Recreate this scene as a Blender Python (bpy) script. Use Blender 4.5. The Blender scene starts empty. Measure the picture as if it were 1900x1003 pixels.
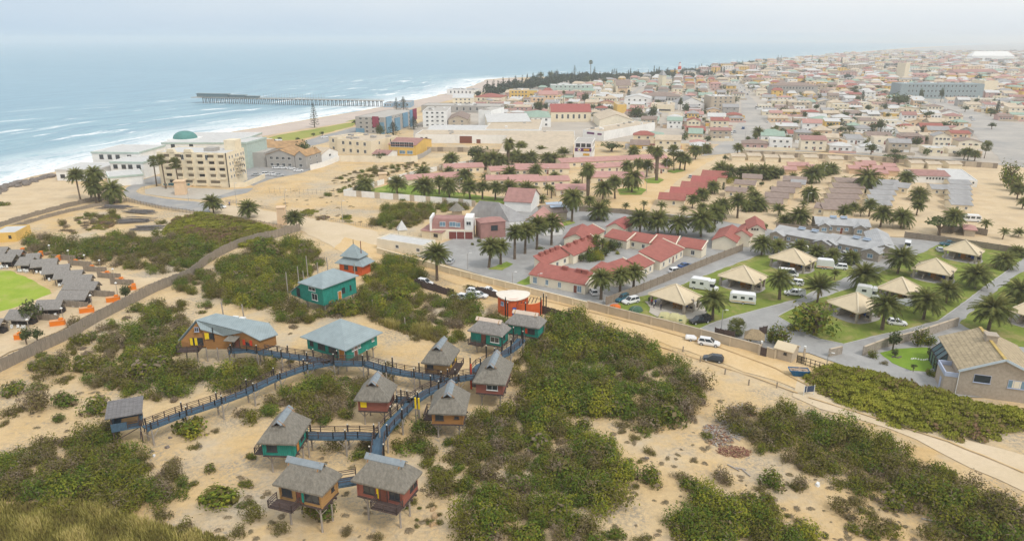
import bpy, math, random
import numpy as np
from mathutils import Vector, Matrix
D = bpy.data
SC = bpy.context.scene
COL = SC.collection
RD = random.Random(11)
NP = np.random.RandomState(5)
# ---------------------------------------------------------------- camera, sky, sun, exposure
H = 60.0                                   # drone height in metres
PITCH = math.radians(18.2)
F = 1307.0                                 # focal length in pixels of the 1900 wide photograph
cam = D.cameras.new('camera')
cam.sensor_width = 36.0
cam.lens = 36.0 * F / 1900.0
cam.clip_start = 0.5
cam.clip_end = 90000.0
camo = D.objects.new('camera', cam)
COL.objects.link(camo)
camo.location = (0,0, H)
camo.rotation_euler = (math.radians(90) - PITCH, 0,0)
SC.camera = camo
SUN_EL, SUN_AZ = math.radians(52), math.radians(135)     # azimuth clockwise from +Y
W = D.worlds.new('World')
SC.world = W
W.use_nodes = True
nt = W.node_tree
nt.nodes.clear()
out = nt.nodes.new('ShaderNodeOutputWorld')
sky = nt.nodes.new('ShaderNodeTexSky')
sky.sky_type = 'NISHITA'
sky.sun_disc = False
sky.sun_elevation = SUN_EL
sky.sun_rotation = SUN_AZ
sky.air_density = 1.0
sky.dust_density = 3.0
sky.ozone_density = 1.0
bg = nt.nodes.new('ShaderNodeBackground')
bg.inputs['Strength'].default_value = 0.10
nt.links.new(sky.outputs[0], bg.inputs['Color'])
tc = nt.nodes.new('ShaderNodeTexCoord')
mp = nt.nodes.new('ShaderNodeMapping')
mp.inputs['Scale'].default_value = (1.6,1.6,9.0)
nz = nt.nodes.new('ShaderNodeTexNoise')
nz.inputs['Scale'].default_value = 1.3
nz.inputs['Detail'].default_value = 3.0
rmp = nt.nodes.new('ShaderNodeValToRGB')
rmp.color_ramp.elements[0].position = 0.0
rmp.color_ramp.elements[0].color = (0.53,0.69,0.86,1)
rmp.color_ramp.elements[1].position = 1.0
rmp.color_ramp.elements[1].color = (0.93,0.97,1.0,1)
nt.links.new(tc.outputs['Generated'], mp.inputs[0])
nt.links.new(mp.outputs[0], nz.inputs['Vector'])
sxyz = nt.nodes.new('ShaderNodeSeparateXYZ')
nt.links.new(tc.outputs['Generated'], sxyz.inputs[0])
def wmad(src, k, add):
 q = nt.nodes.new('ShaderNodeMath'); q.operation = 'MULTIPLY_ADD'
 nt.links.new(src, q.inputs[0]); q.inputs[1].default_value = k
 if hasattr(add, 'is_output'):
  nt.links.new(add, q.inputs[2])
 else:
  q.inputs[2].default_value = add
 return q.outputs[0]
nt.links.new(wmad(sxyz.outputs['Z'],5.0, wmad(sxyz.outputs['X'], .6, wmad(nz.outputs[0], .9,-.05))), rmp.inputs[0])
cl = nt.nodes.new('ShaderNodeBackground')
cl.inputs['Strength'].default_value = 0.92
nt.links.new(rmp.outputs[0], cl.inputs['Color'])
mx = nt.nodes.new('ShaderNodeMixShader')
mx.inputs[0].default_value = 0.86
nt.links.new(bg.outputs[0], mx.inputs[1])
nt.links.new(cl.outputs[0], mx.inputs[2])
nt.links.new(mx.outputs[0], out.inputs['Surface'])
sl = D.lights.new('sun', 'SUN')
sl.energy = 1.5
sl.angle = math.radians(11)
sl.color = (1.0,0.95,0.87)
so = D.objects.new('sun', sl)
COL.objects.link(so)
sd = Vector((math.sin(SUN_AZ) * math.cos(SUN_EL), math.cos(SUN_AZ) * math.cos(SUN_EL), math.sin(SUN_EL)))
so.rotation_euler = (-sd).to_track_quat('-Z', 'Y').to_euler()
SC.view_settings.view_transform = 'Standard'
SC.view_settings.look = 'None'
SC.view_settings.exposure = 0.2
SC.view_settings.gamma = 1.0
SC.view_settings.use_curve_mapping = False
SC.cycles.use_denoising = True
SC.cycles.max_bounces = 5
SC.cycles.diffuse_bounces = 3
SC.cycles.glossy_bounces = 2
SC.cycles.transparent_max_bounces = 8
SC.cycles.volume_bounces = 1
SC.cycles.caustics_reflective = False
SC.cycles.caustics_refractive = False
# ---------------------------------------------------------------- picture <-> place
CP, SP = math.cos(PITCH), math.sin(PITCH)
def P(u, v, z=0.0):
 """the point at height z that the photograph shows at pixel (u, v)"""
 x = (u - 950.0) / F
 y = (501.5 - v) / F
 dz = -SP + y * CP
 t = (z - H) / min(dz, -1e-5)
 return Vector((x * t, (CP + y * SP) * t, z))
def pix(p):
 x, y, k = p[0], p[1],(p[2] if len(p) > 2 else 0) - H
 dep = y * CP - k * SP
 return 950 + F * x / dep, 501.5 - F * (y * SP + k * CP) / dep
def hgt(u, v, v2, z0=0.0):
 """height above z0 of something that stands at (u, v) and reaches up to row v2"""
 Y = P(u, v, z0).y
 yc = (501.5 - v2) / F
 return Y * (yc * CP - SP) / (CP + yc * SP) + H - z0
def mpp(u, v):
 """metres per pixel across, at the ground point (u, v)"""
 p = P(u, v)
 return (p.y * CP + H * SP) / F
def rect(A, B, C, z=0.0, z2=None, fit=False):
 """upright rectangle frame from three pixels: front-left, front-right, back-right -> (cx, cy, yaw, w, d)"""
 a, b, c = P(*A, z), P(*B, z), P(*C, z if z2 is None else z2)
 ux = (b - a).to_2d()
 w = ux.length
 ux /= w
 n = Vector((-ux.y, ux.x))
 bc = (c - b).to_2d()
 d = max(bc.dot(n),1.0)
 if fit:                                 # share the error between the two sides
  e = math.atan2(-bc.dot(ux), bc.dot(n)) / 2
  ux = Vector((ux.x * math.cos(e) - ux.y * math.sin(e), ux.x * math.sin(e) + ux.y * math.cos(e)))
  n = Vector((-ux.y, ux.x))
  d = bc.length
  m = b.to_2d() - ux * w / 2 + n * d / 2
  return (m.x, m.y, math.atan2(ux.y, ux.x), w, d)
 m = (a.to_2d() + b.to_2d()) / 2 + n * d / 2
 return (m.x, m.y, math.atan2(ux.y, ux.x), w, d)
def fr(u, v, yaw, w, d):
 p = P(u, v)
 y = math.radians(yaw)
 return (p.x - math.sin(y) * d / 2, p.y + math.cos(y) * d / 2, y, w, d)
# ---------------------------------------------------------------- materials
MATS = {}
def new_mat(name):
 m = D.materials.new(name)
 m.use_nodes = True
 n = m.node_tree
 b = n.nodes['Principled BSDF']
 return m, n, b
def mixc(n, a, b, fac, mode='MIX'):
 x = n.nodes.new('ShaderNodeMix')
 x.data_type = 'RGBA'
 x.blend_type = mode
 for s, val in ((6, a),(7, b),(0, fac)):
  if hasattr(val, 'is_output'):
   n.links.new(val, x.inputs[s])
  elif s == 0:
   x.inputs[0].default_value = val
  else:
   x.inputs[s].default_value = (*val, 1) if len(val) == 3 else val
 return x.outputs[2]
def noise(n, scale, detail=4, rough=.55, vec=None, stretch=None):
 t = n.nodes.new('ShaderNodeTexNoise')
 t.inputs['Scale'].default_value = scale
 t.inputs['Detail'].default_value = detail
 t.inputs['Roughness'].default_value = rough
 c = n.nodes.new('ShaderNodeNewGeometry').outputs['Position'] if vec == 'world' else n.nodes.new('ShaderNodeTexCoord').outputs['Object']
 if stretch:
  mpn = n.nodes.new('ShaderNodeMapping')
  mpn.inputs['Scale'].default_value = stretch
  n.links.new(c, mpn.inputs[0])
  c = mpn.outputs[0]
 n.links.new(c, t.inputs['Vector'])
 return t.outputs[0]
def ramp(n, src, lo, hi, a=0.0, b=1.0):
 r = n.nodes.new('ShaderNodeMapRange')
 r.inputs[1].default_value, r.inputs[2].default_value = lo, hi
 r.inputs[3].default_value, r.inputs[4].default_value = a, b
 n.links.new(src, r.inputs[0])
 return r.outputs[0]
def M(key, col=None, rough=.85, var=.14, scale=1.2, stretch=None, bump=0.0, bands=None, rand=0.0, spec=.3, metal=0.0, stain=0.0):
 """a painted / weathered surface: base colour with noise, optional plank or tile bands, optional per-object variation"""
 if key in MATS:
  return MATS[key]
 m, n, b = new_mat(key)
 c0 = tuple(max(0, x * (1 - var)) for x in col)
 c1 = tuple(min(.95, x * (1 + var)) for x in col)
 f = ramp(n, noise(n, scale, 5, .6, None, stretch), .32, .68)
 c = mixc(n, c0, c1, f)
 if stain:
  g = ramp(n, noise(n, scale * .35,4, .65, None, (1,1, .5)), .52, .7)
  sm = n.nodes.new('ShaderNodeMath'); sm.operation = 'MULTIPLY'; sm.inputs[1].default_value = stain
  n.links.new(g, sm.inputs[0])
  c = mixc(n, c, tuple(x * .55 for x in col), sm.outputs[0])
 if bands:
  ax, per, amt = bands
  wv = n.nodes.new('ShaderNodeTexWave')
  wv.bands_direction = ax
  wv.inputs['Scale'].default_value = 6.283 / per / 20 * 1.0
  wv.inputs['Distortion'].default_value = .4
  n.links.new(n.nodes.new('ShaderNodeTexCoord').outputs['Object'], wv.inputs['Vector'])
  g = ramp(n, wv.outputs['Fac'],0, .3,1 - amt, 1)
  cb = n.nodes.new('ShaderNodeCombineColor')
  for i in range(3):
   n.links.new(g, cb.inputs[i])
  c = mixc(n, c, cb.outputs[0],1.0, 'MULTIPLY')
 if rand:
  oi = n.nodes.new('ShaderNodeObjectInfo')
  hs = n.nodes.new('ShaderNodeHueSaturation')
  n.links.new(ramp(n, oi.outputs['Random'],0,1,1 - rand, 1 + rand), hs.inputs['Value'])
  n.links.new(c, hs.inputs['Color'])
  c = hs.outputs[0]
 n.links.new(c, b.inputs['Base Color'])
 b.inputs['Roughness'].default_value = rough
 b.inputs['Specular IOR Level'].default_value = spec
 b.inputs['Metallic'].default_value = metal
 if bump:
  bp = n.nodes.new('ShaderNodeBump')
  bp.inputs['Strength'].default_value = bump
  bp.inputs['Distance'].default_value = .15
  n.links.new(noise(n, scale * 3,5, .65, None, stretch), bp.inputs['Height'])
  n.links.new(bp.outputs[0], b.inputs['Normal'])
 MATS[key] = m
 return m
def leaf_mat(key, cols, rand=.15):
 """leaves: per-face tint stored on the mesh picks along a ramp of leaf colours"""
 m, n, b = new_mat(key)
 at = n.nodes.new('ShaderNodeAttribute')
 at.attribute_name = 'tint'
 r = n.nodes.new('ShaderNodeValToRGB')
 els = r.color_ramp.elements
 els[0].color = (*cols[0],1)
 els[1].color = (*cols[-1],1)
 for i in range(1, len(cols) - 1):
  els.new(i / (len(cols) - 1)).color = (*cols[i],1)
 oi = n.nodes.new('ShaderNodeObjectInfo')
 ad = n.nodes.new('ShaderNodeMath'); ad.operation = 'ADD'
 n.links.new(at.outputs['Fac'], ad.inputs[0])
 n.links.new(ramp(n, oi.outputs['Random'],0,1,-rand, rand), ad.inputs[1])
 n.links.new(ad.outputs[0], r.inputs[0])
 n.links.new(r.outputs[0], b.inputs['Base Color'])
 b.inputs['Roughness'].default_value = .7
 b.inputs['Specular IOR Level'].default_value = .03
 tl = n.nodes.new('ShaderNodeBsdfTranslucent')
 n.links.new(r.outputs[0], tl.inputs[0])
 ms = n.nodes.new('ShaderNodeMixShader')
 ms.inputs[0].default_value = .22
 n.links.new(b.outputs[0], ms.inputs[1])
 n.links.new(tl.outputs[0], ms.inputs[2])
 n.links.new(ms.outputs[0], n.nodes['Material Output'].inputs['Surface'])
 MATS[key] = m
 return m
# ---------------------------------------------------------------- mesh collector
class MB:
 def __init__(s):
  s.v, s.f, s.m = [],[],[]
 def poly(s, pts, m=0):
  i = len(s.v)
  s.v += [tuple(p) for p in pts]
  s.f.append(list(range(i, i + len(pts))))
  s.m.append(m)
 def hexa(s, b, t, m=0, top=None, bottom=True):
  """b: 4 lower points anticlockwise from above, t: 4 upper points"""
  i = len(s.v)
  s.v += [tuple(p) for p in b] + [tuple(p) for p in t]
  fs = [(0,1,5,4),(1,2,6,5),(2,3,7,6),(3,0,4,7),(4,5,6,7)] + ([(3,2,1,0)] if bottom else [])
  for k, q in enumerate(fs):
   s.f.append([i + j for j in q])
   s.m.append(top if (k == 4 and top is not None) else m)
 def box(s, x0, x1, y0, y1, z0, z1, m=0, top=None):
  s.hexa([(x0, y0, z0),(x1, y0, z0),(x1, y1, z0),(x0, y1, z0)],[(x0, y0, z1),(x1, y0, z1),(x1, y1, z1),(x0, y1, z1)], m, top)
 def bar(s, p, q, w, h=None, m=0):
  p, q = Vector(p), Vector(q)
  d = (q - p).normalized()
  sd_ = d.cross(Vector((0,0,1)))
  sd_ = Vector((1,0,0)) if sd_.length < 1e-3 else sd_.normalized()
  up = sd_.cross(d).normalized()
  h = h or w
  a, c = sd_ * w / 2, up * h / 2
  s.hexa([p - a - c, p + a - c, q + a - c, q - a - c],[p - a + c, p + a + c, q + a + c, q - a + c], m)
 def tube(s, p, q, r0, r1=None, n=7, m=0, cap=True):
  p, q = Vector(p), Vector(q)
  r1 = r0 if r1 is None else r1
  d = (q - p).normalized()
  a = d.cross(Vector((0,0,1)))
  a = Vector((1,0,0)) if a.length < 1e-3 else a.normalized()
  b = d.cross(a)
  i = len(s.v)
  for c, r in ((p, r0),(q, r1)):
   for k in range(n):
    t = 6.28318 * k / n
    s.v.append(tuple(c + (a * math.cos(t) + b * math.sin(t)) * r))
  for k in range(n):
   k2 = (k + 1) % n
   s.f.append([i + k, i + k2, i + n + k2, i + n + k]); s.m.append(m)
  if cap:
   s.f.append([i + n + k for k in range(n)]); s.m.append(m)
   s.f.append([i + k for k in reversed(range(n))]); s.m.append(m)
 def mesh(s, name, mats):
  me = D.meshes.new(name)
  me.from_pydata(s.v, [], s.f)
  for x in (mats if isinstance(mats, (list, tuple)) else [mats]):
   me.materials.append(x)
  me.polygons.foreach_set('material_index', s.m)
  me.update()
  return me
 def build(s, name, mats, parent=None, **kw):
  return put(name, s.mesh(name, mats), parent, **kw)
def put(name, me, parent=None, loc=None, rz=None, sc=None, rot=None):
 o = D.objects.new(name, me)
 COL.objects.link(o)
 if parent is not None:
  o.parent = parent
 if loc is not None:
  o.location = loc
 if rz is not None:
  o.rotation_euler = (0,0, rz)
 if rot is not None:
  o.rotation_euler = rot
 if sc is not None:
  o.scale = sc if hasattr(sc, '__len__') else (sc, sc, sc)
 return o
def tag(o, label, cat, group=None, kind=None):
 if label:
  o['label'] = label
 if cat:
  o['category'] = cat
 if group:
  o['group'] = group
 if kind:
  o['kind'] = kind
 return o
def thing(name, label, cat, loc=(0,0,0), rz=0, group=None):
 o = put(name, None, None, loc, rz)
 o.empty_display_size = .5
 return tag(o, label, cat, group)
def copy_tree(o, parent=None):
 c = o.copy()
 COL.objects.link(c)
 if parent is not None:
  c.parent = parent
 for ch in KIDS.get(o.name, []):
  copy_tree(ch, c)
 return c
KIDS = {}
def note_kids(root):
 """remember children of a prototype (Object.children walks the whole file, so do it once)"""
 for ch in root.children:
  KIDS.setdefault(root.name, []).append(ch)
  note_kids(ch)
TOLABEL = []
LAND = []                                   # landmarks: (phrase, u, v)
def later(o, desc, pt):
 u, v = pix(pt)
 TOLABEL.append((o, desc, u, v))
ORD = ['nearest', 'second nearest', 'third nearest', 'fourth nearest', 'fifth nearest', 'sixth nearest', 'seventh nearest', 'eighth nearest', 'ninth nearest', 'tenth nearest', 'eleventh nearest', 'twelfth nearest', 'thirteenth nearest', 'fourteenth nearest', 'fifteenth nearest', 'sixteenth nearest']
def finish_labels():
 groups = {}
 for o, desc, u, v in TOLABEL:
  def dist(L):
   return math.hypot(u - L[1],(v - L[2]) * 2.0)
  L = min(LAND, key=dist)
  du, dv = u - L[1],(v - L[2]) * 2.0
  if abs(du) >= abs(dv):
   side = 'right of' if du > 0 else 'left of'
  else:
   side = 'in front of' if dv > 0 else 'behind'
  groups.setdefault((desc, side, L[0]),[]).append((dist(L), o))
 for (desc, side, ph), mem in groups.items():
  mem.sort(key=lambda t: t[0])
  for k, (_d, o) in enumerate(mem):
   if len(mem) == 1:
    o['label'] = f'{desc} {side} {ph}'
   else:
    o['label'] = f'{desc}, {ORD[min(k, 15)]} {side} {ph}'
KEEP = []                                   # (cx, cy, yaw, w, d)
def blocked(x, y, pad=0.0):
 for cx, cy, yaw, w, d in KEEP:
  dx, dy = x - cx, y - cy
  if abs(dx) + abs(dy) > w + d + 2 * pad + 4:
   continue
  lx = dx * math.cos(yaw) + dy * math.sin(yaw)
  ly = -dx * math.sin(yaw) + dy * math.cos(yaw)
  if abs(lx) < w / 2 + pad and abs(ly) < d / 2 + pad:
   return True
 return False
# ---------------------------------------------------------------- setting: ground, sea, roads, lawns
def ground_mat():
 m, n, b = new_mat('sand')
 big = ramp(n, noise(n, .018,5, .6, 'world'), .38, .62)
 mid = ramp(n, noise(n, .11,6, .65, 'world'), .35, .68)
 fine = ramp(n, noise(n, 1.1,6, .7, 'world'), .36, .66)
 c = mixc(n, (.66, .44, .19),(.72, .545, .31), big)
 c = mixc(n, c, (.74, .58, .37), ramp(n, mid, 0,1,0, .6))
 c = mixc(n, c, (.36, .265, .165), ramp(n, fine, 0,1, .36,0))
 c = mixc(n, c, (.52, .45, .35), ramp(n, noise(n, .045,6, .7, 'world'), .50, .64,0, .75))
 lit = n.nodes.new('ShaderNodeMath'); lit.operation = 'MULTIPLY'
 n.links.new(ramp(n, noise(n, .07,5, .65, 'world'), .46, .60), lit.inputs[0])
 n.links.new(ramp(n, noise(n, 1.6,6, .8, 'world'), .46, .58), lit.inputs[1])
 c = mixc(n, c, (.33, .285, .23), ramp(n, lit.outputs[0],0,1,0, .95))
 n.links.new(c, b.inputs['Base Color'])
 b.inputs['Roughness'].default_value = 1
 b.inputs['Specular IOR Level'].default_value = .1
 bp = n.nodes.new('ShaderNodeBump')
 bp.inputs['Strength'].default_value = .85
 bp.inputs['Distance'].default_value = .5
 n.links.new(noise(n, .55,8, .68, 'world'), bp.inputs['Height'])
 n.links.new(bp.outputs[0], b.inputs['Normal'])
 return m
def flat_mat(key, c0, c1, scale=.3, fine=2.5, famt=.3, bump=.25, rough=.95, patchy=None):
 m, n, b = new_mat(key)
 c = mixc(n, c0, c1, ramp(n, noise(n, scale, 5, .65, 'world'), .33, .67))
 c = mixc(n, c, tuple(x * .62 for x in c0), ramp(n, noise(n, fine, 5, .7, 'world'), .42, .72,0, famt))
 if patchy:
  c = mixc(n, c, patchy, ramp(n, noise(n, scale * .45,5, .7, 'world'), .5, .64,0, .8))
 n.links.new(c, b.inputs['Base Color'])
 b.inputs['Roughness'].default_value = rough
 b.inputs['Specular IOR Level'].default_value = .2
 bp = n.nodes.new('ShaderNodeBump')
 bp.inputs['Strength'].default_value = bump
 bp.inputs['Distance'].default_value = .2
 n.links.new(noise(n, fine, 5, .7, 'world'), bp.inputs['Height'])
 n.links.new(bp.outputs[0], b.inputs['Normal'])
 MATS[key] = m
 return m
flat_mat('asphalt', (.29, .29, .29),(.38, .37, .36), .25,3, .3, patchy=(.43, .40, .36))
flat_mat('paving', (.33, .325, .315),(.42, .41, .395), .2,2.5, .3, patchy=(.29, .28, .27))
flat_mat('dirt_track', (.60, .41, .195),(.67, .495, .285), .3,2, .3)
flat_mat('dirt_road', (.64, .44, .21),(.71, .53, .31), .12,1.5, .3)
flat_mat('pale_road', (.60, .475, .31),(.68, .55, .39), .1,1.5, .2)
flat_mat('town_road', (.37, .35, .325),(.50, .46, .41), .05,1, .2, patchy=(.33, .32, .31))
flat_mat('lawn', (.16, .215, .035),(.24, .28, .055), .35,3, .35, .5,1,(.36, .30, .12))
flat_mat('green_lawn', (.17, .26, .035),(.23, .30, .05), .3,3, .3, .5,1,(.40, .40, .10))
flat_mat('left_lawn', (.27, .38, .035),(.36, .44, .06), .2,2.5, .35, .5,1,(.42, .40, .12))
flat_mat('bright_lawn', (.17, .28, .03),(.22, .33, .04), .4,3, .3, .5,1)
flat_mat('sea_lawn', (.30, .32, .07),(.38, .36, .10), .12,1, .3, .4,1,(.22, .27, .05))
flat_mat('beach', (.52, .43, .37),(.60, .50, .43), .05, .8, .15)
flat_mat('yard', (.60, .45, .27),(.68, .54, .36), .15,1.5, .3, patchy=(.52, .40, .26))
flat_mat('gravel', (.46, .42, .36),(.54, .49, .42), .5,4, .3)
flat_mat('kerbstone', (.45, .44, .42),(.55, .53, .5), .5,4, .2)
flat_mat('town_ground', (.43, .385, .33),(.54, .475, .40), .04, .6, .2)
g = MB()
g.poly([(-60000,-300,0),(60000,-300,0),(60000,80000,0),(-60000,80000,0)])
tag(g.build('ground', ground_mat()), 'wide sandy ground under the whole town', None, None, 'structure')
def jag(pts, amp, step, closed=True):
 """subdivide a polygon's edges and roughen them sideways"""
 o = []
 n = len(pts)
 for i in range(n if closed else n - 1):
  a, b = pts[i], pts[(i + 1) % n]
  d = (b - a)
  k = max(1, min(40, int(d.length / step)))
  nn = Vector((-d.y, d.x, 0)).normalized()
  for j in range(k):
   p = a + d * (j / k)
   if j:
    p = p + nn * RD.uniform(-amp, amp)
   o.append(p)
 return o
ZL = [0.006]
def patch(name, px, mat, label, amp=.35, step=2.5, kind='structure', z=None):
 ZL[0] += .006
 z = ZL[0] if z is None else z
 m = MB()
 pts = jag([P(u, v, 0) for u, v in px], amp, step)
 m.poly([(p.x, p.y, z) for p in pts])
 return tag(m.build(name, MATS[mat] if isinstance(mat, str) else mat), label, None, None, kind)
def strip(name, px, width, mat, label, amp=.15, z=None, kind='structure'):
 ZL[0] += .006
 z = ZL[0] if z is None else z
 pts = [P(u, v, 0) for u, v in px]
 L, Rr = [],[]
 for i, p in enumerate(pts):
  d = (pts[min(i + 1, len(pts) - 1)] - pts[max(i - 1,0)]).normalized()
  n = Vector((-d.y, d.x, 0)) * (width if not hasattr(width, '__len__') else width[i]) / 2
  L.append(p + n); Rr.append(p - n)
 pl = jag(L + Rr[::-1], amp, 2.5)
 m = MB()
 m.poly([(p.x, p.y, z) for p in pl])
 return tag(m.build(name, MATS[mat]), label, None, None, kind)
# --- sea: a sheet laid out from the shoreline outwards so that surf follows the coast
coast_px = [(-330,470),(-120,388),(0,345),(60,327),(105,318),(150,306),(210,294),(300,275),(390,251),(480,237),(560,224),(620,214),(680,204),(740,192),
   (800,180),(850,168),(876,160),(893,153),(902,148),(925,146),(960,144),(1040,142),(1120,139),(1200,135),(1260,131),(1310,125),(1360,119),(1420,111),(1480,106),(1530,102),(1600,96),(1700,88),(1900,80)]
coast = [P(u, v).to_2d() for u, v in coast_px]
cs = []
for i in range(len(coast) - 1):
 a, b = coast[i], coast[i + 1]
 k = max(1, min(16, int((b - a).length / 14)))
 for j in range(k):
  q = a + (b - a) * (j / k)
  if j:
   q = q + Vector((RD.uniform(-1.5,1.5), RD.uniform(-1,1)))
  cs.append(q)
cs.append(coast[-1])
offs = [0,6,14,26,45,70,110,170,260,420,800,2000,6000,60000]
sea_dir = Vector((-.93, .36)).normalized()
V_, A_, F_ = [],[],[]
acc = 0
for i, p in enumerate(cs):
 if i:
  acc += (p - cs[i - 1]).length
 for o_ in offs:
  q = p + sea_dir * o_
  V_.append((q.x, q.y, .03))
  A_.append((acc, o_))
no = len(offs)
for i in range(len(cs) - 1):
 for j in range(no - 1):
  F_.append((i * no + j, (i + 1) * no + j, (i + 1) * no + j + 1, i * no + j + 1))
me = D.meshes.new('sea')
me.from_pydata(V_, [], F_)
at = me.attributes.new('shore', 'FLOAT_VECTOR', 'POINT')
at.data.foreach_set('vector', [c for a in A_ for c in (a[0], a[1],0.0)])
sm, n, b = new_mat('sea_water')
ta = n.nodes.new('ShaderNodeAttribute'); ta.attribute_name = 'shore'
sx = n.nodes.new('ShaderNodeSeparateXYZ'); n.links.new(ta.outputs['Vector'], sx.inputs[0])
def foam_noise(sc, scale, lo, hi, detail=5):
 mpn = n.nodes.new('ShaderNodeMapping'); mpn.inputs['Scale'].default_value = sc
 n.links.new(ta.outputs['Vector'], mpn.inputs[0])
 t = n.nodes.new('ShaderNodeTexNoise'); t.inputs['Scale'].default_value = scale; t.inputs['Detail'].default_value = detail
 t.inputs['Roughness'].default_value = .6; t.inputs['Distortion'].default_value = .5
 n.links.new(mpn.outputs[0], t.inputs['Vector'])
 return ramp(n, t.outputs[0], lo, hi)
def mth(op, a, b_):
 x = n.nodes.new('ShaderNodeMath'); x.operation = op
 for i, q in enumerate((a, b_)):
  if hasattr(q, 'is_output'):
   n.links.new(q, x.inputs[i])
  else:
   x.inputs[i].default_value = q
 x.use_clamp = True
 return x.outputs[0]
swash = ramp(n, sx.outputs['Y'],10,75,1,0)
AL0 = next(a[0] for a, p in zip(A_[::len(offs)], cs) if p.y > P(955,144.3).y)
swash = mth('MULTIPLY', swash, ramp(n, sx.outputs['X'], AL0 - 40, AL0 + 60,1, .12))
swash = mth('MULTIPLY', swash, foam_noise((.02, .06,1),1.2, .30, .46))
lines = mth('MULTIPLY', foam_noise((.022, .085,1), .62, .575, .64), ramp(n, sx.outputs['Y'],110,330,1,0))
far_l = mth('MULTIPLY', foam_noise((.012, .05,1), .8, .66, .76), ramp(n, sx.outputs['Y'],350,900, .6,0))
foam = mth('MAXIMUM', mth('MAXIMUM', swash, lines), far_l)
foam = mth('MULTIPLY', foam, foam_noise((.25, .5,1),1.0, .2, .5))
wat = mixc(n, (.28, .46, .52),(.22, .39, .49), ramp(n, sx.outputs['Y'],20,350))
wat = mixc(n, wat, (.17, .32, .42), foam_noise((.012, .07,1),1.0, .4, .66))
n.links.new(mixc(n, wat, (.88, .90, .90), foam), b.inputs['Base Color'])
n.links.new(ramp(n, foam, 0,1, .38, .9), b.inputs['Roughness'])
b.inputs['Specular IOR Level'].default_value = .35
bp = n.nodes.new('ShaderNodeBump'); bp.inputs['Strength'].default_value = .9; bp.inputs['Distance'].default_value = 1.2
n.links.new(foam_noise((.05, .22,1),1.0, .2, .8,6), bp.inputs['Height'])
n.links.new(bp.outputs[0], b.inputs['Normal'])
me.materials.append(sm)
me.update()
tag(put('sea', me), 'pale blue sea with rows of white breakers', None, None, 'structure')
# --- land patches, far to near
patch('ground', [(1100,262),(1380,268),(1900,312),(2500,330),(2400,130),(1700,96),(1480,108),(1300,130),(1060,146),(960,160),(880,190),(760,235),(770,262)], 'town_ground', 'pale paved and sandy ground between the town houses', 3,20)
flat_mat('far_land', (.36, .37, .36),(.44, .43, .40), .004, .05, .1)  # grey puts the distant haze fade into the land colour
patch('ground', [(1535,102.5),(1640,94),(1800,84),(2000,77),(2900,77),(2600,120),(2000,126),(1640,112)], 'far_land', 'hazy grey land beyond the last houses', 8,60)
patch('beach', [(300,276),(390,252),(480,238),(560,225),(620,215),(680,205),(740,193),(800,181),(850,169),(876,161),(902,149),(960,145),(975,150),(930,163),(870,178),(800,194),(740,207),(690,216),(640,228),(560,240),(480,254),(400,268)], 'beach', 'pinkish grey beach along the surf', 1,8)
patch('lawn', [(478,262),(520,250),(590,238),(640,229),(662,227),(655,234),(610,246),(560,258),(505,266)], 'sea_lawn', 'yellowish lawn between beach and shore road', .8,6)
patch('lawn', [(640,226),(690,214),(752,205),(770,210),(700,222)], 'sea_lawn', 'small lawn below the apartment block', .8,6)
patch('road', [(470,276),(560,262),(660,236),(690,240),(640,252),(600,266),(560,275),(500,284)], 'asphalt', 'grey shore road behind the beach lawn', .4,5)
patch('car_park', [(440,335),(462,305),(565,308),(580,314),(556,322),(500,333),(470,345)], 'asphalt', 'grey car park beside the hotel', .3,3)
patch('road', [(286,327),(262,334),(236,347),(230,357),(236,364),(266,377),(330,388),(400,397),(450,401),(450,388),(370,375),(310,369),(262,361),(252,355),(262,347),(300,340),(300,328)], 'asphalt', 'curving grey road in front of the hotel', .3,3)
patch('road', [(435,351),(470,349),(458,358),(405,369),(388,366)], 'asphalt', 'grey apron at the hotel corner', .3,3)
patch('pavement', [(268,352),(300,345),(440,353),(380,371),(318,367),(270,360)], 'gravel', 'pale forecourt of the hotel', .2,3)
patch('road', [(390,376),(470,386),(560,402),(640,416),(700,430),(712,446),(700,470),(690,480),(640,470),(560,428),(470,408),(390,396)], 'pale_road', 'pale wide sandy road between the fences', .5,3)
patch('road', [(640,440),(700,455),(760,474),(835,500),(960,536),(1090,572),(1250,612),(1410,657),(1440,664),(1530,690),(1520,715),(1500,735),(1440,706),(1380,690),(1300,660),(1200,628),(1090,596),(1000,572),(900,540),(840,525),(760,494),(690,478),(620,462)], 'dirt_road', 'tan dirt road along the resort wall', .5,3)
patch('road', [(1480,700),(1530,735),(1620,765),(1720,795),(1800,818),(1920,850),(1960,930),(1900,912),(1800,868),(1700,815),(1600,780),(1520,758),(1470,735)], 'pale_road', 'pale track running below the hedge', .5,3)
patch('yard', [(1150,415),(1440,428),(1680,440),(1930,468),(1960,318),(1790,300),(1374,285),(1290,296),(1200,330)], 'yard', 'tan sandy yard between the camp bungalows', .6,5)
patch('road', [(1090,366),(1210,330),(1290,296),(1330,292),(1265,330),(1215,372),(1205,392),(1120,385)], 'dirt_road', 'sandy lane beside the pink roofed bungalows', .6,5)
patch('road', [(1300,290),(1345,262),(1372,225),(1376,200),(1372,180),(1366,160),(1362,148),(1372,148),(1392,180),(1418,205),(1436,240),(1400,268),(1386,282)], 'town_road', 'wide grey street running into the town', .8,6)
patch('road', [(1860,302),(1840,280),(1790,235),(1752,205),(1700,188),(1730,184),(1790,200),(1850,222),(1930,238),(1960,305)], 'town_road', 'wide grey street at the edge of town', .8,6)
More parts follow.
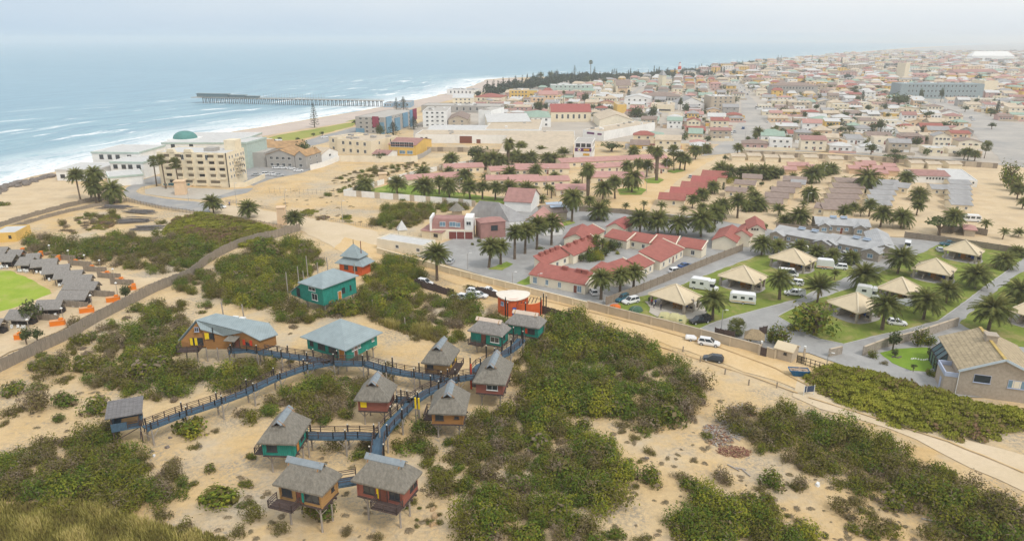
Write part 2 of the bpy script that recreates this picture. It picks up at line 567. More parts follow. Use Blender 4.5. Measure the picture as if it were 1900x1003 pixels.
patch('road', [(1350,284),(1400,272),(1600,288),(1860,303),(1940,305),(1940,314),(1790,298),(1560,283),(1380,280)], 'town_road', 'street behind the long wall', .4,5)
patch('road', [(1108,238),(1128,232),(1150,208),(1162,190),(1180,172),(1196,158),(1190,158),(1160,180),(1140,196),(1100,225)], 'town_road', 'narrow street climbing past the red hall', .4,6)
patch('courtyard', [(880,395),(1030,380),(1130,388),(1290,402),(1440,428),(1680,442),(1930,470),(1930,740),(1760,735),(1600,690),(1500,655),(1412,648),(1250,606),(1090,564),(960,530),(836,494),(770,474),(820,452),(850,440),(900,440)], 'paving', 'grey paved courtyards and drives of the resort', .25,3)
patch('lawn', [(1122,571),(1180,552),(1235,540),(1270,527),(1330,503),(1412,473),(1440,474),(1500,486),(1575,488),(1587,506),(1560,520),(1500,545),(1488,553),(1400,576),(1330,596),(1295,612),(1240,600),(1180,584)], 'lawn', 'patchy lawn round the front row of beige shelters', .3,2)
patch('lawn', [(1443,588),(1480,569),(1522,553),(1580,535),(1640,503),(1700,474),(1740,455),(1790,448),(1850,458),(1902,477),(1880,494),(1829,530),(1790,560),(1741,595),(1675,613),(1642,619),(1566,638),(1522,629),(1495,617)], 'lawn', 'patchy lawn round the second row of beige shelters', .3,2)
patch('lawn', [(1780,600),(1830,555),(1880,515),(1930,490),(1960,560),(1960,650),(1850,640)], 'lawn', 'lawn beside the rearmost beige shelter', .3,2)
patch('lawn', [(1632,655),(1660,648),(1720,645),(1752,655),(1742,675),(1718,690),(1690,688),(1655,674)], 'bright_lawn', 'bright green garden lawn by the tiled house', .2,1.5)
patch('lawn', [(905,500),(940,486),(952,490),(932,502)], 'green_lawn', 'small green lawn under the palms', .2,1.5)
patch('lawn', [(958,526),(986,511),(990,526),(974,530)], 'green_lawn', 'triangle of lawn beside the red bungalow', .2,1.5)
patch('lawn', [(1020,418),(1060,408),(1068,414),(1034,424)], 'green_lawn', 'strip of lawn beside the white chalet', .2,1.5)
patch('lawn', [(690,352),(740,338),(800,350),(880,362),(960,372),(955,380),(860,374),(740,362),(650,362)], 'green_lawn', 'green lawn under the palm row inside the white wall', .4,2.5)
for k, q in enumerate([[(1145,352),(1180,346),(1200,352),(1190,362),(1150,362)],[(1195,333),(1220,329),(1232,334),(1222,341),(1200,340)],[(1234,318),(1262,313),(1272,317),(1250,322)]]):
 patch('lawn', q, 'green_lawn', ['round lawn under three palms by the sandy lane', 'small round lawn under the tallest thick palm', 'small lawn under the palm cluster up the lane'][k], .3,2)
patch('lawn', [(-60,500),(20,503),(60,520),(85,535),(102,548),(90,560),(60,575),(20,600),(-60,640)], 'left_lawn', 'bright green lawn beside the thatched shelters', .3,2)
patch('yard', [(105,478),(150,482),(200,505),(250,515),(310,516),(262,535),(200,568),(120,610),(0,664),(-90,690),(-90,610),(60,560),(130,530)], 'yard', 'tan sandy yard behind the thatched shelters', .5,2.5)
patch('beach', [(-200,420),(0,350),(60,330),(110,332),(150,345),(215,352),(228,368),(150,376),(60,398),(-100,440)], 'yard', 'flat tan sand beach behind the dark rocks', .5,3)
for k, q in enumerate([[(1230,552),(1250,588),(1300,590),(1312,575),(1280,590),(1245,585),(1210,575),(1200,566)]]):
 patch('terrace', [(1196,560),(1206,572),(1204,580),(1222,590),(1290,594),(1312,580),(1300,560)], 'gravel', 'pale terrace slab under the first beige shelter', .1,1)
for px in ([(700,466),(835,507),(1000,555),(1200,606),(1330,643),(1440,684),(1500,716)],[(1500,738),(1620,775),(1760,820),(1900,878)],[(1180,628),(1300,668),(1400,700),(1480,730)]):
 strip('track', px, .35, 'dirt_track', 'faint tyre track along the dirt road', .12)
def kerb(px, label):
 m = MB()
 pts = [P(u, v) for u, v in px]
 for a, b in zip(pts, pts[1:]):
  m.bar((a.x, a.y, .09),(b.x, b.y, .09), .18, .26)
 tag(m.build('kerb', MATS['kerbstone']), label, None, None, 'structure')
kerb([(1295,612),(1330,597),(1400,577),(1488,554),(1500,546),(1560,521),(1587,507)], 'kerb along the front lawn')
kerb([(1443,588),(1495,618),(1522,630),(1566,639),(1642,620),(1675,614),(1741,596),(1790,561),(1829,531),(1880,495)], 'kerb along the second lawn')
kerb([(1443,587),(1480,568),(1522,552),(1580,534),(1640,502),(1700,473)], 'kerb along the drive between the lawns')
kerb([(1270,526),(1330,502),(1411,472)], 'kerb along the drive by the wooden wall')
kerb([(236,348),(229,357),(236,365),(266,378),(330,389)], 'kerb of the curving road')
# ---------------------------------------------------------------- plants
leaf_mat('scrub_leaf', [(.27, .21, .15),(.19, .15, .065),(.135, .13, .025),(.215, .21, .028),(.085, .135, .024),(.14, .20, .03),(.30, .285, .035)], .10)
leaf_mat('palm_leaf', [(.06, .075, .025),(.105, .125, .038),(.17, .185, .055),(.27, .255, .085),(.34, .25, .11)], .05)
leaf_mat('tree_leaf', [(.045, .062, .03),(.075, .098, .036),(.11, .135, .048),(.16, .18, .06)], .07)
leaf_mat('pine_leaf', [(.03, .052, .038),(.048, .072, .046),(.068, .095, .055)], .06)
leaf_mat('iceplant_leaf', [(.30, .18, .13),(.25, .155, .095),(.22, .235, .035),(.32, .325, .045),(.46, .43, .075)], .04)
leaf_mat('reed_leaf', [(.26, .20, .08),(.23, .21, .055),(.36, .32, .085),(.56, .46, .18)], .05)
M('bark', (.15, .115, .085), var=.3, scale=4, stretch=(1,1, .3), bump=.5)
M('palm_bark', (.155, .115, .08), var=.35, scale=5, stretch=(1,1,2.5), bump=.7)
M('twig', (.26, .22, .18), var=.3, scale=5)
def card_mesh(name, C, N, S, T, mat, aspect=None, twist=None):
 """leaf-sized four-cornered faces: centres C, facing N, half size S, tint T"""
 n = len(C)
 C, N = np.asarray(C, float), np.asarray(N, float)
 N = N / (np.linalg.norm(N, axis=1, keepdims=True) + 1e-9)
 r = NP.normal(size=(n, 3)) if twist is None else twist
 A = np.cross(N, r)
 A /= np.linalg.norm(A, axis=1, keepdims=True) + 1e-9
 B = np.cross(N, A)
 S = np.asarray(S, float)[:, None]
 asp = (NP.uniform(.45, .8,(n, 1)) if aspect is None else np.full((n, 1), aspect))
 asp = np.where(np.asarray(T)[:, None] == 0, .10, asp)      # tint 0: bare twigs
 V = np.stack([C - A * S, C + B * S * asp - A * S * .1, C + A * S * 1.15, C - B * S * asp - A * S * .1], axis=1).reshape(-1,3)
 me = D.meshes.new(name)
 me.vertices.add(4 * n)
 me.vertices.foreach_set('co', V.astype(np.float32).ravel())
 me.loops.add(4 * n)
 me.loops.foreach_set('vertex_index', np.arange(4 * n, dtype=np.int32))
 me.polygons.add(n)
 me.polygons.foreach_set('loop_start', np.arange(0,4 * n, 4, dtype=np.int32))
 at_ = me.attributes.new('tint', 'FLOAT', 'FACE')
 at_.data.foreach_set('value', np.asarray(T, np.float32))
 me.materials.append(MATS[mat])
 me.update(calc_edges=True)
 me.validate()
 return me
def crown_pts(n, rx, ry, rz, lobes, rs, hollow=.55, base=0.0, flat=0.0):
 """points spread through a lumpy crown of several lobes; returns centre, outward direction, lobe index"""
 L = []
 for k in range(lobes):
  a = rs.uniform(0,6.283)
  q = rs.uniform(.15, .75) if k else 0
  L.append((math.cos(a) * q * rx, math.sin(a) * q * ry, rs.uniform(.25, .75) * rz * (1 - .35 * q), rs.uniform(.38, .62)))
 C, N, I = [],[],[]
 for _ in range(n):
  k = rs.randrange(lobes)
  x, y, z, s = L[k]
  d = Vector((rs.gauss(0,1), rs.gauss(0,1), rs.gauss(0, .9))).normalized()
  r = (rs.random() ** .4) * (1 - hollow) + hollow
  r *= 1 + .12 * rs.gauss(0,1)
  if rs.random() < .09:
   r *= rs.uniform(1.1,1.4)
  p = Vector((x + d.x * rx * s * r, y + d.y * ry * s * r, z + d.z * rz * s * r * .95))
  if p.z < 0.04 * rz:
   p.z = rs.uniform(.03, .3) * rz
  C.append((p.x, p.y, p.z + base)); N.append((d.x + rs.gauss(0, .33), d.y + rs.gauss(0, .33), d.z + .3 + rs.gauss(0, .33))); I.append(k)
 return np.array(C), np.array(N), np.array(I)
def bush_arrays(seed, n=420, rx=1.0, rz=.8, size=.07, tint=.55, tv=.16):
 rs = random.Random(seed)
 C, N, I = crown_pts(n, rx, rx * rs.uniform(.8,1.2), rz, rs.randrange(5,9), rs)
 lt = np.array([rs.gauss(0, tv) for _ in range(20)])
 T = tint + lt[I] * .7 + NP.normal(0, .06, n)
 S = NP.uniform(.55,1.35, n) * size
 T = np.clip(T, .01,1)
 tw = NP.uniform(0,1, n) < .07
 T[tw] = 0
 S[tw] *= 2.6
 return C, N, S, T
BUSH = [bush_arrays(100 + k, n=[900,1100,800,980,1150,880][k], rz=[1.0,1.2, .85,1.1,1.35, .75][k]) for k in range(6)]
LOWB = [bush_arrays(200 + k, n=360, rz=.42, size=.085, tint=.25, tv=.12) for k in range(3)]
def scrub_mass(name, label, items, mat='scrub_leaf', kind='stuff'):
 """one thicket that nobody could count: items = (x, y, radius, height factor, tint shift, low?)"""
 Cs, Ns, Ss, Ts = [],[],[],[]
 for x, y, r, hf, ts, low in items:
  C, N, S, T = RD.choice(LOWB if low else BUSH)
  a = RD.uniform(0,6.283)
  ca, sa = math.cos(a), math.sin(a)
  R2 = np.array([[ca, -sa, 0],[sa, ca, 0],[0,0,1]])
  sc = np.array([r * RD.uniform(.85,1.15), r, r * hf])
  Cs.append((C * sc) @ R2.T + np.array([x, y, 0]))
  Ns.append(N @ R2.T)
  Ss.append(S * (.35 + .65 * r) * 1.08)
  Ts.append(np.where(T == 0,0, np.clip(T + ts, .01,1)))
 me = card_mesh(name, np.concatenate(Cs), np.concatenate(Ns), np.concatenate(Ss), np.concatenate(Ts), mat)
 return tag(put(name, me), label, None, None, kind)
def inpoly(x, y, poly):
 c = False
 j = len(poly) - 1
 for i in range(len(poly)):
  xi, yi = poly[i]; xj, yj = poly[j]
  if (yi > y) != (yj > y) and x < (xj - xi) * (y - yi) / (yj - yi) + xi:
   c = not c
  j = i
 return c
def fill(px, spacing, rmin, rmax, hf=(.8,1.3), tint=0.0, tvar=.25, low=.12, gaps=.12, pad=.6, seed=1):
 rs = random.Random(seed)
 poly = [tuple(P(u, v).to_2d()) for u, v in px]
 xs, ys = [p[0] for p in poly],[p[1] for p in poly]
 items = []
 ph = (rs.uniform(0,9), rs.uniform(0,9))
 y = min(ys)
 while y < max(ys):
  x = min(xs)
  while x < max(xs):
   qx, qy = x + rs.uniform(-.5, .5) * spacing, y + rs.uniform(-.5, .5) * spacing
   x += spacing
   if not inpoly(qx, qy, poly) or rs.random() < gaps:
    continue
   nv = math.sin(qx * .21 + ph[0]) + math.sin(qy * .27 + ph[1]) + math.sin((qx + qy) * .13) * .8
   r = rs.uniform(rmin, rmax) * (1 + .12 * nv)
   if blocked(qx, qy, pad):
    continue
   lo = rs.random() < low
   items.append((qx, qy, r, rs.uniform(*hf), tint + nv * .08 + rs.uniform(-1, .9) * tvar * 1.7, lo))
  y += spacing
 return items
# ---- palms
def frond(mb, T, az, elev, L, rs, droop, tint, leafw=.30, nseg=9):
 """one feather frond: arching midrib with leaflets on both sides"""
 p = Vector((0,0,0))
 d = Vector((math.cos(az) * math.cos(elev), math.sin(az) * math.cos(elev), math.sin(elev)))
 side = Vector((-math.sin(az), math.cos(az),0))
 seg = L / nseg
 for i in range(nseg):
  t = i / nseg
  q = p + d * seg
  up = side.cross(d)
  w = .05 * (1 - t) + .015
  mb.poly([p - side * w, p + side * w, q + side * w * .8, q - side * w * .8]); T.append(max(0, tint - .1))
  if i >= 1:
   ll = L * leafw * (.55 + .75 * math.sin(min(1, t * 1.15 + .1) * 3.14)) * rs.uniform(.85,1.1)
   for k in (0,1):
    o_ = p + d * seg * (.5 * k)
    for sg in (-1,1):
     tip = o_ + (side * sg * .80 + d * .55 + up * .10 + Vector((0,0,-.30))) * ll
     mb.poly([o_, o_ + d * seg * .52, tip]); T.append(min(1, max(0, tint + rs.gauss(0, .07))))
  p = q
  d = (d + Vector((0,0,-droop * (.35 + t)))).normalized()
def palm_crown(name, seed, nf, L, droopy=1.0, dead=5, emin=-.55, emax=1.35, leafw=.25):
 rs = random.Random(seed)
 mb, T = MB(),[]
 for i in range(nf):
  t = (i + .5) / nf
  el = emax - (emax - emin) * t ** .85 + rs.gauss(0, .07)
  frond(mb, T, i * 2.39996 + rs.gauss(0, .15), el, L * rs.uniform(.85,1.1) * (.75 + .3 * min(1, t * 2)), rs, droopy * rs.uniform(.12, .2), .62 - .38 * t + rs.gauss(0, .06), leafw)
 for i in range(dead):
  frond(mb, T, rs.uniform(0,6.28), rs.uniform(-1.25,-.7), L * rs.uniform(.5, .8), rs, .1, .95, leafw, 6)
 me = mb.mesh(name, [MATS['palm_leaf']])
 at_ = me.attributes.new('tint', 'FLOAT', 'FACE')
 at_.data.foreach_set('value', np.array(T, np.float32))
 return me
def fan_crown(name, seed, nf, L):
 rs = random.Random(seed)
 mb, T = MB(),[]
 for i in range(nf):
  t = (i + .5) / nf
  el = 1.3 - 2.2 * t + rs.gauss(0, .1)
  az = i * 2.39996
  d = Vector((math.cos(az) * math.cos(el), math.sin(az) * math.cos(el), math.sin(el)))
  side = Vector((-math.sin(az), math.cos(az),0))
  c = d * L * .5
  mb.bar((0,0,0), c, .05); T += [.5] * 6
  for k in range(9):
   a = -1.25 + 2.5 * k / 8
   e = c + (d * math.cos(a) + side * math.sin(a)).normalized() * L * .55 + Vector((0,0,-.12 * L * abs(a)))
   s2 = side.cross(d) * .02 + (side * math.cos(a) - d * math.sin(a)) * .09 * L
   mb.poly([c, e - s2 * .6, e + s2 * .6]); T.append(min(1, max(0,(.55 - .3 * t) + rs.gauss(0, .08))))
 me = mb.mesh(name, [MATS['palm_leaf']])
 at_ = me.attributes.new('tint', 'FLOAT', 'FACE')
 at_.data.foreach_set('value', np.array(T, np.float32))
 return me
def trunk_mesh(name, r0, r1, r2, lean=0.0, seed=0):
 """unit-height palm trunk, ringed, with a slight bend and the swollen boss of old leaf bases below the crown"""
 mb = MB()
 rs = random.Random(seed)
 pts = [(0, r0 * 1.25),(.06, r0),(.3, r1),(.6, r1 * .96),(.8, r1),(.9, r2),(.97, r2 * 1.05),(1.0, r2 * .7)]
 n = 9
 for k, (z, r) in enumerate(pts):
  off = lean * z * z
  for j in range(n):
   a = 6.2832 * j / n
   rr = r * (1 + rs.uniform(-.07, .07))
   mb.v.append((off + rr * math.cos(a), rr * math.sin(a), z))
 for k in range(len(pts) - 1):
  for j in range(n):
   j2 = (j + 1) % n
   mb.f.append([k * n + j, k * n + j2,(k + 1) * n + j2,(k + 1) * n + j]); mb.m.append(0)
 return mb.mesh(name, [MATS['palm_bark']])
CROWN = {'date': [palm_crown('crown', 1,62,1.0,1.0), palm_crown('crown', 2,54,1.0,1.15,8), palm_crown('crown', 3,70,1.0, .9,4)],
         'young': [palm_crown('crown', 4,26,1.0, .8,0,-.1,1.4, .3), palm_crown('crown', 5,22,1.0, .95,2,-.2,1.35, .3)],
         'droopy': [palm_crown('crown', 6,66,1.0,1.5,14,-.9,1.3)],
         'shuttlecock': [palm_crown('crown', 8,50,1.0, .55,3, .15,1.45, .2)],
         'fan': [fan_crown('crown', 7,46,1.0), fan_crown('crown', 9,38,1.0)]}
TRUNK = {k: trunk_mesh('trunk', *v) for k, v in {'stout': (.055, .05, .07), 'slim': (.03, .022, .03), 'thick': (.05, .062, .085, .02,4), 'lean': (.035, .028, .036, .12,5), 'young': (.07, .06, .08)}.items()}
PALM_DESC = {'date': 'dark green date palm', 'young': 'young upright palm', 'droopy': 'date palm with drooping skirt', 'shuttlecock': 'brownish palm with upswept fronds', 'fan': 'slender fan palm'}
PCOUNT = [0]
def palm(u, v, vtop, wpx, kind='date', trunk=None, label=None, group='palm trees'):
 """vtop: row of the highest frond; wpx: width of the crown in photo pixels"""
 p = P(u, v)
 m = mpp(u, v)
 R_ = wpx * m / 2 * (1.02 if v > 480 else 1.16)
 h = max(hgt(u, v, vtop),1.0)
 top = {'date': .62, 'young': .8, 'droopy': .5, 'shuttlecock': .9, 'fan': .8}[kind]
 th = max(h - R_ * top, h * .3)
 PCOUNT[0] += 1
 o = thing('palm_tree', None, 'palm tree', p, RD.uniform(0,6.28), group)
 o.rotation_euler = (RD.gauss(0, .035), RD.gauss(0, .035), RD.uniform(0,6.28))
 tk = trunk or {'date': 'stout', 'young': 'young', 'droopy': 'stout', 'shuttlecock': 'stout', 'fan': 'slim'}[kind]
 tw = th * (1.0 if tk != 'stout' else min(1.2, max(.8,7 / th)))
 put('trunk', TRUNK[tk], o, (0,0,-.02), None, (tw, tw, th))
 lx = .12 * tw if tk == 'lean' else 0
 put('crown', RD.choice(CROWN[kind]), o, (lx, 0, th * .985), None, rot=(RD.gauss(0, .09), RD.gauss(0, .09), RD.uniform(0,6.28)), sc=(R_ * 1.04, R_ * 1.04, R_ * RD.uniform(.95,1.1)))
 KEEP.append((p.x, p.y, 0,1,1))
 if label:
  o['label'] = label
 else:
  ht = 'tall ' if h > 11 else ('low ' if h < 4.5 and kind != 'young' else '')
  later(o, ('thick trunked ' if tk == 'thick' else ht) + PALM_DESC[kind], p)
 return o
# ---- broad trees, cypresses, norfolk pines
def limb_mesh(name, seed, spread=.5, nl=6):
 rs = random.Random(seed)
 mb = MB()
 mb.tube((0,0,0),(.03, .02, .38), .055, .04,7)
 for k in range(nl):
  a = k * 6.283 / nl + rs.uniform(-.4, .4)
  q = Vector((math.cos(a) * spread * rs.uniform(.5,1), math.sin(a) * spread * rs.uniform(.5,1), rs.uniform(.6, .85)))
  mid = Vector((.03 + q.x * .4, .02 + q.y * .4, .38 + (q.z - .38) * .55))
  mb.tube((.03, .02, rs.uniform(.25, .38)), mid, .032, .022,5)
  mb.tube(mid, q, .022, .008,5)
 return mb.mesh(name, [MATS['bark']])
def tree_crown(name, seed, n, rx, rz, base, lobes, size, mat='tree_leaf', tint=.5):
 rs = random.Random(seed)
 C, N, I = crown_pts(n, rx, rx, rz, lobes, rs, .3, base)
 lt = np.array([rs.gauss(0, .18) for _ in range(lobes)])
 return card_mesh(name, C, N, NP.uniform(.6,1.4, n) * size, np.clip(tint + lt[I] + NP.normal(0, .1, n),0,1), mat)
def cone_crown(name, seed, n, r, lvl=0, mat='pine_leaf'):
 """cypress (lvl 0) or norfolk pine with flat tiers of branches (lvl > 0)"""
 rs = random.Random(seed)
 C, N = [],[]
 for _ in range(n):
  if lvl:
   k = rs.randrange(lvl)
   z = .12 + .86 * k / lvl
   R0 = r * (1 - (k / lvl)) ** .8 + .02
   a = rs.randrange(7) * 6.283 / 7 + k * .5 + rs.gauss(0, .1)
   q = R0 * rs.random() ** .6
   C.append((math.cos(a) * q, math.sin(a) * q, z + .02 * q / r + rs.gauss(0, .006)))
   N.append((rs.gauss(0, .4), rs.gauss(0, .4),1))
  else:
   z = rs.random() ** 1.15
   R0 = r * (min(1, z * 7 + .35)) * (1 - z) ** .6 + .01
   a = rs.uniform(0,6.283)
   q = R0 * (.55 + .45 * rs.random()) * (1 + .2 * math.sin(a * 3 + z * 9))
   C.append((math.cos(a) * q, math.sin(a) * q, .04 + z * .96))
   N.append((math.cos(a), math.sin(a), .5 + rs.gauss(0, .4)))
 return card_mesh(name, C, N, NP.uniform(.6,1.4, n) * (.03 if not lvl else .028), NP.uniform(0,1, n), mat)
TREE_CROWN = [tree_crown('crown', 31,520, .5, .62, .34,9, .055), tree_crown('crown', 32,460, .5, .55, .40,8, .055), tree_crown('crown', 33,560, .52, .72, .26,10, .055)]
OLIVE_CROWN = [tree_crown('crown', 34,640, .5, .9, .06,10, .05, 'scrub_leaf', .55)]
FLAT_CROWN = [tree_crown('crown', 35,520, .5, .24, .62,9, .045)]
CYP_CROWN = [cone_crown('crown', 36,420, .17), cone_crown('crown', 37,420, .22)]
NORF_CROWN = [cone_crown('crown', 38,900, .30,13), cone_crown('crown', 39,700, .26,11)]
LIMBS = [limb_mesh('trunk', 41), limb_mesh('trunk', 42, .6)]
_mb = MB(); _mb.tube((0,0,0),(0,0, .97), .03, .006,7)
POLE_T = _mb.mesh('trunk', [MATS['bark']])
TREE_DESC = {'broad': 'round crowned dark green tree', 'olive': 'dense grey green shrubby tree', 'flat': 'flat topped umbrella thorn tree', 'cypress': 'narrow dark cypress tree', 'norfolk': 'tiered norfolk pine'}
TREE_NAME = {'broad': 'leafy_tree', 'olive': 'shrubby_tree', 'flat': 'umbrella_tree', 'cypress': 'cypress_tree', 'norfolk': 'pine_tree'}
def tree(u, v, vtop, wpx, kind='broad', label=None, group=None):
 p = P(u, v)
 h = max(hgt(u, v, vtop), .8)
 w = wpx * mpp(u, v)
 o = thing(TREE_NAME[kind], None, 'tree', p, RD.uniform(0,6.28), group or {'broad': 'leafy trees', 'olive': 'shrubby trees', 'flat': 'umbrella trees', 'cypress': 'cypress trees', 'norfolk': 'norfolk pines'}[kind])
 c = {'broad': TREE_CROWN, 'olive': OLIVE_CROWN, 'flat': FLAT_CROWN, 'cypress': CYP_CROWN, 'norfolk': NORF_CROWN}[kind]
 k = {'cypress': w / .36, 'norfolk': w / .56}.get(kind, w)
 put('trunk', POLE_T if kind in ('cypress', 'norfolk') else RD.choice(LIMBS), o, (0,0,-.02), None, (k, k, h))
 put('crown', RD.choice(c), o, None, None, (k, k, h))
 KEEP.append((p.x, p.y, 0,1.5,1.5))
 if label:
  o['label'] = label
 else:
  later(o, TREE_DESC[kind], p)
 return o
# ---------------------------------------------------------------- buildings
M('white_wall', (.82, .81, .78), var=.06, scale=.5, stain=.25)
M('cream_wall', (.79, .69, .51), var=.07, scale=.5, stain=.2)
M('ivory_wall', (.80, .72, .57), var=.06, scale=.5, stain=.18)
M('tan_wall', (.50, .42, .32), var=.1, scale=.8, stain=.25)
M('grey_wall', (.40, .38, .355), var=.08, scale=.6, stain=.2)
M('stone_wall', (.36, .31, .255), var=.22, scale=2.5, bump=.3)
M('yellow_wall', (.72, .48, .14), var=.07, scale=.6, stain=.2)
M('peach_wall', (.72, .52, .34), var=.07, scale=.6, stain=.2)
M('pink_wall', (.58, .38, .34), var=.08, scale=.6, stain=.2)
M('blue_wall', (.16, .30, .42), var=.1, scale=.6)
M('maroon_wall', (.27, .05, .09), var=.1, scale=.6)
M('seafoam', (.44, .53, .48), var=.1, scale=.7)
M('orange_wall', (.62, .12, .035), var=.1, scale=.8)
M('red_roof', (.36, .125, .10), var=.12, scale=.9, bands=('X', .35, .16), stain=.25)
M('redder_roof', (.38, .115, .10), var=.1, scale=.9, bands=('X', .35, .16), stain=.15)
M('pink_roof', (.50, .275, .24), var=.1, scale=.5, bands=('X', .4, .14), stain=.2)
M('maroon_roof', (.38, .205, .18), var=.14, scale=.6, bands=('X', .4, .16), stain=.2)
M('grey_roof', (.36, .35, .345), var=.13, scale=.5, bands=('X', .5, .16), stain=.3)
M('chalet_roof', (.43, .43, .43), var=.12, scale=.5, bands=('X', .5, .12), stain=.25)
M('pale_roof', (.60, .59, .57), var=.08, scale=.5, bands=('X', .5, .1), stain=.2)
M('blue_roof', (.30, .36, .375), var=.10, scale=.7, bands=('X', .4, .12), stain=.15)
M('tan_roof', (.56, .46, .34), var=.12, scale=.4, stain=.3)
M('brown_roof', (.30, .225, .19), var=.15, scale=.6, bands=('X', .4, .2), stain=.3)
M('green_roof', (.32, .42, .34), var=.12, scale=.5, bands=('X', .4, .15), stain=.2)
M('rust_roof', (.42, .26, .13), var=.25, scale=.4, stain=.3)
M('tile_roof', (.42, .335, .215), var=.22, scale=1.3, bands=('X', .7, .22), stain=.35, bump=.4)
M('shelter_roof', (.66, .545, .375), var=.06, scale=.6, stain=.18)
M('concrete', (.46, .43, .39), var=.1, scale=.7, stain=.2)
M('slab', (.42, .395, .365), var=.12, scale=.8)
M('frame_white', (.74, .74, .72), var=.03)
M('frame_dark', (.06, .05, .05), var=.1)
M('frame_blue', (.42, .47, .60), var=.05)
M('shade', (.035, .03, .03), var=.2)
M('recess_shade', (.20, .165, .12), var=.15)  # brown-dark tone painting the shade of the hotel's balcony recesses
M('door_brown', (.20, .07, .045), var=.15, scale=3)
M('door_orange', (.55, .22, .04), var=.1, scale=3)
M('garage_red', (.22, .06, .05), var=.1, scale=2, bands=('Z', .35, .3))
M('thatch', (.235, .215, .18), var=.24, scale=3.2, stretch=(1,1, .22), bump=.8, stain=.35)
M('thatch_grey', (.27, .25, .23), var=.22, scale=3.2, stretch=(1,1, .3), bump=.7, stain=.3)
M('ridge_blue', (.25, .285, .31), var=.14, scale=2)
M('ridge_pink', (.62, .50, .40), var=.1, scale=2)
M('wood_orange', (.36, .175, .058), var=.16, scale=2.5, stretch=(.4, .4,3), bands=('Z', .22, .3))
M('wood_tan', (.42, .245, .095), var=.16, scale=2.5, stretch=(.4, .4,3), bands=('Z', .22, .3))
M('wood_red', (.31, .11, .08), var=.16, scale=2.5, stretch=(.4, .4,3), bands=('Z', .22, .3))
M('wood_green', (.02, .245, .19), var=.18, scale=2.0, stretch=(1,1, .5), bands=('X', .3, .22))
M('plank_dark', (.085, .06, .055), var=.25, scale=3)
M('plank_grey', (.20, .19, .19), var=.3, scale=2.5, stretch=(.3,2,1), bands=('Y', .25, .35))
M('deck_blue', (.07, .125, .18), var=.2, scale=1.5, stretch=(2, .4,1), bands=('Y', .22, .3))
M('pole_grey', (.34, .30, .26), var=.22, scale=3, stretch=(1,1, .25))
M('pole_black', (.022, .02, .02), var=.2, scale=3)
M('pole_cap', (.62, .58, .5), var=.1)
M('yellow_paint', (.85, .60, .015), var=.06)
M('red_paint', (.62, .06, .02), var=.06)
M('orange_paint', (.78, .21, .015), var=.08, scale=1)
M('reed_fence', (.29, .245, .195), var=.3, scale=3.5, stretch=(2.5,2.5, .15), bump=.6, stain=.3)
M('vibracrete', (.30, .245, .19), var=.14, scale=1.2, bands=('Z', .45, .3), stain=.3)
M('tan_fence_wall', (.52, .43, .31), var=.08, scale=.8, stain=.25)
M('cream_fence_wall', (.70, .60, .42), var=.07, scale=.8, stain=.25)
M('solar', (.06, .12, .24), var=.1, rough=.25, spec=.6)
M('solar_tank', (.40, .47, .56), var=.08, rough=.4)
M('steel', (.5, .5, .5), var=.1, rough=.4, metal=.6)
M('blue_cloth', (.02, .10, .45), var=.1)
mg, ng, bgk = new_mat('glass')
bgk.inputs['Base Color'].default_value = (.035, .045, .055,1)
bgk.inputs['Roughness'].default_value = .12
bgk.inputs['Specular IOR Level'].default_value = .7
MATS['glass'] = mg
mg, ng, bgk = new_mat('glass_blue')
bgk.inputs['Base Color'].default_value = (.16, .27, .36,1)
bgk.inputs['Roughness'].default_value = .15
bgk.inputs['Specular IOR Level'].default_value = .7
MATS['glass_blue'] = mg
WIN = {}
def window_mesh(w, h, frame='frame_white', glass='glass', mull=1, sill=True):
 k = (round(w, 2), round(h, 2), frame, glass, mull)
 if k in WIN:
  return WIN[k]
 m = MB()
 t = .07
 m.box(-w / 2, w / 2,-.07, .05,-h / 2,-h / 2 + t)
 m.box(-w / 2, w / 2,-.07, .05, h / 2 - t, h / 2)
 m.box(-w / 2,-w / 2 + t, -.065, .045,-h / 2 + t, h / 2 - t)
 m.box(w / 2 - t, w / 2,-.065, .045,-h / 2 + t, h / 2 - t)
 for i in range(mull):
  x = -w / 2 + w * (i + 1) / (mull + 1)
  m.box(x - .03, x + .03,-.06, .04,-h / 2 + t, h / 2 - t)
 if sill:
  m.box(-w / 2 - .08, w / 2 + .08,-.14, .03,-h / 2 - .08,-h / 2 - .003)
 m.poly([(-w / 2 + t, -.03,-h / 2 + t),(w / 2 - t, -.03,-h / 2 + t),(w / 2 - t, -.03, h / 2 - t),(-w / 2 + t, -.03, h / 2 - t)],1)
 WIN[k] = m.mesh('window', [MATS[frame], MATS[glass]])
 return WIN[k]
def door_mesh(w, h, mat, frame='frame_white'):
 k = ('door', w, h, mat, frame)
 if k in WIN:
  return WIN[k]
 m = MB()
 m.box(-w / 2, w / 2,-.05, .05,0, h)
 for x in (-w / 2 - .07, w / 2 + .001):
  m.box(x, x + .07,-.08, .04,0, h + .07,1)
 m.box(-w / 2, w / 2,-.08, .04, h + .002, h + .07,1)
 m.box(w / 2 - .2, w / 2 - .1,-.1,-.051, h * .45, h * .5,1)
 WIN[k] = m.mesh('door', [MATS[mat], MATS[frame]])
 return WIN[k]
def onside(side, t, w, d, z):
 """local position and turn on a wall: side f b l r, t in -.5 .. .5 along it"""
 if side == 'f':
  return (t * w, -d / 2, z),0
 if side == 'b':
  return (-t * w, d / 2, z), math.pi
 if side == 'l':
  return (-w / 2,-t * d, z),-math.pi / 2
 return (w / 2, t * d, z), math.pi / 2
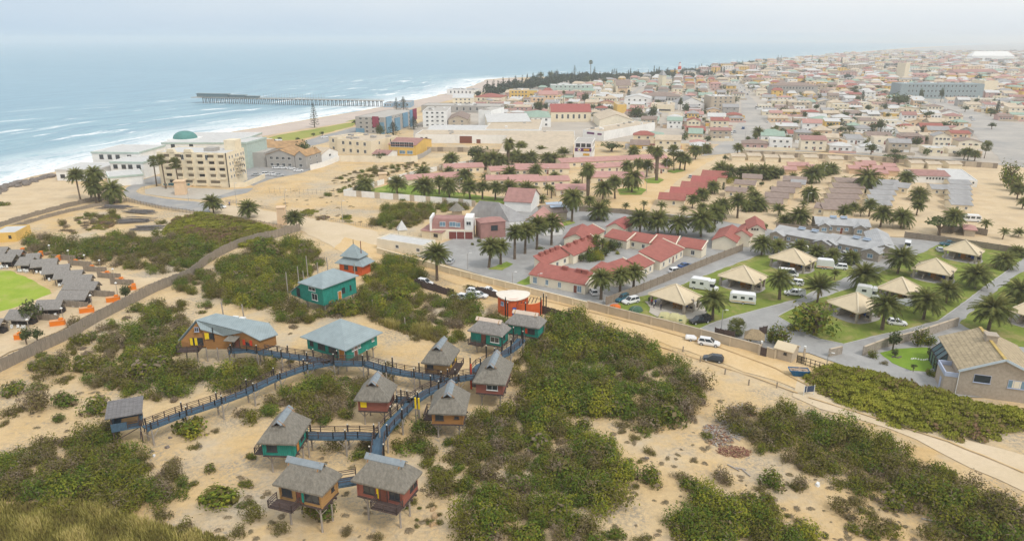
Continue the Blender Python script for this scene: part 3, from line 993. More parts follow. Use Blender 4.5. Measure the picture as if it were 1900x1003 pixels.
def roof_mb(kind, w, d, h, rh, ov, ridge='x', th=.16, ridgelen=None):
 m = MB()
 W2, D2 = w / 2 + ov, d / 2 + ov
 z0 = h
 def slabs(polys):
  for p in polys:
   q = [Vector(x) for x in p]
   m.poly(q)
   m.poly([x - Vector((0,0, th)) for x in reversed(q)])
   for i in range(len(q)):
    a, b_ = q[i], q[(i + 1) % len(q)]
    dz = Vector((0,0, th))
    m.poly([a - dz, b_ - dz, b_, a])
 e = z0 + th - ov * (rh / (d / 2 if ridge == 'x' else w / 2)) * .5 if kind in ('gable', 'hip', 'pyr') else z0 + th
 zt = z0 + rh + th
 if kind == 'gable':
  if ridge == 'x':
   slabs([[(-W2,-D2, e),(W2,-D2, e),(W2,0, zt),(-W2,0, zt)],[(W2, D2, e),(-W2, D2, e),(-W2,0, zt),(W2,0, zt)]])
  else:
   slabs([[(W2,-D2, e),(W2, D2, e),(0, D2, zt),(0,-D2, zt)],[(-W2, D2, e),(-W2,-D2, e),(0,-D2, zt),(0, D2, zt)]])
 elif kind in ('hip', 'pyr'):
  r = 0 if kind == 'pyr' else (ridgelen / 2 if ridgelen else max(0,(w - d) / 2 if ridge == 'x' else (d - w) / 2))
  a, b_ = ((-r, 0, zt),(r, 0, zt)) if ridge == 'x' else ((0,-r, zt),(0, r, zt))
  c = [(-W2,-D2, e),(W2,-D2, e),(W2, D2, e),(-W2, D2, e)]
  if r < .05:
   slabs([[c[0], c[1], a],[c[1], c[2], a],[c[2], c[3], a],[c[3], c[0], a]])
  elif ridge == 'x':
   slabs([[c[0], c[1], b_, a],[c[1], c[2], b_],[c[2], c[3], a, b_],[c[3], c[0], a]])
  else:
   slabs([[c[0], c[1], a],[c[1], c[2], b_, a],[c[2], c[3], b_],[c[3], c[0], a, b_]])
 elif kind == 'shed':
  slabs([[(-W2,-D2, z0 + th),(W2,-D2, z0 + th),(W2, D2, z0 + rh + th),(-W2, D2, z0 + rh + th)]])
 elif kind == 'flat':
  m.box(-w / 2 + .22, w / 2 - .22,-d / 2 + .22, d / 2 - .22, h - .5, h - .25)
 return m
def wall_mb(kind, w, d, h, rh, ridge, base=0.0):
 m = MB()
 x, y = w / 2, d / 2
 if kind == 'flat':
  m.box(-x, x, -y, y, base, h - .6)
  for a in ((-x, x, -y, -y + .2),(-x, x, y - .2, y),(-x, -x + .2,-y + .2, y - .2),(x - .2, x, -y + .2, y - .2)):
   m.box(*a, h - .6, h)
  return m
 m.poly([(-x, -y, base),(x, -y, base),(x, -y, h),(-x, -y, h)])
 hb = h + rh if kind == 'shed' else h
 m.poly([(x, y, base),(-x, y, base),(-x, y, hb),(x, y, hb)])
 if kind == 'gable' and ridge == 'x' or kind == 'shed':
  ap = 0 if kind == 'gable' else y
  for sx_ in (1,-1):
   q = [(sx_ * x, -y, base),(sx_ * x, y, base),(sx_ * x, y, h if kind == 'gable' else hb)] + ([(sx_ * x, 0, h + rh)] if kind == 'gable' else []) + [(sx_ * x, -y, h)]
   m.poly(q if sx_ > 0 else q[::-1])
 else:
  for sx_ in (1,-1):
   q = [(sx_ * x, -y, base),(sx_ * x, y, base),(sx_ * x, y, h),(sx_ * x, -y, h)]
   m.poly(q if sx_ > 0 else q[::-1])
 if kind == 'gable' and ridge == 'y':
  m.poly([(-x, -y, h),(x, -y, h),(0,-y, h + rh)])
  m.poly([(x, y, h),(-x, y, h),(0, y, h + rh)])
 if base > .1:
  m.poly([(-x, y, base),(x, y, base),(x, -y, base),(-x, -y, base)])
 return m
def bld(name, label, cat, R5, h, roof='gable', rh=1.5, wm='ivory_wall', rm='red_roof', ov=.35, ridge='x', wins=(), doors=(), base=0.0, group=None, keep=True, ridgelen=None, desc=None):
 """one building: Empty with wall, roof, windows and doors as parts.
 wins: (side, [t...], z centre, w, h[, frame, glass, mull]); doors: (side, t, w, h, mat)"""
 cx, cy, yaw, w, d = R5
 o = thing(name, label, cat, (cx, cy, 0), yaw, group)
 if not label:
  later(o, desc, (cx, cy, h * .5))
 wall_mb(roof, w, d, h, rh, ridge, base).build('wall', MATS[wm], o)
 roof_mb(roof, w, d, h, rh, ov, ridge, ridgelen=ridgelen).build('roof', MATS[rm], o)
 for wn in wins:
  s, ts, z, ww, wh = wn[:5]
  me_ = window_mesh(ww, wh, *(wn[5:]))
  for t in ts:
   l, r = onside(s, t, w, d, z)
   put('window', me_, o, l, r)
 for dr in doors:
  s, t, dw, dh, dm = dr[:5]
  l, r = onside(s, t, w, d, base + .02)
  put('door', door_mesh(dw, dh, dm), o, l, r)
 if keep:
  KEEP.append((cx, cy, yaw, w + 1, d + 1))
 return o
def lin(n, a=-.42, b=.42):
 return [a + (b - a) * (i + .5) / n for i in range(n)]
def addbox(o, name, mat, x0, x1, y0, y1, z0, z1):
 m = MB(); m.box(x0, x1, y0, y1, z0, z1)
 return m.build(name, MATS[mat], o)
# ---------------------------------------------------------------- the village on stilts
ZF = 3.0                                    # floor of the cabins and deck of the walkways
def railing(o, pts, z, h=1.0, name='railing', mat='plank_dark', gap=1.4):
 m = MB()
 for a, b in zip(pts, pts[1:]):
  a, b = Vector((*a[:2],0)), Vector((*b[:2],0))
  za = z
  for q in (.35, .7,1.0):
   m.bar((a.x, a.y, za + h * q),(b.x, b.y, za + h * q), .07 if q < 1 else .10, .07)
  k = max(1, int((b - a).length / gap))
  for i in range(k + 1):
   p = a + (b - a) * i / k
   m.box(p.x - .05, p.x + .05, p.y - .05, p.y + .05, za - .1, za + h)
 return m.build(name, MATS[mat], o)
def stilts(o, w, d, zf, xs, ys, r=.13):
 for x in xs:
  for y in ys:
   m = MB()
   m.tube((0,0,-.05),(0,0, zf), r * 1.1, r * .95,8)
   put('stilt', m.mesh('stilt', [MATS['pole_grey']]), o, (x * w, y * d, 0))
   b = MB()
   for dx, dy in ((1,0),(-1,0)):
    b.bar((0,0, zf - 1.1),(dx * .9, dy, zf - .06), .10)
   put('brace', b.mesh('brace', [MATS['pole_grey']]), o, (x * w, y * d, 0))
def thatch_roof(o, w, d, ze, rh, along, mat='thatch', cap='ridge_blue'):
 """half-hipped thatch with little gables at the ridge ends; w, d include the overhang"""
 if along == 'x':
  a_, b_ = d / 2, w / 2               # half width across the ridge, half length along it
  T = lambda x, y, z: (y, -x, z) if False else (y, x, z)
 else:
  a_, b_ = w / 2, d / 2
  T = lambda x, y, z: (x, y, z)
 m = MB()
 lev = [(1.0,1.0,0.0),(.80, .86, .24),(.60, .72, .47),(.36, .58, .70)]
 N = 7
 rings = []
 for fx, fy, fz in lev:
  ring = []
  for k in range(4):
   c = [(-1,-1),(1,-1),(1,1),(-1,1)]
   p, q = c[k], c[(k + 1) % 4]
   for i in range(N):
    t = i / N
    x, y = p[0] + (q[0] - p[0]) * t, p[1] + (q[1] - p[1]) * t
    bow = 1 - .0 * abs(t - .5)
    ring.append(T(x * a_ * fx * bow, y * b_ * fy * bow, ze + rh * fz + RD.uniform(-.05, .05)))
  rings.append(ring)
 flip = along == 'x'
 def add(q, mi=0):
  m.poly(q[::-1] if flip else q, mi)
 n = 4 * N
 for r0, r1 in zip(rings, rings[1:]):
  for k in range(n):
   k2 = (k + 1) % n
   add([r0[k], r0[k2], r1[k2], r1[k]])
 low = [(p[0] * .985, p[1] * .985, ze - .28 + RD.uniform(-.05, .05)) for p in rings[0]]
 inn = [(p[0] * .86, p[1] * .86, ze - .05) for p in rings[0]]
 for k in range(n):
  k2 = (k + 1) % n
  add([low[k], low[k2], rings[0][k2], rings[0][k]])
  add([inn[k], inn[k2], low[k2], low[k]])
 gx, gy, gz = a_ * .36, b_ * .58, ze + rh * .70
 rl = b_ * .72
 zr = ze + rh
 for sx_ in (1,-1):
  q = [T(sx_ * gx, -gy - .12, gz), T(sx_ * gx, gy + .12, gz), T(0, rl, zr), T(0,-rl, zr)]
  add(q if sx_ > 0 else q[::-1])
  add([(p[0], p[1], p[2] - .2) for p in (q[::-1] if sx_ > 0 else q)])
 m.build('roof', MATS[mat], o)
 for sy in (1,-1):
  g_ = MB()
  q = [T(-gx * .9, sy * gy, gz - .02), T(gx * .9, sy * gy, gz - .02), T(0, sy * gy, zr - .15)]
  g_.poly(q); g_.poly(q[::-1])
  for (p0, p1) in ((q[0], q[2]),(q[1], q[2])):
   pe = T(0, sy * rl, zr) if True else p1
   g_.bar((p0[0], p0[1], p0[2]),(p1[0], p1[1], p1[2] + .1), .14, .2,1)
  g_.build('gable', [MATS['plank_dark'], MATS['wood_orange']], o)
 c = MB()
 for sx_ in (1,-1):
  q = [T(sx_ * .62,-rl - .05, zr - .48), T(sx_ * .62, rl + .05, zr - .48), T(0, rl + .05, zr + .07), T(0,-rl - .05, zr + .07)]
  c.poly(q); c.poly([(p[0], p[1], p[2] - .12) for p in q[::-1]])
  for (i, j) in ((0,1),(1,2),(2,3),(3,0)):
   c.poly([(q[i][0], q[i][1], q[i][2] - .12),(q[j][0], q[j][1], q[j][2] - .12), q[j], q[i]])
 c.build('ridge_cap', MATS[cap], o)
def shutter(o, side, t, w, d, z, sw, sh, mat='yellow_paint'):
 (x, y, z_), r = onside(side, t, w, d, z)
 m = MB(); m.box(-sw / 2, sw / 2,-.12,-.072,-sh / 2, sh / 2)
 return put('shutter', m.mesh('shutter', [MATS[mat]]), o, (x, y, z_), r)
def cabin(label, A, B, C, wm, along='y', ze=5.15, rh=2.9, zf=ZF, cap='ridge_blue', wins=(), shut=(), balc=None, thm='thatch', stl=((-.36, .36),(-.34, .34)), inset=.62, door=None, group='thatched stilt cabins'):
 R5 = rect(A, B, C, ze, None, True)
 cx, cy, yaw, w, d = R5
 o = thing('stilt_cabin', label, 'cabin', (cx, cy, 0), yaw, group)
 w2, d2 = w - 2 * inset, d - 2 * inset
 m = MB()
 m.box(-w2 / 2, w2 / 2,-d2 / 2, d2 / 2, zf, ze + .3)
 f = MB()
 f.box(-w2 / 2 - .12, w2 / 2 + .12,-d2 / 2 - .12, d2 / 2 + .12, zf - .22, zf - .003)
 for t in (-.3,0, .3):
  f.box(-w2 / 2 - .3, w2 / 2 + .3, t * d2 - .1, t * d2 + .1, zf - .44, zf - .222)
 f.build('floor', MATS['plank_dark'], o)
 for sx_ in (-1,1):
  for sy in (-1,1):
   m.box(sx_ * w2 / 2 - .09, sx_ * w2 / 2 + .09, sy * d2 / 2 - .09, sy * d2 / 2 + .09, zf, ze + .15)
 m.build('wall', MATS[wm], o)
 thatch_roof(o, w, d, ze, rh, along, thm, cap)
 stilts(o, w2, d2, zf - .44, *stl)
 for s, t, ww, wh, fm in wins:
  l, r = onside(s, t, w2, d2, zf + 1.2)
  put('window', window_mesh(ww, wh, fm, 'glass', 1), o, l, r)
 for s, t, sw, sh, sm_ in shut:
  shutter(o, s, t, w2, d2, zf + 1.2, sw, sh, sm_)
 if door:
  s, t, dm = door
  l, r = onside(s, t, w2, d2, zf + .02)
  put('door', door_mesh(.9,1.95, dm, 'frame_dark'), o, l, r)
 if balc:
  s, t0, t1, dep = balc
  if s == 'f':
   x0, x1, y0, y1 = t0 * w2, t1 * w2,-d2 / 2 - dep, -d2 / 2 - .13
   rp = [(x0, y1),(x0, y0),(x1, y0),(x1, y1)]
  elif s == 'l':
   x0, x1, y0, y1 = -w2 / 2 - dep, -w2 / 2 - .13, t0 * d2, t1 * d2
   rp = [(x1, y1),(x0, y1),(x0, y0),(x1, y0)]
  else:
   x0, x1, y0, y1 = w2 / 2 + .13, w2 / 2 + dep, t0 * d2, t1 * d2
   rp = [(x0, y0),(x1, y0),(x1, y1),(x0, y1)]
  b = addbox(o, 'balcony', 'plank_dark', x0, x1, y0, y1, zf - .2, zf - .02)
  railing(b, rp, zf, .95)
  q = MB()
  for px_ in ((x0 + x1) / 2,):
   q.bar(((x0 + x1) / 2,(y0 + y1) / 2, zf - .2),((x0 + x1) / 2 * .6,(y0 + y1) / 2 * .75, zf - 1.5), .12)
  q.build('brace', MATS['pole_grey'], b)
 KEEP.append((cx, cy, yaw, w - 2.5, d - 2.5))
 return o
cabin('green thatched cabin on stilts with red edged balcony at the outer end', (477,820),(549,824),(575,778), 'wood_green', ze=5.7, zf=3.4, wins=(('f', -.22,1.5,1.1, 'frame_dark'),('r', .1,1.3,1.1, 'frame_dark')), balc=('l', -.45, .4,1.5), door=('r', -.25, 'door_orange'))
cabin('dark red thatched cabin with closed yellow shutter facing the scrub', (654.6,743.5),(722,744.6),(741,714), 'wood_red', shut=(('f', -.32,1.0,1.1, 'yellow_paint'),), wins=(('r', .1,1.2,1.1, 'frame_dark'),), door=('r', .3, 'door_brown'))
cabin('orange brown thatched cabin beside two yellow posts, dark side deck', (793.5,766.5),(864.7,768),(874,729), 'wood_orange', wins=(('f', -.27,1.3,1.1, 'frame_dark'),('f', .3, .7, .45, 'frame_dark')), balc=('l', -.3, .3,1.6))
cabin('tawny thatched cabin with open yellow shutters behind the walkway junction', (780.4,672),(835,677),(854,648.5), 'wood_tan', wins=(('f', -.28,1.2,1.0, 'frame_dark'),('r', .1,1.3,1.1, 'frame_dark')), shut=(('r', .36, .6,1.2, 'yellow_paint'),('r', -.2, .5,1.2, 'yellow_paint')), balc=('r', -.4, .45,1.5))
cabin('large dark red thatched cabin with white framed window', (876.5,708),(938,714),(951,673), 'wood_red', wins=(('f', .1,1.9,1.0, 'frame_white'),('r', .1,1.3,1.0, 'frame_dark')), balc=('l', -.2, .45,1.3))
cabin('tawny thatched cabin with wide front, dark corner balcony, nearest row', (498,903.5),(598,919),(642,881), 'wood_tan', along='x', ze=6.6, zf=4.15, wins=(('f', -.33,1.5,1.2, 'frame_dark'),('f', .27,2.1,1.2, 'frame_dark'),('r', .2, .6, .5, 'frame_dark')), balc=('f', -.58,-.02,1.9), door=('f', -.02, 'door_brown'), shut=(('f', .06, .35,1.7, 'wood_green'),), stl=((-.38, .38),(-.34, .34)))
cabin('dark red thatched cabin with wide front and person on its balcony', (647.5,893.6),(750.5,914.8),(787,875), 'wood_red', along='x', ze=6.4, zf=3.95, wins=(('f', -.24,1.7,1.1, 'frame_dark'),('f', .32,1.5,1.1, 'frame_dark'),('r', .1, .8, .8, 'frame_dark'),('r', .38, .8, .8, 'frame_dark')), balc=('f', -.06, .5,1.7), door=('f', .08, 'door_brown'), shut=(('f', -.05, .28,1.7, 'yellow_paint'),))
cabin('green thatched cabin with pale ridge and bright room behind its window', (866,613),(932,623.6),(950,608), 'wood_green', along='x', ze=4.9, rh=2.3, zf=2.4, cap='ridge_pink', wins=(('f', .30,1.9,1.2, 'frame_white'),('r', 0, .8, .8, 'frame_dark')), door=('f', -.08, 'door_brown'), balc=('f', -.52,-.02,1.3), thm='thatch_grey', group='green thatched houses with pale ridges')
cabin('green thatched cabin with pale ridge below the orange building', (937,597.5),(1001,609),(1013,594), 'wood_green', along='x', ze=4.6, rh=2.3, zf=2.2, cap='ridge_pink', wins=(('f', .28,1.6,1.1, 'frame_dark'),), shut=(('f', .12, .5,1.1, 'red_paint'),), thm='thatch_grey', group='green thatched houses with pale ridges')
# --- walkways
def deck_run(label, px, width=1.7, zs=None, posts=True, tall=1.25, gap=5.6, rails=True):
 """raised walkway along photo pixels of its deck; tall posts on both sides"""
 z = ZF - .05
 pts = [P(u, v, z if zs is None else zs[i]) for i, (u, v) in enumerate(px)]
 o = thing('raised_walkway', label, 'walkway', (pts[0].x, pts[0].y, 0),0, 'raised blue walkways')
 org = Vector((pts[0].x, pts[0].y, 0))
 q = [p - org for p in pts]
 L, Rr = [],[]
 for i in range(len(q)):
  d = (q[min(i + 1, len(q) - 1)] - q[max(i - 1,0)])
  d.z = 0
  d.normalize()
  n = Vector((-d.y, d.x, 0)) * width / 2
  L.append(q[i] + n); Rr.append(q[i] - n)
 m = MB()
 t = Vector((0,0, .10))
 for i in range(len(q) - 1):
  m.hexa([Rr[i] - t, Rr[i + 1] - t, L[i + 1] - t, L[i] - t],[Rr[i], Rr[i + 1], L[i + 1], L[i]])
 m.build('deck', MATS['deck_blue'], o)
 b = MB()
 for S in (L, Rr):
  for i in range(len(q) - 1):
   dz = Vector((0,0, .24))
   b.bar(S[i] - dz, S[i + 1] - dz, .12, .26)
 b.build('beam', MATS['deck_blue'], o)
 if rails:
  for S in (L, Rr):
   r = MB()
   for i in range(len(q) - 1):
    for hh in (.45, .8,1.05):
     dz = Vector((0,0, hh))
     r.bar(S[i] + dz, S[i + 1] + dz, .08, .07)
    k = max(1, int((S[i + 1] - S[i]).length / 1.7))
    for j in range(k + 1):
     p = S[i] + (S[i + 1] - S[i]) * j / k
     r.box(p.x - .06, p.x + .06, p.y - .06, p.y + .06, p.z, p.z + 1.05)
   r.build('railing', MATS['plank_dark'], o)
 if posts:
  acc_, nxt = 0.0, .6
  for i in range(len(q) - 1):
   ln = (q[i + 1] - q[i]).length
   while nxt <= acc_ + ln:
    f = (nxt - acc_) / ln
    for S, sg in ((L, 1),(Rr, -1)):
     p = S[i] + (S[i + 1] - S[i]) * f
     d = (q[i + 1] - q[i]).normalized()
     p = p + Vector((-d.y, d.x, 0)) * .16 * sg
     pm = MB()
     hh = tall * RD.uniform(.85,1.25)
     pm.tube((0,0,-.05),(0,0, p.z - .1), .15, .135,8,0)
     pm.tube((0,0, p.z - .1),(0,0, p.z + hh), .135, .125,8,1)
     pm.tube((0,0, p.z + hh),(0,0, p.z + hh + .14), .12, .11,8,2)
     put('post', pm.mesh('post', [MATS['pole_grey'], MATS['pole_black'], MATS['pole_cap']]), o, (p.x, p.y, 0))
    c = q[i] + (q[i + 1] - q[i]) * f
    xb = MB()
    n = Vector((-(q[i + 1] - q[i]).y, (q[i + 1] - q[i]).x, 0)).normalized()
    d = (q[i + 1] - q[i]).normalized()
    z1 = c.z - .4
    xb.bar(c - n * .95 + Vector((0,0,-.5)), c + n * .95 + Vector((0,0,-.5)), .14)
    for sg in (1,-1):
     for s2 in (1,-1):
      e = c + n * .95 * s2
      xb.bar((e.x, e.y, z1 - 1.3),(e.x + d.x * sg * 1.2, e.y + d.y * sg * 1.2, z1 + .02), .09)
    xb.build('brace', MATS['pole_grey'], o)
    nxt += gap
   acc_ += ln
 for i in range(len(pts) - 1):
  c = (pts[i] + pts[i + 1]) / 2
  dd = pts[i + 1] - pts[i]
  KEEP.append((c.x, c.y, math.atan2(dd.y, dd.x), dd.length, width * .6))
 return o
deck_run('long blue walkway from the lookout shelter up to the junction', [(268,793),(330,769),(395,748),(452,727),(510,700),(560,682),(617,670)])
deck_run('blue walkway in front of the orange wooden lodge', [(425,650),(462,647),(510,655),(560,662),(612,671)], tall=1.4)
deck_run('blue walkway passing the big pyramid roofed green house', [(617,671),(681,673),(715,683),(747,690),(809,699),(830,705)], tall=1.7)
deck_run('blue walkway climbing from nearest cabins past the two yellow posts', [(699,850),(703,812),(723,786),(747,763),(766,743),(790,727),(823,713),(842,703)], tall=1.7)
deck_run('blue walkway between the tawny cabin and the large red cabin', [(842,703),(862,699),(882,696)], tall=1.3, gap=4)
deck_run('blue walkway rising towards the two pale ridged green cabins', [(880,690),(890,678),(912,668),(937,654),(957,640),(967,628)], tall=2.4, gap=5)
deck_run('short blue walkway to the outer green cabin', [(566,806),(620,807),(666,806),(699,808)], tall=1.2, zs=[3.3,3.1,2.95,2.95])
deck_run('short blue walkway to the red cabin with yellow shutter', [(734,739),(748,740),(766,743)], tall=1.2, gap=3)
deck_run('short blue bridge linking the two nearest cabins', [(626,894),(662,888)], posts=False, zs=[4.0,3.9])
def post(name, label, cat, u, v, h, r, mat, cap=None, group=None, lean=0):
 p = P(u, v)
 m = MB()
 m.tube((0,0,-.05),(lean, 0, h), r, r * .85,8)
 mats = [MATS[mat]]
 if cap:
  m.tube((lean, 0, h),(lean, 0, h + .25), r * .95, r * .6,8,1)
  mats.append(MATS[cap])
 o = m.build(name, mats, None, loc=p)
 tag(o, label, cat, group)
 if not label:
  later(o, None, p)
 return o
for k, (u, v) in enumerate(((771,765),(777.5,766))):
 pz = P(u, v - 10, ZF)
 m = MB(); m.tube((0,0,0),(0,0, ZF + 1.6), .13, .13,8); m.tube((0,0, ZF - .2),(0,0, ZF + 1.75), .16, .16,8,1)
 tag(m.build('painted_post', [MATS['pole_grey'], MATS['yellow_paint']], None, loc=(pz.x, pz.y, 0)),['yellow painted post by the walkway, the one nearer the red cabin', 'yellow painted post by the walkway, the one nearer the orange cabin'][k], 'post', 'yellow posts beside the walkway')
for (u, v, h, lb) in ((738,772,5.2, 'thick grey pole standing beside the lower walkway'),(707,842,5.5, 'tall weathered pole with yellow foot beside the lowest walkway'),(1010,628,5.0, 'pale grey pole in scrub beside the pale ridged cabins'),(692,580,3.2, 'bleached dead stump standing in scrub behind the pyramid roof'),(752,613,3.0, 'thin bare pole on the sand clearing')):
 post('wooden_pole', lb, 'pole', u, v, h, .13, 'pole_grey')
for k, (u, v) in enumerate(((968,640),(972,622),(975,610),(1003,585),(1008,582),(1013,583),(938,590),(942,592))):
 o = post('dark_pole', None, 'pole', u, v, [5,5.5,6,4.5,5,4.5,5,4][k], .14, 'pole_black', 'pole_cap', 'dark totem poles')
 TOLABEL[-1] = (o, 'tall black pole with pale cap', *TOLABEL[-1][2:])
m = MB(); q = P(874,693, ZF); m.tube((0,0,0),(0,0, ZF + 1.9), .15, .15,8)
tag(m.build('painted_post', MATS['red_paint'], None, loc=(q.x, q.y, 0)), 'bright red post beside the large red cabin', 'post')
# --- lookout shelter at the end of the long walkway
R5 = rect((207,800),(262,790),(256,770), ZF - .05)
o = thing('lookout_shelter', 'blue wooden lookout shelter with weathered plank roof on stilts', 'shelter', (R5[0], R5[1],0), R5[2])
w, d = R5[3], max(R5[4],3.6)
addbox(o, 'deck', 'deck_blue', -w / 2, w / 2,-d / 2, d / 2, ZF - .25, ZF - .05)
for nm, a in (('side_panel', (-w / 2,-w / 2 + .08,-d / 2, d / 2)),('side_panel', (-w / 2 + .08, w / 2, d / 2 - .08, d / 2)),('side_panel', (-w / 2 + .08, w * .05,-d / 2,-d / 2 + .08))):
 addbox(o, nm, 'deck_blue', *a, ZF - .05, ZF + 1.1)
railing(o, [(w * .05,-d / 2),(w / 2,-d / 2)], ZF, .95)
for x in (-.46, .46):
 for y in (-.46, .46):
  m = MB(); m.box(-.09, .09,-.09, .09,0, ZF + 2.35 + (.45 if y > 0 else 0))
  put('post', m.mesh('post', [MATS['plank_dark']]), o, (x * w, y * d, 0))
m = MB()
m.hexa([(-w / 2 - .5,-d / 2 - .5, ZF + 2.3),(w / 2 + .5,-d / 2 - .5, ZF + 2.3),(w / 2 + .5, d / 2 + .5, ZF + 2.9),(-w / 2 - .5, d / 2 + .5, ZF + 2.9)],[(-w / 2 - .5,-d / 2 - .5, ZF + 2.42),(w / 2 + .5,-d / 2 - .5, ZF + 2.42),(w / 2 + .5, d / 2 + .5, ZF + 3.02),(-w / 2 - .5, d / 2 + .5, ZF + 3.02)])
for i in range(9):
 x = -w / 2 - .5 + (w + 1) * (i + .5) / 9
 m.bar((x, -d / 2 - .52, ZF + 2.45),(x, d / 2 + .52, ZF + 3.05), .12, .05)
m.build('roof', MATS['plank_grey'], o)
addbox(o, 'bench', 'wood_tan', -w * .2, w * .35,-d * .1, d * .2, ZF - .05, ZF + .45)
m = MB()
for x in (-.4, .4):
 m.bar((x * w, -d / 2, .8),(x * w, d / 2, ZF - .3), .1)
 m.bar((-.46 * w, x * d, 1),(.46 * w, x * d, ZF - .3), .1)
m.build('brace', MATS['plank_dark'], o)
KEEP.append((*R5[:3], w, d))
# --- orange wooden lodge with one big sweeping roof
def at_px(pts, org):
 return [P(u, v, z) - org for u, v, z in pts]
org = P(400,690,0)
o = thing('wooden_lodge', 'orange wooden lodge with sweeping grey roof and yellow shutters', 'lodge', org)
a, b, c, d_, e, f, g_, h_, l_ = at_px([(363,593,8.4),(401,580.5,8.4),(499,598.5,7.2),(516,619.5,5.3),(482,631,5.3),(450.5,615,6.9),(415,621.6,5.6),(372,610,6.9),(330.5,631,4.6)], org)
l2 = b + (l_ - a)
def slab_roof(o, faces, mat, th=.16, name='roof'):
 m = MB()
 for q in faces:
  nn = (q[1] - q[0]).cross(q[2] - q[0])
  q = q if nn.z > 0 else q[::-1]
  m.poly(q)
  dz = Vector((0,0, th))
  m.poly([p - dz for p in q[::-1]])
  for i in range(len(q)):
   p0, p1 = q[i], q[(i + 1) % len(q)]
   m.poly([p0 - dz, p1 - dz, p1, p0])
 return m.build(name, MATS[mat], o)
slab_roof(o, [[a, h_, g_],[a, g_, f],[a, f, b],[b, f, c],[f, d_, c],[f, e, d_]], 'blue_roof')
slab_roof(o, [[a, b, l2, l_]], 'blue_roof')
def drop(p, z):
 return Vector((p.x, p.y, z))
zf = 3.1
inn = lambda p, t=.5: p + (Vector(((b.x + e.x) / 2,(b.y + e.y) / 2, p.z)) - p).normalized() * t
A_, H_, L_, G_, F2, E_, D2, C_, B_ = [inn(x) for x in (a, h_, l_, g_, f, e, d_, c, b)]
dz = Vector((0,0, .18))
m = MB()
for q in ([drop(L_, zf), drop(H_, zf), H_ - dz, A_ - dz, L_ - dz],[drop(H_, 2.6), drop(G_, 2.6), G_ - dz, H_ - dz],[drop(G_, zf), drop(E_, zf), E_ - dz, F2 - dz, G_ - dz],[drop(E_, zf), drop(D2, zf), D2 - dz, E_ - dz],[drop(D2, zf), drop(C_, zf), C_ - dz, D2 - dz],[drop(L_, zf), drop(L_ + (B_ - A_), zf), L_ + (B_ - A_) - dz, L_ - dz],[drop(L_ + (B_ - A_), zf), drop(C_, zf), C_ - dz, B_ - dz, L_ + (B_ - A_) - dz]):
 m.poly(q)
m.build('wall', MATS['wood_orange'], o)
m = MB()
m.poly([drop(x, zf - .02) for x in (L_, H_, G_, E_, D2, C_, L_ + (B_ - A_))])
m.poly([drop(x, zf - .25) for x in (L_, H_, G_, E_, D2, C_, L_ + (B_ - A_))][::-1])
m.build('floor', MATS['plank_dark'], o)
def on_wall(o, p0, p1, t, z, me_, name, off=.02):
 dd = (p1 - p0).to_2d()
 q = p0.to_2d() + dd * t
 n = Vector((dd.y, -dd.x)).normalized()
 put(name, me_, o, (q.x + n.x * off, q.y + n.y * off, z), math.atan2(dd.y, dd.x))
on_wall(o, L_, H_, .72,5.9 + .9, window_mesh(.8, .9, 'frame_blue'), 'window')
on_wall(o, L_, H_, .50,4.3, window_mesh(1.1,1.5, 'frame_dark'), 'window')
on_wall(o, L_, H_, .78,4.3, window_mesh(1.3,1.5, 'frame_dark'), 'window')
def flap(w, h, mat):
 k = ('flap', w, h, mat)
 if k not in WIN:
  m = MB(); m.box(-w / 2, w / 2,-.11,-.072,-h / 2, h / 2); WIN[k] = m.mesh('shutter', [MATS[mat]])
 return WIN[k]
for t in (.44, .63):
 on_wall(o, L_, H_, t, 4.3, flap(.5,1.5, 'yellow_paint'), 'shutter')
on_wall(o, H_, G_, .28,5.4, window_mesh(1.4,1.2, 'frame_dark'), 'window')
on_wall(o, H_, G_, .12,5.4, flap(.8,1.3, 'yellow_paint'), 'shutter')
on_wall(o, G_, E_, .66,4.5, window_mesh(1.4,1.1, 'frame_dark'), 'window')
for t in (.55, .77):
 on_wall(o, G_, E_, t, 4.5, flap(.55,1.15, 'red_paint'), 'shutter')
on_wall(o, G_, E_, .32, zf, door_mesh(1.0,2.0, 'door_brown', 'frame_dark'), 'door')
q = (G_ + E_) / 2
m = MB()
pp = [G_ + (E_ - G_) * .1, G_ + (E_ - G_) * .45]
nn = Vector(((E_ - G_).y, -(E_ - G_).x, 0)).normalized()
m.hexa([drop(pp[0] + nn * 2,5.2), drop(pp[1] + nn * 2,5.2), drop(pp[1],5.6), drop(pp[0],5.6)],[drop(pp[0] + nn * 2,5.3), drop(pp[1] + nn * 2,5.3), drop(pp[1],5.7), drop(pp[0],5.7)])
m.build('porch_roof', MATS['thatch'], o)
for p in (L_ + (H_ - L_) * .15, L_ + (H_ - L_) * .6, H_, G_, E_, D2,(G_ + H_) / 2):
 m = MB(); m.tube((0,0,-.05),(0,0, zf - .2), .15, .14,8)
 put('stilt', m.mesh('stilt', [MATS['pole_grey']]), o, (p.x, p.y, 0))
n2 = Vector(((H_ - L_).y, -(H_ - L_).x, 0)).normalized()
m = MB()
x0, x1 = L_ + (H_ - L_) * -.05, L_ + (H_ - L_) * .85
m.hexa([drop(x0 + n2 * 2, zf - .2), drop(x1 + n2 * 2, zf - .2), drop(x1 + n2 * .1, zf - .2), drop(x0 + n2 * .1, zf - .2)],[drop(x0 + n2 * 2, zf - .03), drop(x1 + n2 * 2, zf - .03), drop(x1 + n2 * .1, zf - .03), drop(x0 + n2 * .1, zf - .03)])
bl = m.build('balcony', MATS['plank_dark'], o)
railing(bl, [tuple(x0 + n2 * .1), tuple(x0 + n2 * 2), tuple(x1 + n2 * 2), tuple(x1 + n2 * .1)], zf, 1.0)
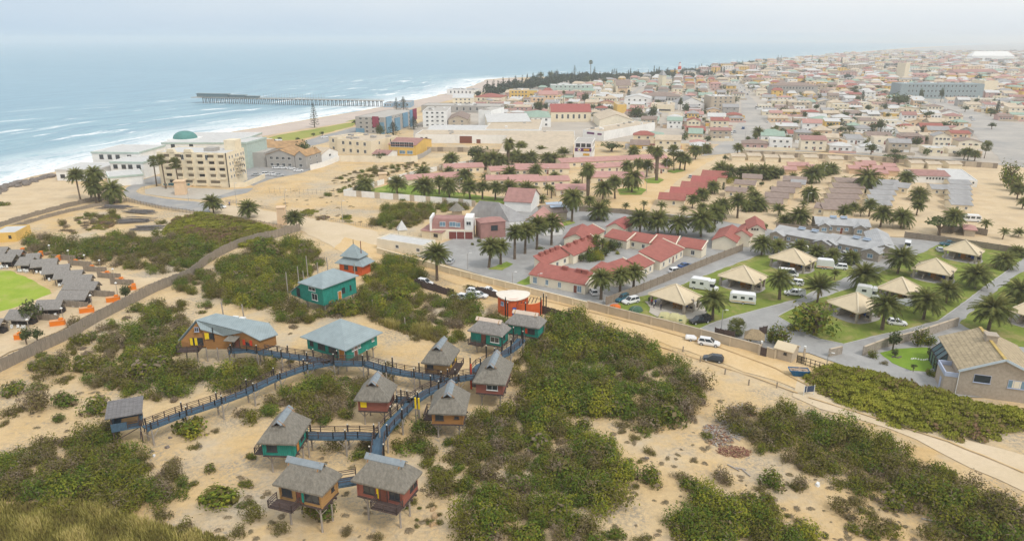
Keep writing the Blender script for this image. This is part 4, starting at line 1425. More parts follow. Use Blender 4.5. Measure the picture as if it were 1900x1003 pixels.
m = MB(); pq = H_ + (G_ - H_) * .42 + Vector(((G_ - H_).y, -(G_ - H_).x, 0)).normalized() * .15
m.tube(drop(pq, 4.3), drop(pq, 7.2), .09, .09,8); m.build('flue', MATS['pole_black'], o)
for (u, v) in ((437,589),(450,591)):
 q = P(u, v, 7.6) - org
 m = MB(); m.box(-.6, .6,-.35, .35,-.3, .3); put('skylight', m.mesh('skylight', [MATS['frame_white']]), o, q, -.2)
KEEP.append((org.x - 3, org.y + 6,0,16,10))
for k, (u, v, h) in enumerate(((424,640,9.5),(461,640,9.0))):
 post('wooden_pole', ['bleached bare pole rising behind the wooden lodge roof', 'bleached bare pole behind the wooden lodge, nearer the pyramid roof'][k], 'pole', u, v, h, .16, 'pole_grey', lean=-.3)
# --- green house with the big pyramid roof
R5 = rect((547,628.5),(641,649),(718,618),5.3, None, True)
w, d = R5[3], R5[4]
o = bld('stilt_house', 'big green house on stilts under grey pyramid roof', 'house', (R5[0], R5[1], R5[2], w - 1.6, d - 1.6),5.4, 'pyr', 3.0, 'wood_green', 'blue_roof', ov=.9, base=2.6,
  wins=(('f', [-.38],4.2, .9,1.3, 'frame_dark'),('f', [-.12, .16],4.1,1.9,1.5, 'frame_dark'),('r', [-.28,-.2,-.08, .36],4.3, .6, .8)), doors=(('f', .40,1.4,2.3, 'door_orange'),('r', -.2, .9,2.0, 'door_brown')))
stilts(o, w - 2, d - 2,2.6,(-.45,0, .45),(-.45, .45))
# --- two-storey green house
R5 = rect((555,559),(601,567),(671,546),2.0, None, True)
w, d = R5[3], R5[4]
o = bld('stilt_house', 'two storey green house with white upper window band', 'house', R5,6.4, 'hip', 2.0, 'wood_green', 'blue_roof', ov=.6, ridge='y', base=2.0,
  wins=(('f', [.0],5.4,2.2, .9, 'frame_white'),('f', [.1],3.6,1.9,1.6, 'frame_white'),('r', [.1],3.9,1.0,1.3, 'frame_dark'),('r', [.32],3.9, .5,1.2, 'frame_dark')), doors=(('r', -.02,1.0,2.0, 'door_orange'),))
m = MB()
p0, p1, p2, p3 = (-w / 2,-d / 2,6.3),(-w / 2 - 4.6,-d / 2,3.0),(-w / 2 - 4.6,-d / 2 + 3.2,3.0),(-w / 2,-d / 2 + 3.2,6.3)
slab_roof(o, [[Vector(p) for p in (p0, p1, p2, p3)]], 'blue_roof', name='lean_to_roof')
m.poly([(-w / 2,-d / 2 + .2,2),(-w / 2,-d / 2 + .2,6.1),(-w / 2 - 4.2,-d / 2 + .2,3.0),(-w / 2 - 4.2,-d / 2 + .2,2.4)])
m.poly([(-w / 2,-d / 2 + 3,2),(-w / 2,-d / 2 + 3,6.1),(-w / 2 - 4.2,-d / 2 + 3,3.0),(-w / 2 - 4.2,-d / 2 + 3,2.4)][::-1])
m.build('lean_to_wall', MATS['wood_green'], o)
put('window', window_mesh(1.1,2.0, 'frame_dark'), o, (-w / 2 - 1.6,-d / 2 + .18,3.6),0)
stilts(o, w, d, 2.0,(-.42, .42),(-.42,0, .42))
for k, (u, v, h) in enumerate(((536,560,7.5),(557,548,7.5),(566,545,6),(573,530,8),(592,528,6),(610,525,7),(660,530,6))):
 o = post('wooden_pole', None, 'pole', u, v, h, .14, 'pole_grey', None, 'bleached poles round the green house')
 TOLABEL[-1] = (o, 'bleached bare pole', *TOLABEL[-1][2:])
# --- house with the two-tier tent roof and red walls
R5 = rect((614,489),(673,493),(701,483),3.2, None, True)
o = bld('tower_house', 'red walled house with two tier tent shaped grey roof', 'house', (R5[0], R5[1], R5[2], R5[3] - 1.8, R5[4] - 1.8),3.4, 'pyr', 2.6, 'orange_wall', 'blue_roof', ov=.9, wins=(('f', [-.2, .2],1.8,1.3,1.2, 'frame_dark'),))
w, d = R5[3] - 1.8, R5[4] - 1.8
addbox(o, 'upper_wall', 'wood_green', -w * .26, w * .26,-d * .26, d * .26,4.6,6.0)
rm_ = roof_mb('pyr', w * .52, d * .52,5.9,2.0,1.2)
rm_.build('upper_roof', MATS['blue_roof'], o)
m = MB(); m.tube((0,0,7.8),(0,0,9.2), .1, .06,6); m.build('finial', MATS['pole_black'], o)
m = MB(); m.tube((w * .32,0,4.5),(w * .32,0,9.0), .12, .12,6); m.build('flue', MATS['door_brown'], o)
for t in (-.13, .13):
 put('window', window_mesh(1.6,1.0, 'frame_dark'), o, (t * w, -d * .26,5.3),0)
# --- curving orange building with the white shell roof
org = P(952,585,0)
o = thing('curved_house', 'curving orange building under white oval shell roof', 'house', org, 0)
m, rf = MB(), MB()
n = 22
for k in range(n):
 a0, a1 = 6.2832 * k / n, 6.2832 * (k + 1) / n
 q = lambda a, s: Vector((math.cos(a) * 3.5 * s, math.sin(a) * 3.0 * s + 2.4,0))
 p0, p1 = q(a0,1), q(a1,1)
 m.poly([p0, p1, p1 + Vector((0,0,4.3)), p0 + Vector((0,0,4.3))])
 r0, r1 = q(a0,1.12), q(a1,1.12)
 zz = lambda a: Vector((0,0,4.3 + .25 * math.cos(2 * a)))
 rf.poly([r0 + zz(a0) - Vector((0,0, .2)), r1 + zz(a1) - Vector((0,0, .2)), r1 + zz(a1), r0 + zz(a0)])
 i0, i1 = q(a0, .6), q(a1, .6)
 rf.poly([r0 + zz(a0), r1 + zz(a1), i1 + Vector((0,0,4.75)), i0 + Vector((0,0,4.75))])
 rf.poly([i0 + Vector((0,0,4.75)), i1 + Vector((0,0,4.75)), Vector((0,2.4,4.9))])
m.build('wall', MATS['orange_wall'], o)
rf.build('roof', MATS['shelter_roof'] if False else M('shell_roof', (.76, .69, .60), var=.05, scale=.8, stain=.15), o)
m = MB()
for k in range(12):
 a0, a1 = -2.3 + 2.3 * k / 12,-2.3 + 2.3 * (k + 1) / 12
 q0, q1 = (3.2 + math.cos(a0) * 3.4,1.6 + math.sin(a0) * 2.9),(3.2 + math.cos(a1) * 3.4,1.6 + math.sin(a1) * 2.9)
 m.bar((*q0,1.6),(*q1,1.6), .25,3.2)
m.build('curved_wall', MATS['orange_wall'], o)
put('window', window_mesh(.8, .9, 'frame_blue', 'glass_blue'), o, (-2.45,-.03 + .1,2.9),-.75)
m = MB(); m.box(-.4, .4,-.08, .08,0,2.1); put('door', m.mesh('door', [MATS['blue_cloth']]), o, (.3,-.62, .05), .05)
m = MB()
for k in range(6):
 m.bar((1 + k * .8,-1.0 + k * .12,3.3),(1.6 + k * .8,1.9 + k * .1,3.5), .14)
m.build('pergola', MATS['plank_dark'], o)
KEEP.append((org.x, org.y + 2,0,12,8))
# ---------------------------------------------------------------- walls and fences
def fence(name, label, cat, px, h, mat, th=.2, panel=3.0, pier=.34, cap=None, alt=None, group=None, jz=0.0, picket=False, zs=None):
 """wall along photo pixels: panels, piers, coping (alt: second material for every other panel)"""
 pts = [P(u, v) for u, v in px]
 org = Vector((pts[0].x, pts[0].y, 0))
 o = thing(name, label, cat, org, 0, group)
 pm, pr, cp, am = MB(), MB(), MB(), MB()
 k0 = 0
 for a, b in zip(pts, pts[1:]):
  a, b = a - org, b - org
  L = (b - a).length
  n = max(1, round(L / panel))
  cuts = [i / n for i in range(n + 1)]
  if alt:
   n = max(1, round(L / (panel * 1.4)))
   cuts = sorted([i / n for i in range(n + 1)] + [(i + .71) / n for i in range(n)])
   k0 = 0
  for i in range(len(cuts) - 1):
   p, q = a + (b - a) * cuts[i], a + (b - a) * cuts[i + 1]
   hh = h + RD.uniform(-jz, jz)
   t = am if (alt and k0 % 2) else pm
   k0 += 1
   if picket:
    for z in (h * .3, h * .85):
     t.bar((p.x, p.y, z),(q.x, q.y, z), .05)
    m_ = max(2, int((q - p).length / picket))
    for j in range(m_):
     s = p + (q - p) * j / m_
     t.box(s.x - .035, s.x + .035, s.y - .035, s.y + .035,0, h * RD.uniform(.85,1.05))
   else:
    t.bar((p.x, p.y, hh / 2),(q.x, q.y, hh / 2), th, hh)
   if cap and not picket:
    cp.bar((p.x, p.y, hh + .05),(q.x, q.y, hh + .05), th + .14, .10)
   if pier:
    pr.box(p.x - pier / 2, p.x + pier / 2, p.y - pier / 2, p.y + pier / 2,0, hh + .12)
  KEEP.append((((a + b) / 2 + org).x, ((a + b) / 2 + org).y, math.atan2((b - a).y, (b - a).x), L, .6))
 if pier:
  pr.box(b.x - pier / 2, b.x + pier / 2, b.y - pier / 2, b.y + pier / 2,0, h + .12)
  pr.build('pier', MATS[mat], o)
 pm.build('panel', MATS[mat], o)
 if am.v:
  am.build('inset_panel', MATS[alt], o)
 if cp.v:
  cp.build('coping', MATS[cap], o)
 return o
fence('boundary_wall', 'cream panelled boundary wall between dirt road and courtyard', 'wall', [(700,470),(735,480),(835,508),(960,540),(1090,573)],1.7, 'cream_fence_wall', .2,4, .36, 'cream_wall')
fence('boundary_wall', 'tan boundary wall between dirt road and shelter lawn', 'wall', [(1091,573),(1250,613),(1410,656)],1.9, 'tan_fence_wall', .24,6, .4, 'tan_wall')
fence('precast_wall', 'brown precast wall dividing red bungalows from shelter drive', 'wall', [(1124,567),(1180,546),(1255,515),(1320,488),(1377,466)],2.2, 'vibracrete', .12,3.2, .22)
fence('precast_wall', 'brown precast wall behind the beige shelters and grey chalets', 'wall', [(1678,441),(1750,450),(1830,462),(1950,480)],2.0, 'vibracrete', .12,3.2, .22)
fence('precast_wall', 'short brown precast wall beside the grey chalets', 'wall', [(1440,424),(1480,428),(1528,433)],2.0, 'vibracrete', .12,3.2, .22)
fence('precast_wall', 'low grey brown wall behind the tall courtyard palms', 'wall', [(1075,392),(1150,396),(1290,414),(1345,408)],1.8, 'vibracrete', .12,3.2, .22)
fence('white_wall', 'white wall with brown inset panels below the palm row', 'wall', [(638,363),(740,371),(860,381),(882,384)],2.4, 'white_wall', .25,5.2, None, None, 'tan_wall')
fence('white_wall', 'white wall with brown panels running back towards the palms', 'wall', [(639,362),(700,345),(760,328),(850,309),(890,303)],2.2, 'white_wall', .25,5, None, None, 'tan_wall')
fence('long_wall', 'long brown wall with square insets along the town edge street', 'wall', [(1374,288),(1480,293),(1620,300),(1790,309),(1850,313)],2.6, 'tan_wall', .25,4.2, None, 'tan_roof', 'vibracrete')
fence('reed_fence', 'tall grey reed fence zigzagging from dunes to road', 'fence', [(-60,722),(0,690),(60,660),(132,627),(180,598),(237,568),(290,541),(355,514),(384,490),(410,474),(448,456),(480,447),(512,441),(557,428)],2.5, 'reed_fence', .14,1.2, .16, None, None, None, .12)
fence('reed_fence', 'low dark fence on the bank above the tan beach', 'fence', [(-80,455),(0,421),(60,402),(120,386),(160,376),(215,368)],1.6, 'reed_fence', .14,1.5, .16, None, None, None, .15)
fence('reed_fence', 'second dark fence lower on the beach bank', 'fence', [(20,425),(80,406),(130,393),(190,381),(225,375)],1.2, 'reed_fence', .14,1.5, .16, None, None, None, .15)
fence('picket_fence', 'weathered picket fence below the curving road', 'fence', [(230,373),(300,388),(360,397),(430,408),(500,420),(545,428)],1.5, 'reed_fence', .05,2.0, .13, None, None, None, 0, .28)
fence('picket_fence', 'thin post fence between the sand flat and pale road', 'fence', [(420,375),(480,385),(560,402),(640,414),(700,426)],1.2, 'pole_grey', .05,2.5, .1, None, None, None, 0, .8)
fence('picket_fence', 'sparse post fence on the sand beyond the hotel', 'fence', [(500,358),(540,359),(620,362)],2.2, 'pole_grey', .04,4.0, .10, None, None, None, 0,2.0)
fence('pole_fence', 'dark pole fence beside the orange building entrance', 'fence', [(992,578),(1030,588),(1062,597)],1.8, 'plank_dark', .14,1.0, .18, None, None, None, .2)
fence('pole_fence', 'dark pole fence along the small car park', 'fence', [(770,530),(805,540),(842,551)],1.9, 'plank_dark', .14,1.0, .18, None, None, None, .2)
fence('pole_fence', 'dark reed fence behind the parked pickup', 'fence', [(868,540),(905,548),(935,556)],1.6, 'plank_dark', .14,1.0, .18, None, None, None, .15)
fence('hotel_wall', 'low cream wall wrapping the hotel corner', 'wall', [(427,348),(456,347),(492,331)],2.2, 'cream_wall', .25,6, None)
fence('garden_wall', 'grey brown wall round the tiled house garden', 'wall', [(1601,660),(1640,645),(1700,630),(1775,605)],2.0, 'stone_wall', .25,4, .3, 'tan_roof')
fence('stone_wall', 'stone wall stub beside the wooden gate', 'wall', [(1538,662),(1560,657)],1.7, 'stone_wall', .25,4, .3, 'tan_roof')
fence('reed_screen', 'dark reed screen behind the little thatched gazebo', 'screen', [(1326,622),(1345,628),(1362,630)],1.9, 'plank_dark', .12,1.2, .14, None, None, None, .1)
fence('reed_screen', 'dark reed screen beside the gazebo roof', 'screen', [(1408,622),(1422,620)],1.9, 'plank_dark', .12,1.2, .14, None, None, None, .1)
fence('pale_wall', 'pale wall in front of the beige villas', 'wall', [(632,300),(700,301),(762,301),(775,300)],3.2, 'ivory_wall', .25,12, None)
fence('pale_wall', 'grey wall running back from the yellow building', 'wall', [(762,301),(785,292),(800,282)],2.4, 'grey_wall', .25,6, None)
fence('pale_wall', 'tan yard wall below the white warehouse', 'wall', [(785,281),(860,282),(935,287)],2.6, 'tan_wall', .25,8, None, None, 'vibracrete')
fence('pale_wall', 'white stepped wall below the gabled white house', 'wall', [(576,316),(600,310),(630,298)],2.6, 'white_wall', .25,6, None)
bld('gatehouse', 'tan gatehouse with pale tiled roof beside the black gate', 'gatehouse', rect((1436,664),(1468,673),(1480,662)),2.2, 'gable', .9, 'tan_wall', 'shelter_roof', ov=.25, wins=(('f', [.1],1.6, .6, .5, 'frame_dark'),), doors=())
a, b = P(1410,659), P(1421,662)
fence('boundary_wall', 'short tan wall between pedestrian gate and gatehouse', 'wall', [(1423,661),(1437,665)],1.9, 'tan_fence_wall', .24,6, .4, 'tan_wall')
o = thing('pedestrian_gate', 'dark wooden pedestrian gate in the tan wall', 'gate', a, math.atan2((b - a).y, (b - a).x))
addbox(o, 'leaf', 'plank_dark', 0,(b - a).length, -.05, .05, .05,1.9)
addbox(o, 'pier', 'tan_wall', -.45,-.02,-.2, .2,0,2.3)
a, b = P(1478,672), P(1528,688)
L = (b - a).length
o = thing('sliding_gate', 'black steel sliding gate of open square bars', 'gate', a, math.atan2((b - a).y, (b - a).x))
m = MB()
for z in (.15, .8,1.5):
 m.box(0, L, -.04, .04, z, z + .09)
for i in range(7):
 x = L * i / 6
 m.box(x - .05, x + .05,-.05, .05, .05,1.62)
for i in range(24):
 x = L * .3 * i / 24
 m.box(x - .015, x + .015,-.02, .02, .2,1.5)
m.build('leaf', MATS['pole_black'], o)
o = thing('rubbish_skip', 'blue steel rubbish skip on the sand by the gate', 'skip', P(1481,696),-.15)
m = MB()
def skipshape(m, l, w, h, t):
 m.hexa([(-l / 2 + .7,-w / 2 + .25, .1),(l / 2 - .7,-w / 2 + .25, .1),(l / 2 - .7, w / 2 - .25, .1),(-l / 2 + .7, w / 2 - .25, .1)],[(-l / 2,-w / 2, h),(l / 2,-w / 2, h),(l / 2, w / 2, h),(-l / 2, w / 2, h)],0,1)
 for a_ in ((-l / 2, l / 2,-w / 2 - .06,-w / 2 + .06),(-l / 2, l / 2, w / 2 - .06, w / 2 + .06),(-l / 2 - .06,-l / 2 + .06,-w / 2 + .06, w / 2 - .06),(l / 2 - .06, l / 2 + .06,-w / 2 + .06, w / 2 - .06)):
  m.box(*a_, h - .02, h + .14)
 for x in (-l / 4,0, l / 4):
  m.bar((x, -w / 2 - .02, h),(x * .8,-w / 2 + .23, .12), .1)
skipshape(m, 3.5,1.8,1.15, .05)
m.build('body', [M('skip_blue', (.02, .12, .26), var=.15, scale=2, stain=.3), M('rubble', (.40, .30, .22), var=.35, scale=3, bump=.8)], o)
m = MB()
for k in range(10):
 x, y = RD.uniform(-1.3,1.3), RD.uniform(-.6, .6)
 m.bar((x, y, 1.16),(x + RD.uniform(-.6, .6), y + RD.uniform(-.4, .4),1.3), RD.uniform(.08, .25), .1)
m.build('rubble', MATS['rubble'], o)
# ---------------------------------------------------------------- beige pyramid shelters on the lawns
def shelter(label, L_, F_, R_, seed, door='door_orange'):
 ze = 2.75
 R5 = rect(L_, F_, R_, ze, None, True)
 cx, cy, yaw, w, d = R5
 d = max(d, w * .72)
 n = Vector((-math.sin(yaw), math.cos(yaw)))
 c = P(*L_, ze).to_2d() + Vector((math.cos(yaw), math.sin(yaw))) * w / 2 + n * d / 2
 rs = random.Random(seed)
 o = thing('picnic_shelter', label, 'shelter', (c.x, c.y, 0), yaw, 'beige pyramid roofed shelters')
 roof_mb('pyr', w - 1, d - 1, ze, 2.7, .5, th=.2).build('roof', MATS['shelter_roof'], o)
 hp = MB()
 for sx_, sy in ((-1,-1),(1,-1),(1,1),(-1,1)):
  hp.bar((sx_ * (w / 2 - .05), sy * (d / 2 - .05), ze + .24),(0,0, ze + 2.95), .28, .12)
 hp.build('hip_ridge', M('hip_tile', (.70, .60, .44), var=.05), o)
 m = MB()
 k = 28
 pts = []
 for i in range(k):
  a = 6.2832 * i / k
  q = 1.0 / max(abs(math.cos(a)) ** 3 + abs(math.sin(a)) ** 3, .1) ** (1 / 3)
  pts.append((math.cos(a) * (w / 2 + .5) * q * 1.0, math.sin(a) * (d / 2 + .5) * q, .18))
 m.poly(pts)
 for i in range(k):
  p, q = pts[i], pts[(i + 1) % k]
  m.poly([(p[0], p[1],0),(q[0], q[1],0), q, p])
 m.build('floor_slab', MATS['slab'], o)
 W2, D2 = w / 2 - .7, d / 2 - .7
 addbox(o, 'back_wall', 'stone_wall', -W2, W2, D2 * .25, D2 * .25 + .3, .15, ze + .5)
 m = MB(); m.box(-W2 * .15, W2 * .15, D2 * .3 - .6, D2 * .25 - .002, .18,2.2); m.build('door', MATS[door], o)
 m = MB()
 for i in range(8):
  x0, x1 = -W2 * .55 + i * .05,0
  y0, y1 = -D2 + i * (D2 * 1.25) / 8,-D2 + (i + 1) * (D2 * 1.25) / 8
  h0 = .9 + 1.7 * (i / 7) ** .7
  m.hexa([(-W2 * .45 - .15, y0, .16),(-W2 * .45 + .15, y0, .16),(-W2 * .45 + .15, y1, .16),(-W2 * .45 - .15, y1, .16)],[(-W2 * .45 - .15, y0, h0),(-W2 * .45 + .15, y0, h0),(-W2 * .45 + .15, y1, h0 + .2),(-W2 * .45 - .15, y1, h0 + .2)])
 m.build('screen_wall', MATS['stone_wall'], o)
 for sx_, sy in ((-1,-1),(1,-1),(1,1),(-1,1)):
  m = MB(); m.box(-.25, .25,-.25, .25, .15, ze + .1)
  put('pillar', m.mesh('pillar', [MATS['stone_wall']]), o, (sx_ * W2, sy * D2,0))
 m = MB(); m.box(-.5, .5,-.4, .4, .15,2.0); m.box(-.3, .3,-.25, .25,2.0,3.2)
 put('braai_chimney', m.mesh('braai_chimney', [MATS['stone_wall']]), o, (W2 + .4,-D2 * .1,0))
 m = MB(); m.box(-.4, .4,-.42,-.405,1.0,1.6); put('fireplace', m.mesh('fireplace', [MATS['shade']]), o, (W2 + .4,-D2 * .1,0))
 m = MB()
 m.box(-.9, .9,-.4, .4, .85, .93); m.box(-.85,-.75,-.35, .35, .18, .85); m.box(.75, .85,-.35, .35, .18, .85)
 put('table', m.mesh('table', [MATS['wood_tan']]), o, (W2 * .35,-D2 * .25,0), .2)
 m = MB(); m.box(-.9, .9,-.15, .15, .58, .64); m.box(-.8,-.7,-.12, .12, .18, .58); m.box(.7, .8,-.12, .12, .18, .58)
 put('bench', m.mesh('bench', [MATS['wood_tan']]), o, (W2 * .35,-D2 * .25 - .8,0), .2)
 for t, mm in ((-.25, 'glass_blue'),(.6, 'blue_cloth'),(.42, 'shade')):
  m = MB(); m.box(-.4, .4,-.08,0,0,1.1); put('fitting', m.mesh('fitting', [MATS[mm]]), o, (t * W2, D2 * .25 - .005, .5))
 KEEP.append((c.x, c.y, yaw, w, d))
 return o
shelter('beige pyramid shelter with tents on the grass beside it', (1201.7,545),(1273.5,565),(1307,551),1)
shelter('beige pyramid shelter with the white caravan parked in front', (1331,511),(1400.6,527.6),(1425.5,513.7),2)
shelter('beige pyramid shelter nearest the grey chalets, enclosed trailer alongside', (1425.5,477),(1495,492),(1518,481),3)
shelter('beige pyramid shelter half hidden by the big grey green shrub', (1533,559),(1583,583.5),(1622,567),4)
shelter('beige pyramid shelter behind the white campervan', (1627,533.6),(1693.6,546.6),(1726.5,535.6),5)
shelter('beige pyramid shelter in the middle of the second lawn', (1690.6,497.7),(1765,510),(1783,498.7),6)
shelter('beige pyramid shelter closest to the rear brown wall', (1749.4,462),(1817,472.8),(1835,465),7)
shelter('beige pyramid shelter at the picture edge beyond the tiled house', (1869,576),(1935,592),(1975,576),8)
# ---------------------------------------------------------------- red roofed bungalow court
def slope(label, A, B, Chigh, ze=2.7, rh=1.7, wins=(), doors=(), rm='red_roof', wm='ivory_wall', caps=True, ov=.3, group='red roofed bungalows', name='bungalow', parapet=None, desc=None, cat='bungalow'):
 """single-pitch unit: A, B pixels of the low eave, Chigh pixel of the high edge above B"""
 R5 = rect(A, B, Chigh, ze, ze + rh)
 cx, cy, yaw, w, d = R5
 o = bld(name, label, cat, R5, ze - .16, 'shed', rh, wm, rm, ov=ov, wins=wins, doors=doors, group=group, desc=desc)
 if caps:
  addbox(o, 'fire_wall', wm, -w / 2 - ov - .02,-w / 2 + .12,-d / 2 - .15,-d / 2 - .14 + .01, ze, ze + .1)
  m = MB()
  m.bar((w / 2 + ov * .5,-d / 2 - ov, ze + .1),(w / 2 + ov * .5, d / 2 + ov, ze + rh + .1), .3, .25)
  m.build('verge', MATS[wm], o)
 return o
def gab(label, A, B, C, ze=2.7, rh=1.5, ridge='x', **k):
 R5 = rect(A, B, C, ze)
 k.setdefault('group', 'red roofed bungalows')
 return bld('bungalow', label, 'bungalow', R5, ze - .16, 'gable', rh, k.pop('wm', 'ivory_wall'), k.pop('rm', 'red_roof'), ridge=ridge, **k)
W1, W2_ = (1.1,1.3),(.9,1.1)
slope('red roofed bungalow facing the dirt road, three tall blue windows', (983,508),(1086,528),(1094,504),2.7,1.7, wins=(('f', [-.40, .40],1.3,1.2,1.7, 'frame_white', 'glass_blue'),('f', [-.18, .05],1.35, .9,1.4, 'frame_white', 'glass_blue')), doors=(('f', .33, .9,2, 'door_brown'),))
slope('red roofed bungalow with cream gable end beside the tall palms', (1010,491),(1057,471.5),(1034.5,457.5),2.7,1.9, wins=(('f', [0, .3],1.4,1.1,1.2),))
slope('red roofed bungalow with red solar boxes along its upper edge', (1064,473.5),(1116,450.5),(1092,437),2.7,1.9, wins=(('f', [-.3,0, .3],1.4,1.0,1.2),))
slope('red roofed bungalow stepping back above the courtyard garden', (1092,442),(1121,428),(1097,417),2.7,1.6, wins=(('f', [0],1.4,1.0,1.2),))
gab('red roofed chalet with cream gable at the courtyard back', (1047,441),(1088,444),(1122,427),3.0,1.6, 'y', wins=(('r', [-.2, .2],1.5,1,1.2),))
gab('brighter red roofed chalet beside the palm avenue', (1125,420),(1158,424),(1169,411),2.9,1.6, 'y', rm='redder_roof', wins=(('r', [0],1.5,1,1.2),))
slope('red roofed bungalow behind the courtyard succulents', (1122,438),(1163,447),(1176,432.5),2.7,1.5, wins=(('f', [-.2, .2],1.4,1,1.2),))
slope('red roofed bungalow in the back row, second along', (1162,443),(1205,451),(1218,436.5),2.7,1.5, wins=(('f', [-.2, .25],1.4,1,1.2),))
slope('red roofed bungalow in the back row with white verge', (1209,450.5),(1252,456),(1268,439.5),2.7,1.6, wins=(('f', [-.2, .25],1.4,1,1.2),))
slope('red roofed end bungalow with broad cream gable wall', (1257,455.5),(1302,463),(1318,447.5),2.7,1.7, wins=(('f', [.15],1.4,1.1,1.3),('f', [-.3],1.4,1,1.3)))
slope('red roofed bungalow hidden behind the three front palms', (1096,501),(1144,515),(1160,497),2.7,1.4, wins=(('r', [0],1.4,1,1.2),))
slope('red roofed bungalow beside the white pickup in the drive', (1192,497.5),(1213,486.5),(1183,472.5),2.7,1.6, wins=(('f', [-.2, .2],1.4, .9,1.3),))
slope('long red roofed bungalow along the inner drive', (1225,485),(1268,461),(1210,454),2.7,1.8, wins=(('f', [-.35,-.1, .2, .4],1.4, .9,1.3),), doors=(('f', .05, .9,2, 'door_brown'),))
slope('red roofed bungalow corner unit above the front palms', (1145,514),(1190,498),(1140,484),2.7,1.5, wins=(('f', [.2],1.4, .9,1.3),))
def tanks(o, R5, ts, y=.36, z=4.0):
 cx, cy, yaw, w, d = R5
 for t in ts:
  m = MB(); m.box(-.75, .75,-.4, .4,-.3, .6); m.box(-.8, .8,-.45, .45, .601, .7)
  x_, y_ = t * w, y * d
  p = Vector((cx + x_ * math.cos(yaw) - y_ * math.sin(yaw), cy + x_ * math.sin(yaw) + y_ * math.cos(yaw), z))
  q = m.build('roof_tank', MATS['red_roof'], None, loc=p, rz=yaw)
  tag(q, None, 'tank', 'red roof tanks')
  later(q, 'red boxed tank on a bungalow roof', p)
for A, B, C, rh_, ts in (((983,508),(1086,528),(1094,504),1.7,(0, .25, .36)),((1010,491),(1057,471.5),(1034.5,457.5),1.9,(-.3,-.1, .1, .3)),((1064,473.5),(1116,450.5),(1092,437),1.9,(-.35,-.1, .15, .38))):
 tanks(None, rect(A, B, C, 2.7,2.7 + rh_), ts, .36,2.75 + rh_ * .86)
gab('cream cottage with red roof at the end of the drive', (1322,444),(1366,449),(1392,430),3.0,1.7, 'y', wins=(('r', [0],1.4,1,1.2),), doors=(('r', .25, .9,2, 'door_brown'),), group='cream cottages')
gab('middle cream cottage with red roof and planted doorway', (1360,434),(1392,438),(1412,421),3.6,1.6, 'y', wins=(('r', [0],1.4,1,1.2),), doors=(('r', .25, .9,2, 'door_brown'),), group='cream cottages')
gab('tall cream cottage with three round vents in its gable', (1388,424),(1420,426),(1441,412),5.2,1.6, 'y', wins=(('f', [-.25,-.1, .05],5.2, .5, .5, 'frame_dark'),('r', [0],1.6,1,1.6)), group='cream cottages')
# ---------------------------------------------------------------- restaurant group
R5 = rect((800,443),(878,444),(892,434))
o = bld('guest_house', 'white guest house with mansard red brown roof and three garage doors', 'guest house', R5,3.2, 'flat', .5, 'ivory_wall', 'concrete', wins=(('r', [0],1.8, .8,1.2),))
w, d = R5[3], R5[4]
for t in (.02, .2, .4):
 l, r = onside('f', t, w, d, .05)
 put('garage_door', door_mesh(2.4,2.4, 'garage_red'), o, l, r)
m = MB()
m.hexa([(-w / 2,-d / 2 + .1,3.1),(w * .3,-d / 2 + .1,3.1),(w * .3, d / 2,3.1),(-w / 2, d / 2,3.1)],[(-w / 2 + .6,-d / 2 + 1.2,6.3),(w * .3,-d / 2 + 1.2,6.3),(w * .3, d / 2 - .4,6.3),(-w / 2 + .6, d / 2 - .4,6.3)])
m.build('mansard_roof', MATS['maroon_roof'], o)
addbox(o, 'end_gable', 'white_wall', -w / 2 - .3,-w / 2 + .35,-d / 2 - .1, d / 2 + .1,0,6.9)
addbox(o, 'tower', 'white_wall', w * .3 + .01, w / 2,-d / 2 - .06, d / 2 - .6,3.0,7.0)
for t, z, ww in ((-.22,4.8,1.8),(.02,4.8,2.2),(.14,4.6,1.6)):
 put('dormer_window', window_mesh(ww, 1.5, 'frame_white', 'glass_blue'), o, (t * w, -d / 2 + .25, z))
put('window', window_mesh(1.5,1.2), o, (.4 * w, -d / 2 - .08,5.2))
o2 = bld('tiled_annexe', 'maroon tiled annexe with balcony opening beside the guest house', 'annexe', rect((892,444),(938,440),(948,430)),5.2, 'hip', 1.0, 'maroon_roof', 'maroon_roof', ov=.2, wins=(('f', [.05],3.4,2.2,1.6, 'frame_dark'),))
bld('garden_room', 'low cream courtyard house with pink tiled lean-to', 'house', rect((783,441),(820,446),(832,437)),2.4, 'shed', 1.0, 'cream_wall', 'maroon_roof', wins=(('f', [.2],1.4,1.5,1, 'frame_dark'),))
R5 = rect((700,462),(785,476),(795,463))
o = bld('long_store', 'long cream flat roofed building with turret beside the pale road', 'building', R5,3.4, 'flat', .4, 'ivory_wall', 'pale_roof', wins=(('f', [-.05, .4],1.8,1.2,1.0),))
p = P(746,424,4.6)
q = thing('turret', 'small cream turret with pointed pale roof behind the long store', 'turret', (p.x, p.y, 0), .3)
addbox(q, 'wall', 'cream_wall', -1.2,1.2,-1.2,1.2,0,4.8)
roof_mb('pyr', 2.4,2.4,4.7,2.4, .3).build('roof', MATS['pale_roof'], q)
org = P(930,412,0)
o = thing('restaurant_hall', 'restaurant hall under big faceted slate grey roof', 'hall', org)
q = [P(u, v, z) - org for u, v, z in [(867,401,3),(890,372,8.5),(925,375,8.5),(948,386,5.5),(975,402,3.5),(988,409,3.2),(945,411,3),(906,404,3)]]
slab_roof(o, [[q[0], q[7], q[2], q[1]],[q[7], q[6], q[3], q[2]],[q[6], q[5], q[4], q[3]]], 'grey_roof')
m = MB()
for a, b in ((q[0], q[7]),(q[7], q[6]),(q[6], q[5]),(q[5], q[4])):
 m.poly([drop(a, 0), drop(b, 0), b - dz, a - dz])
m.build('wall', MATS['white_wall'], o)
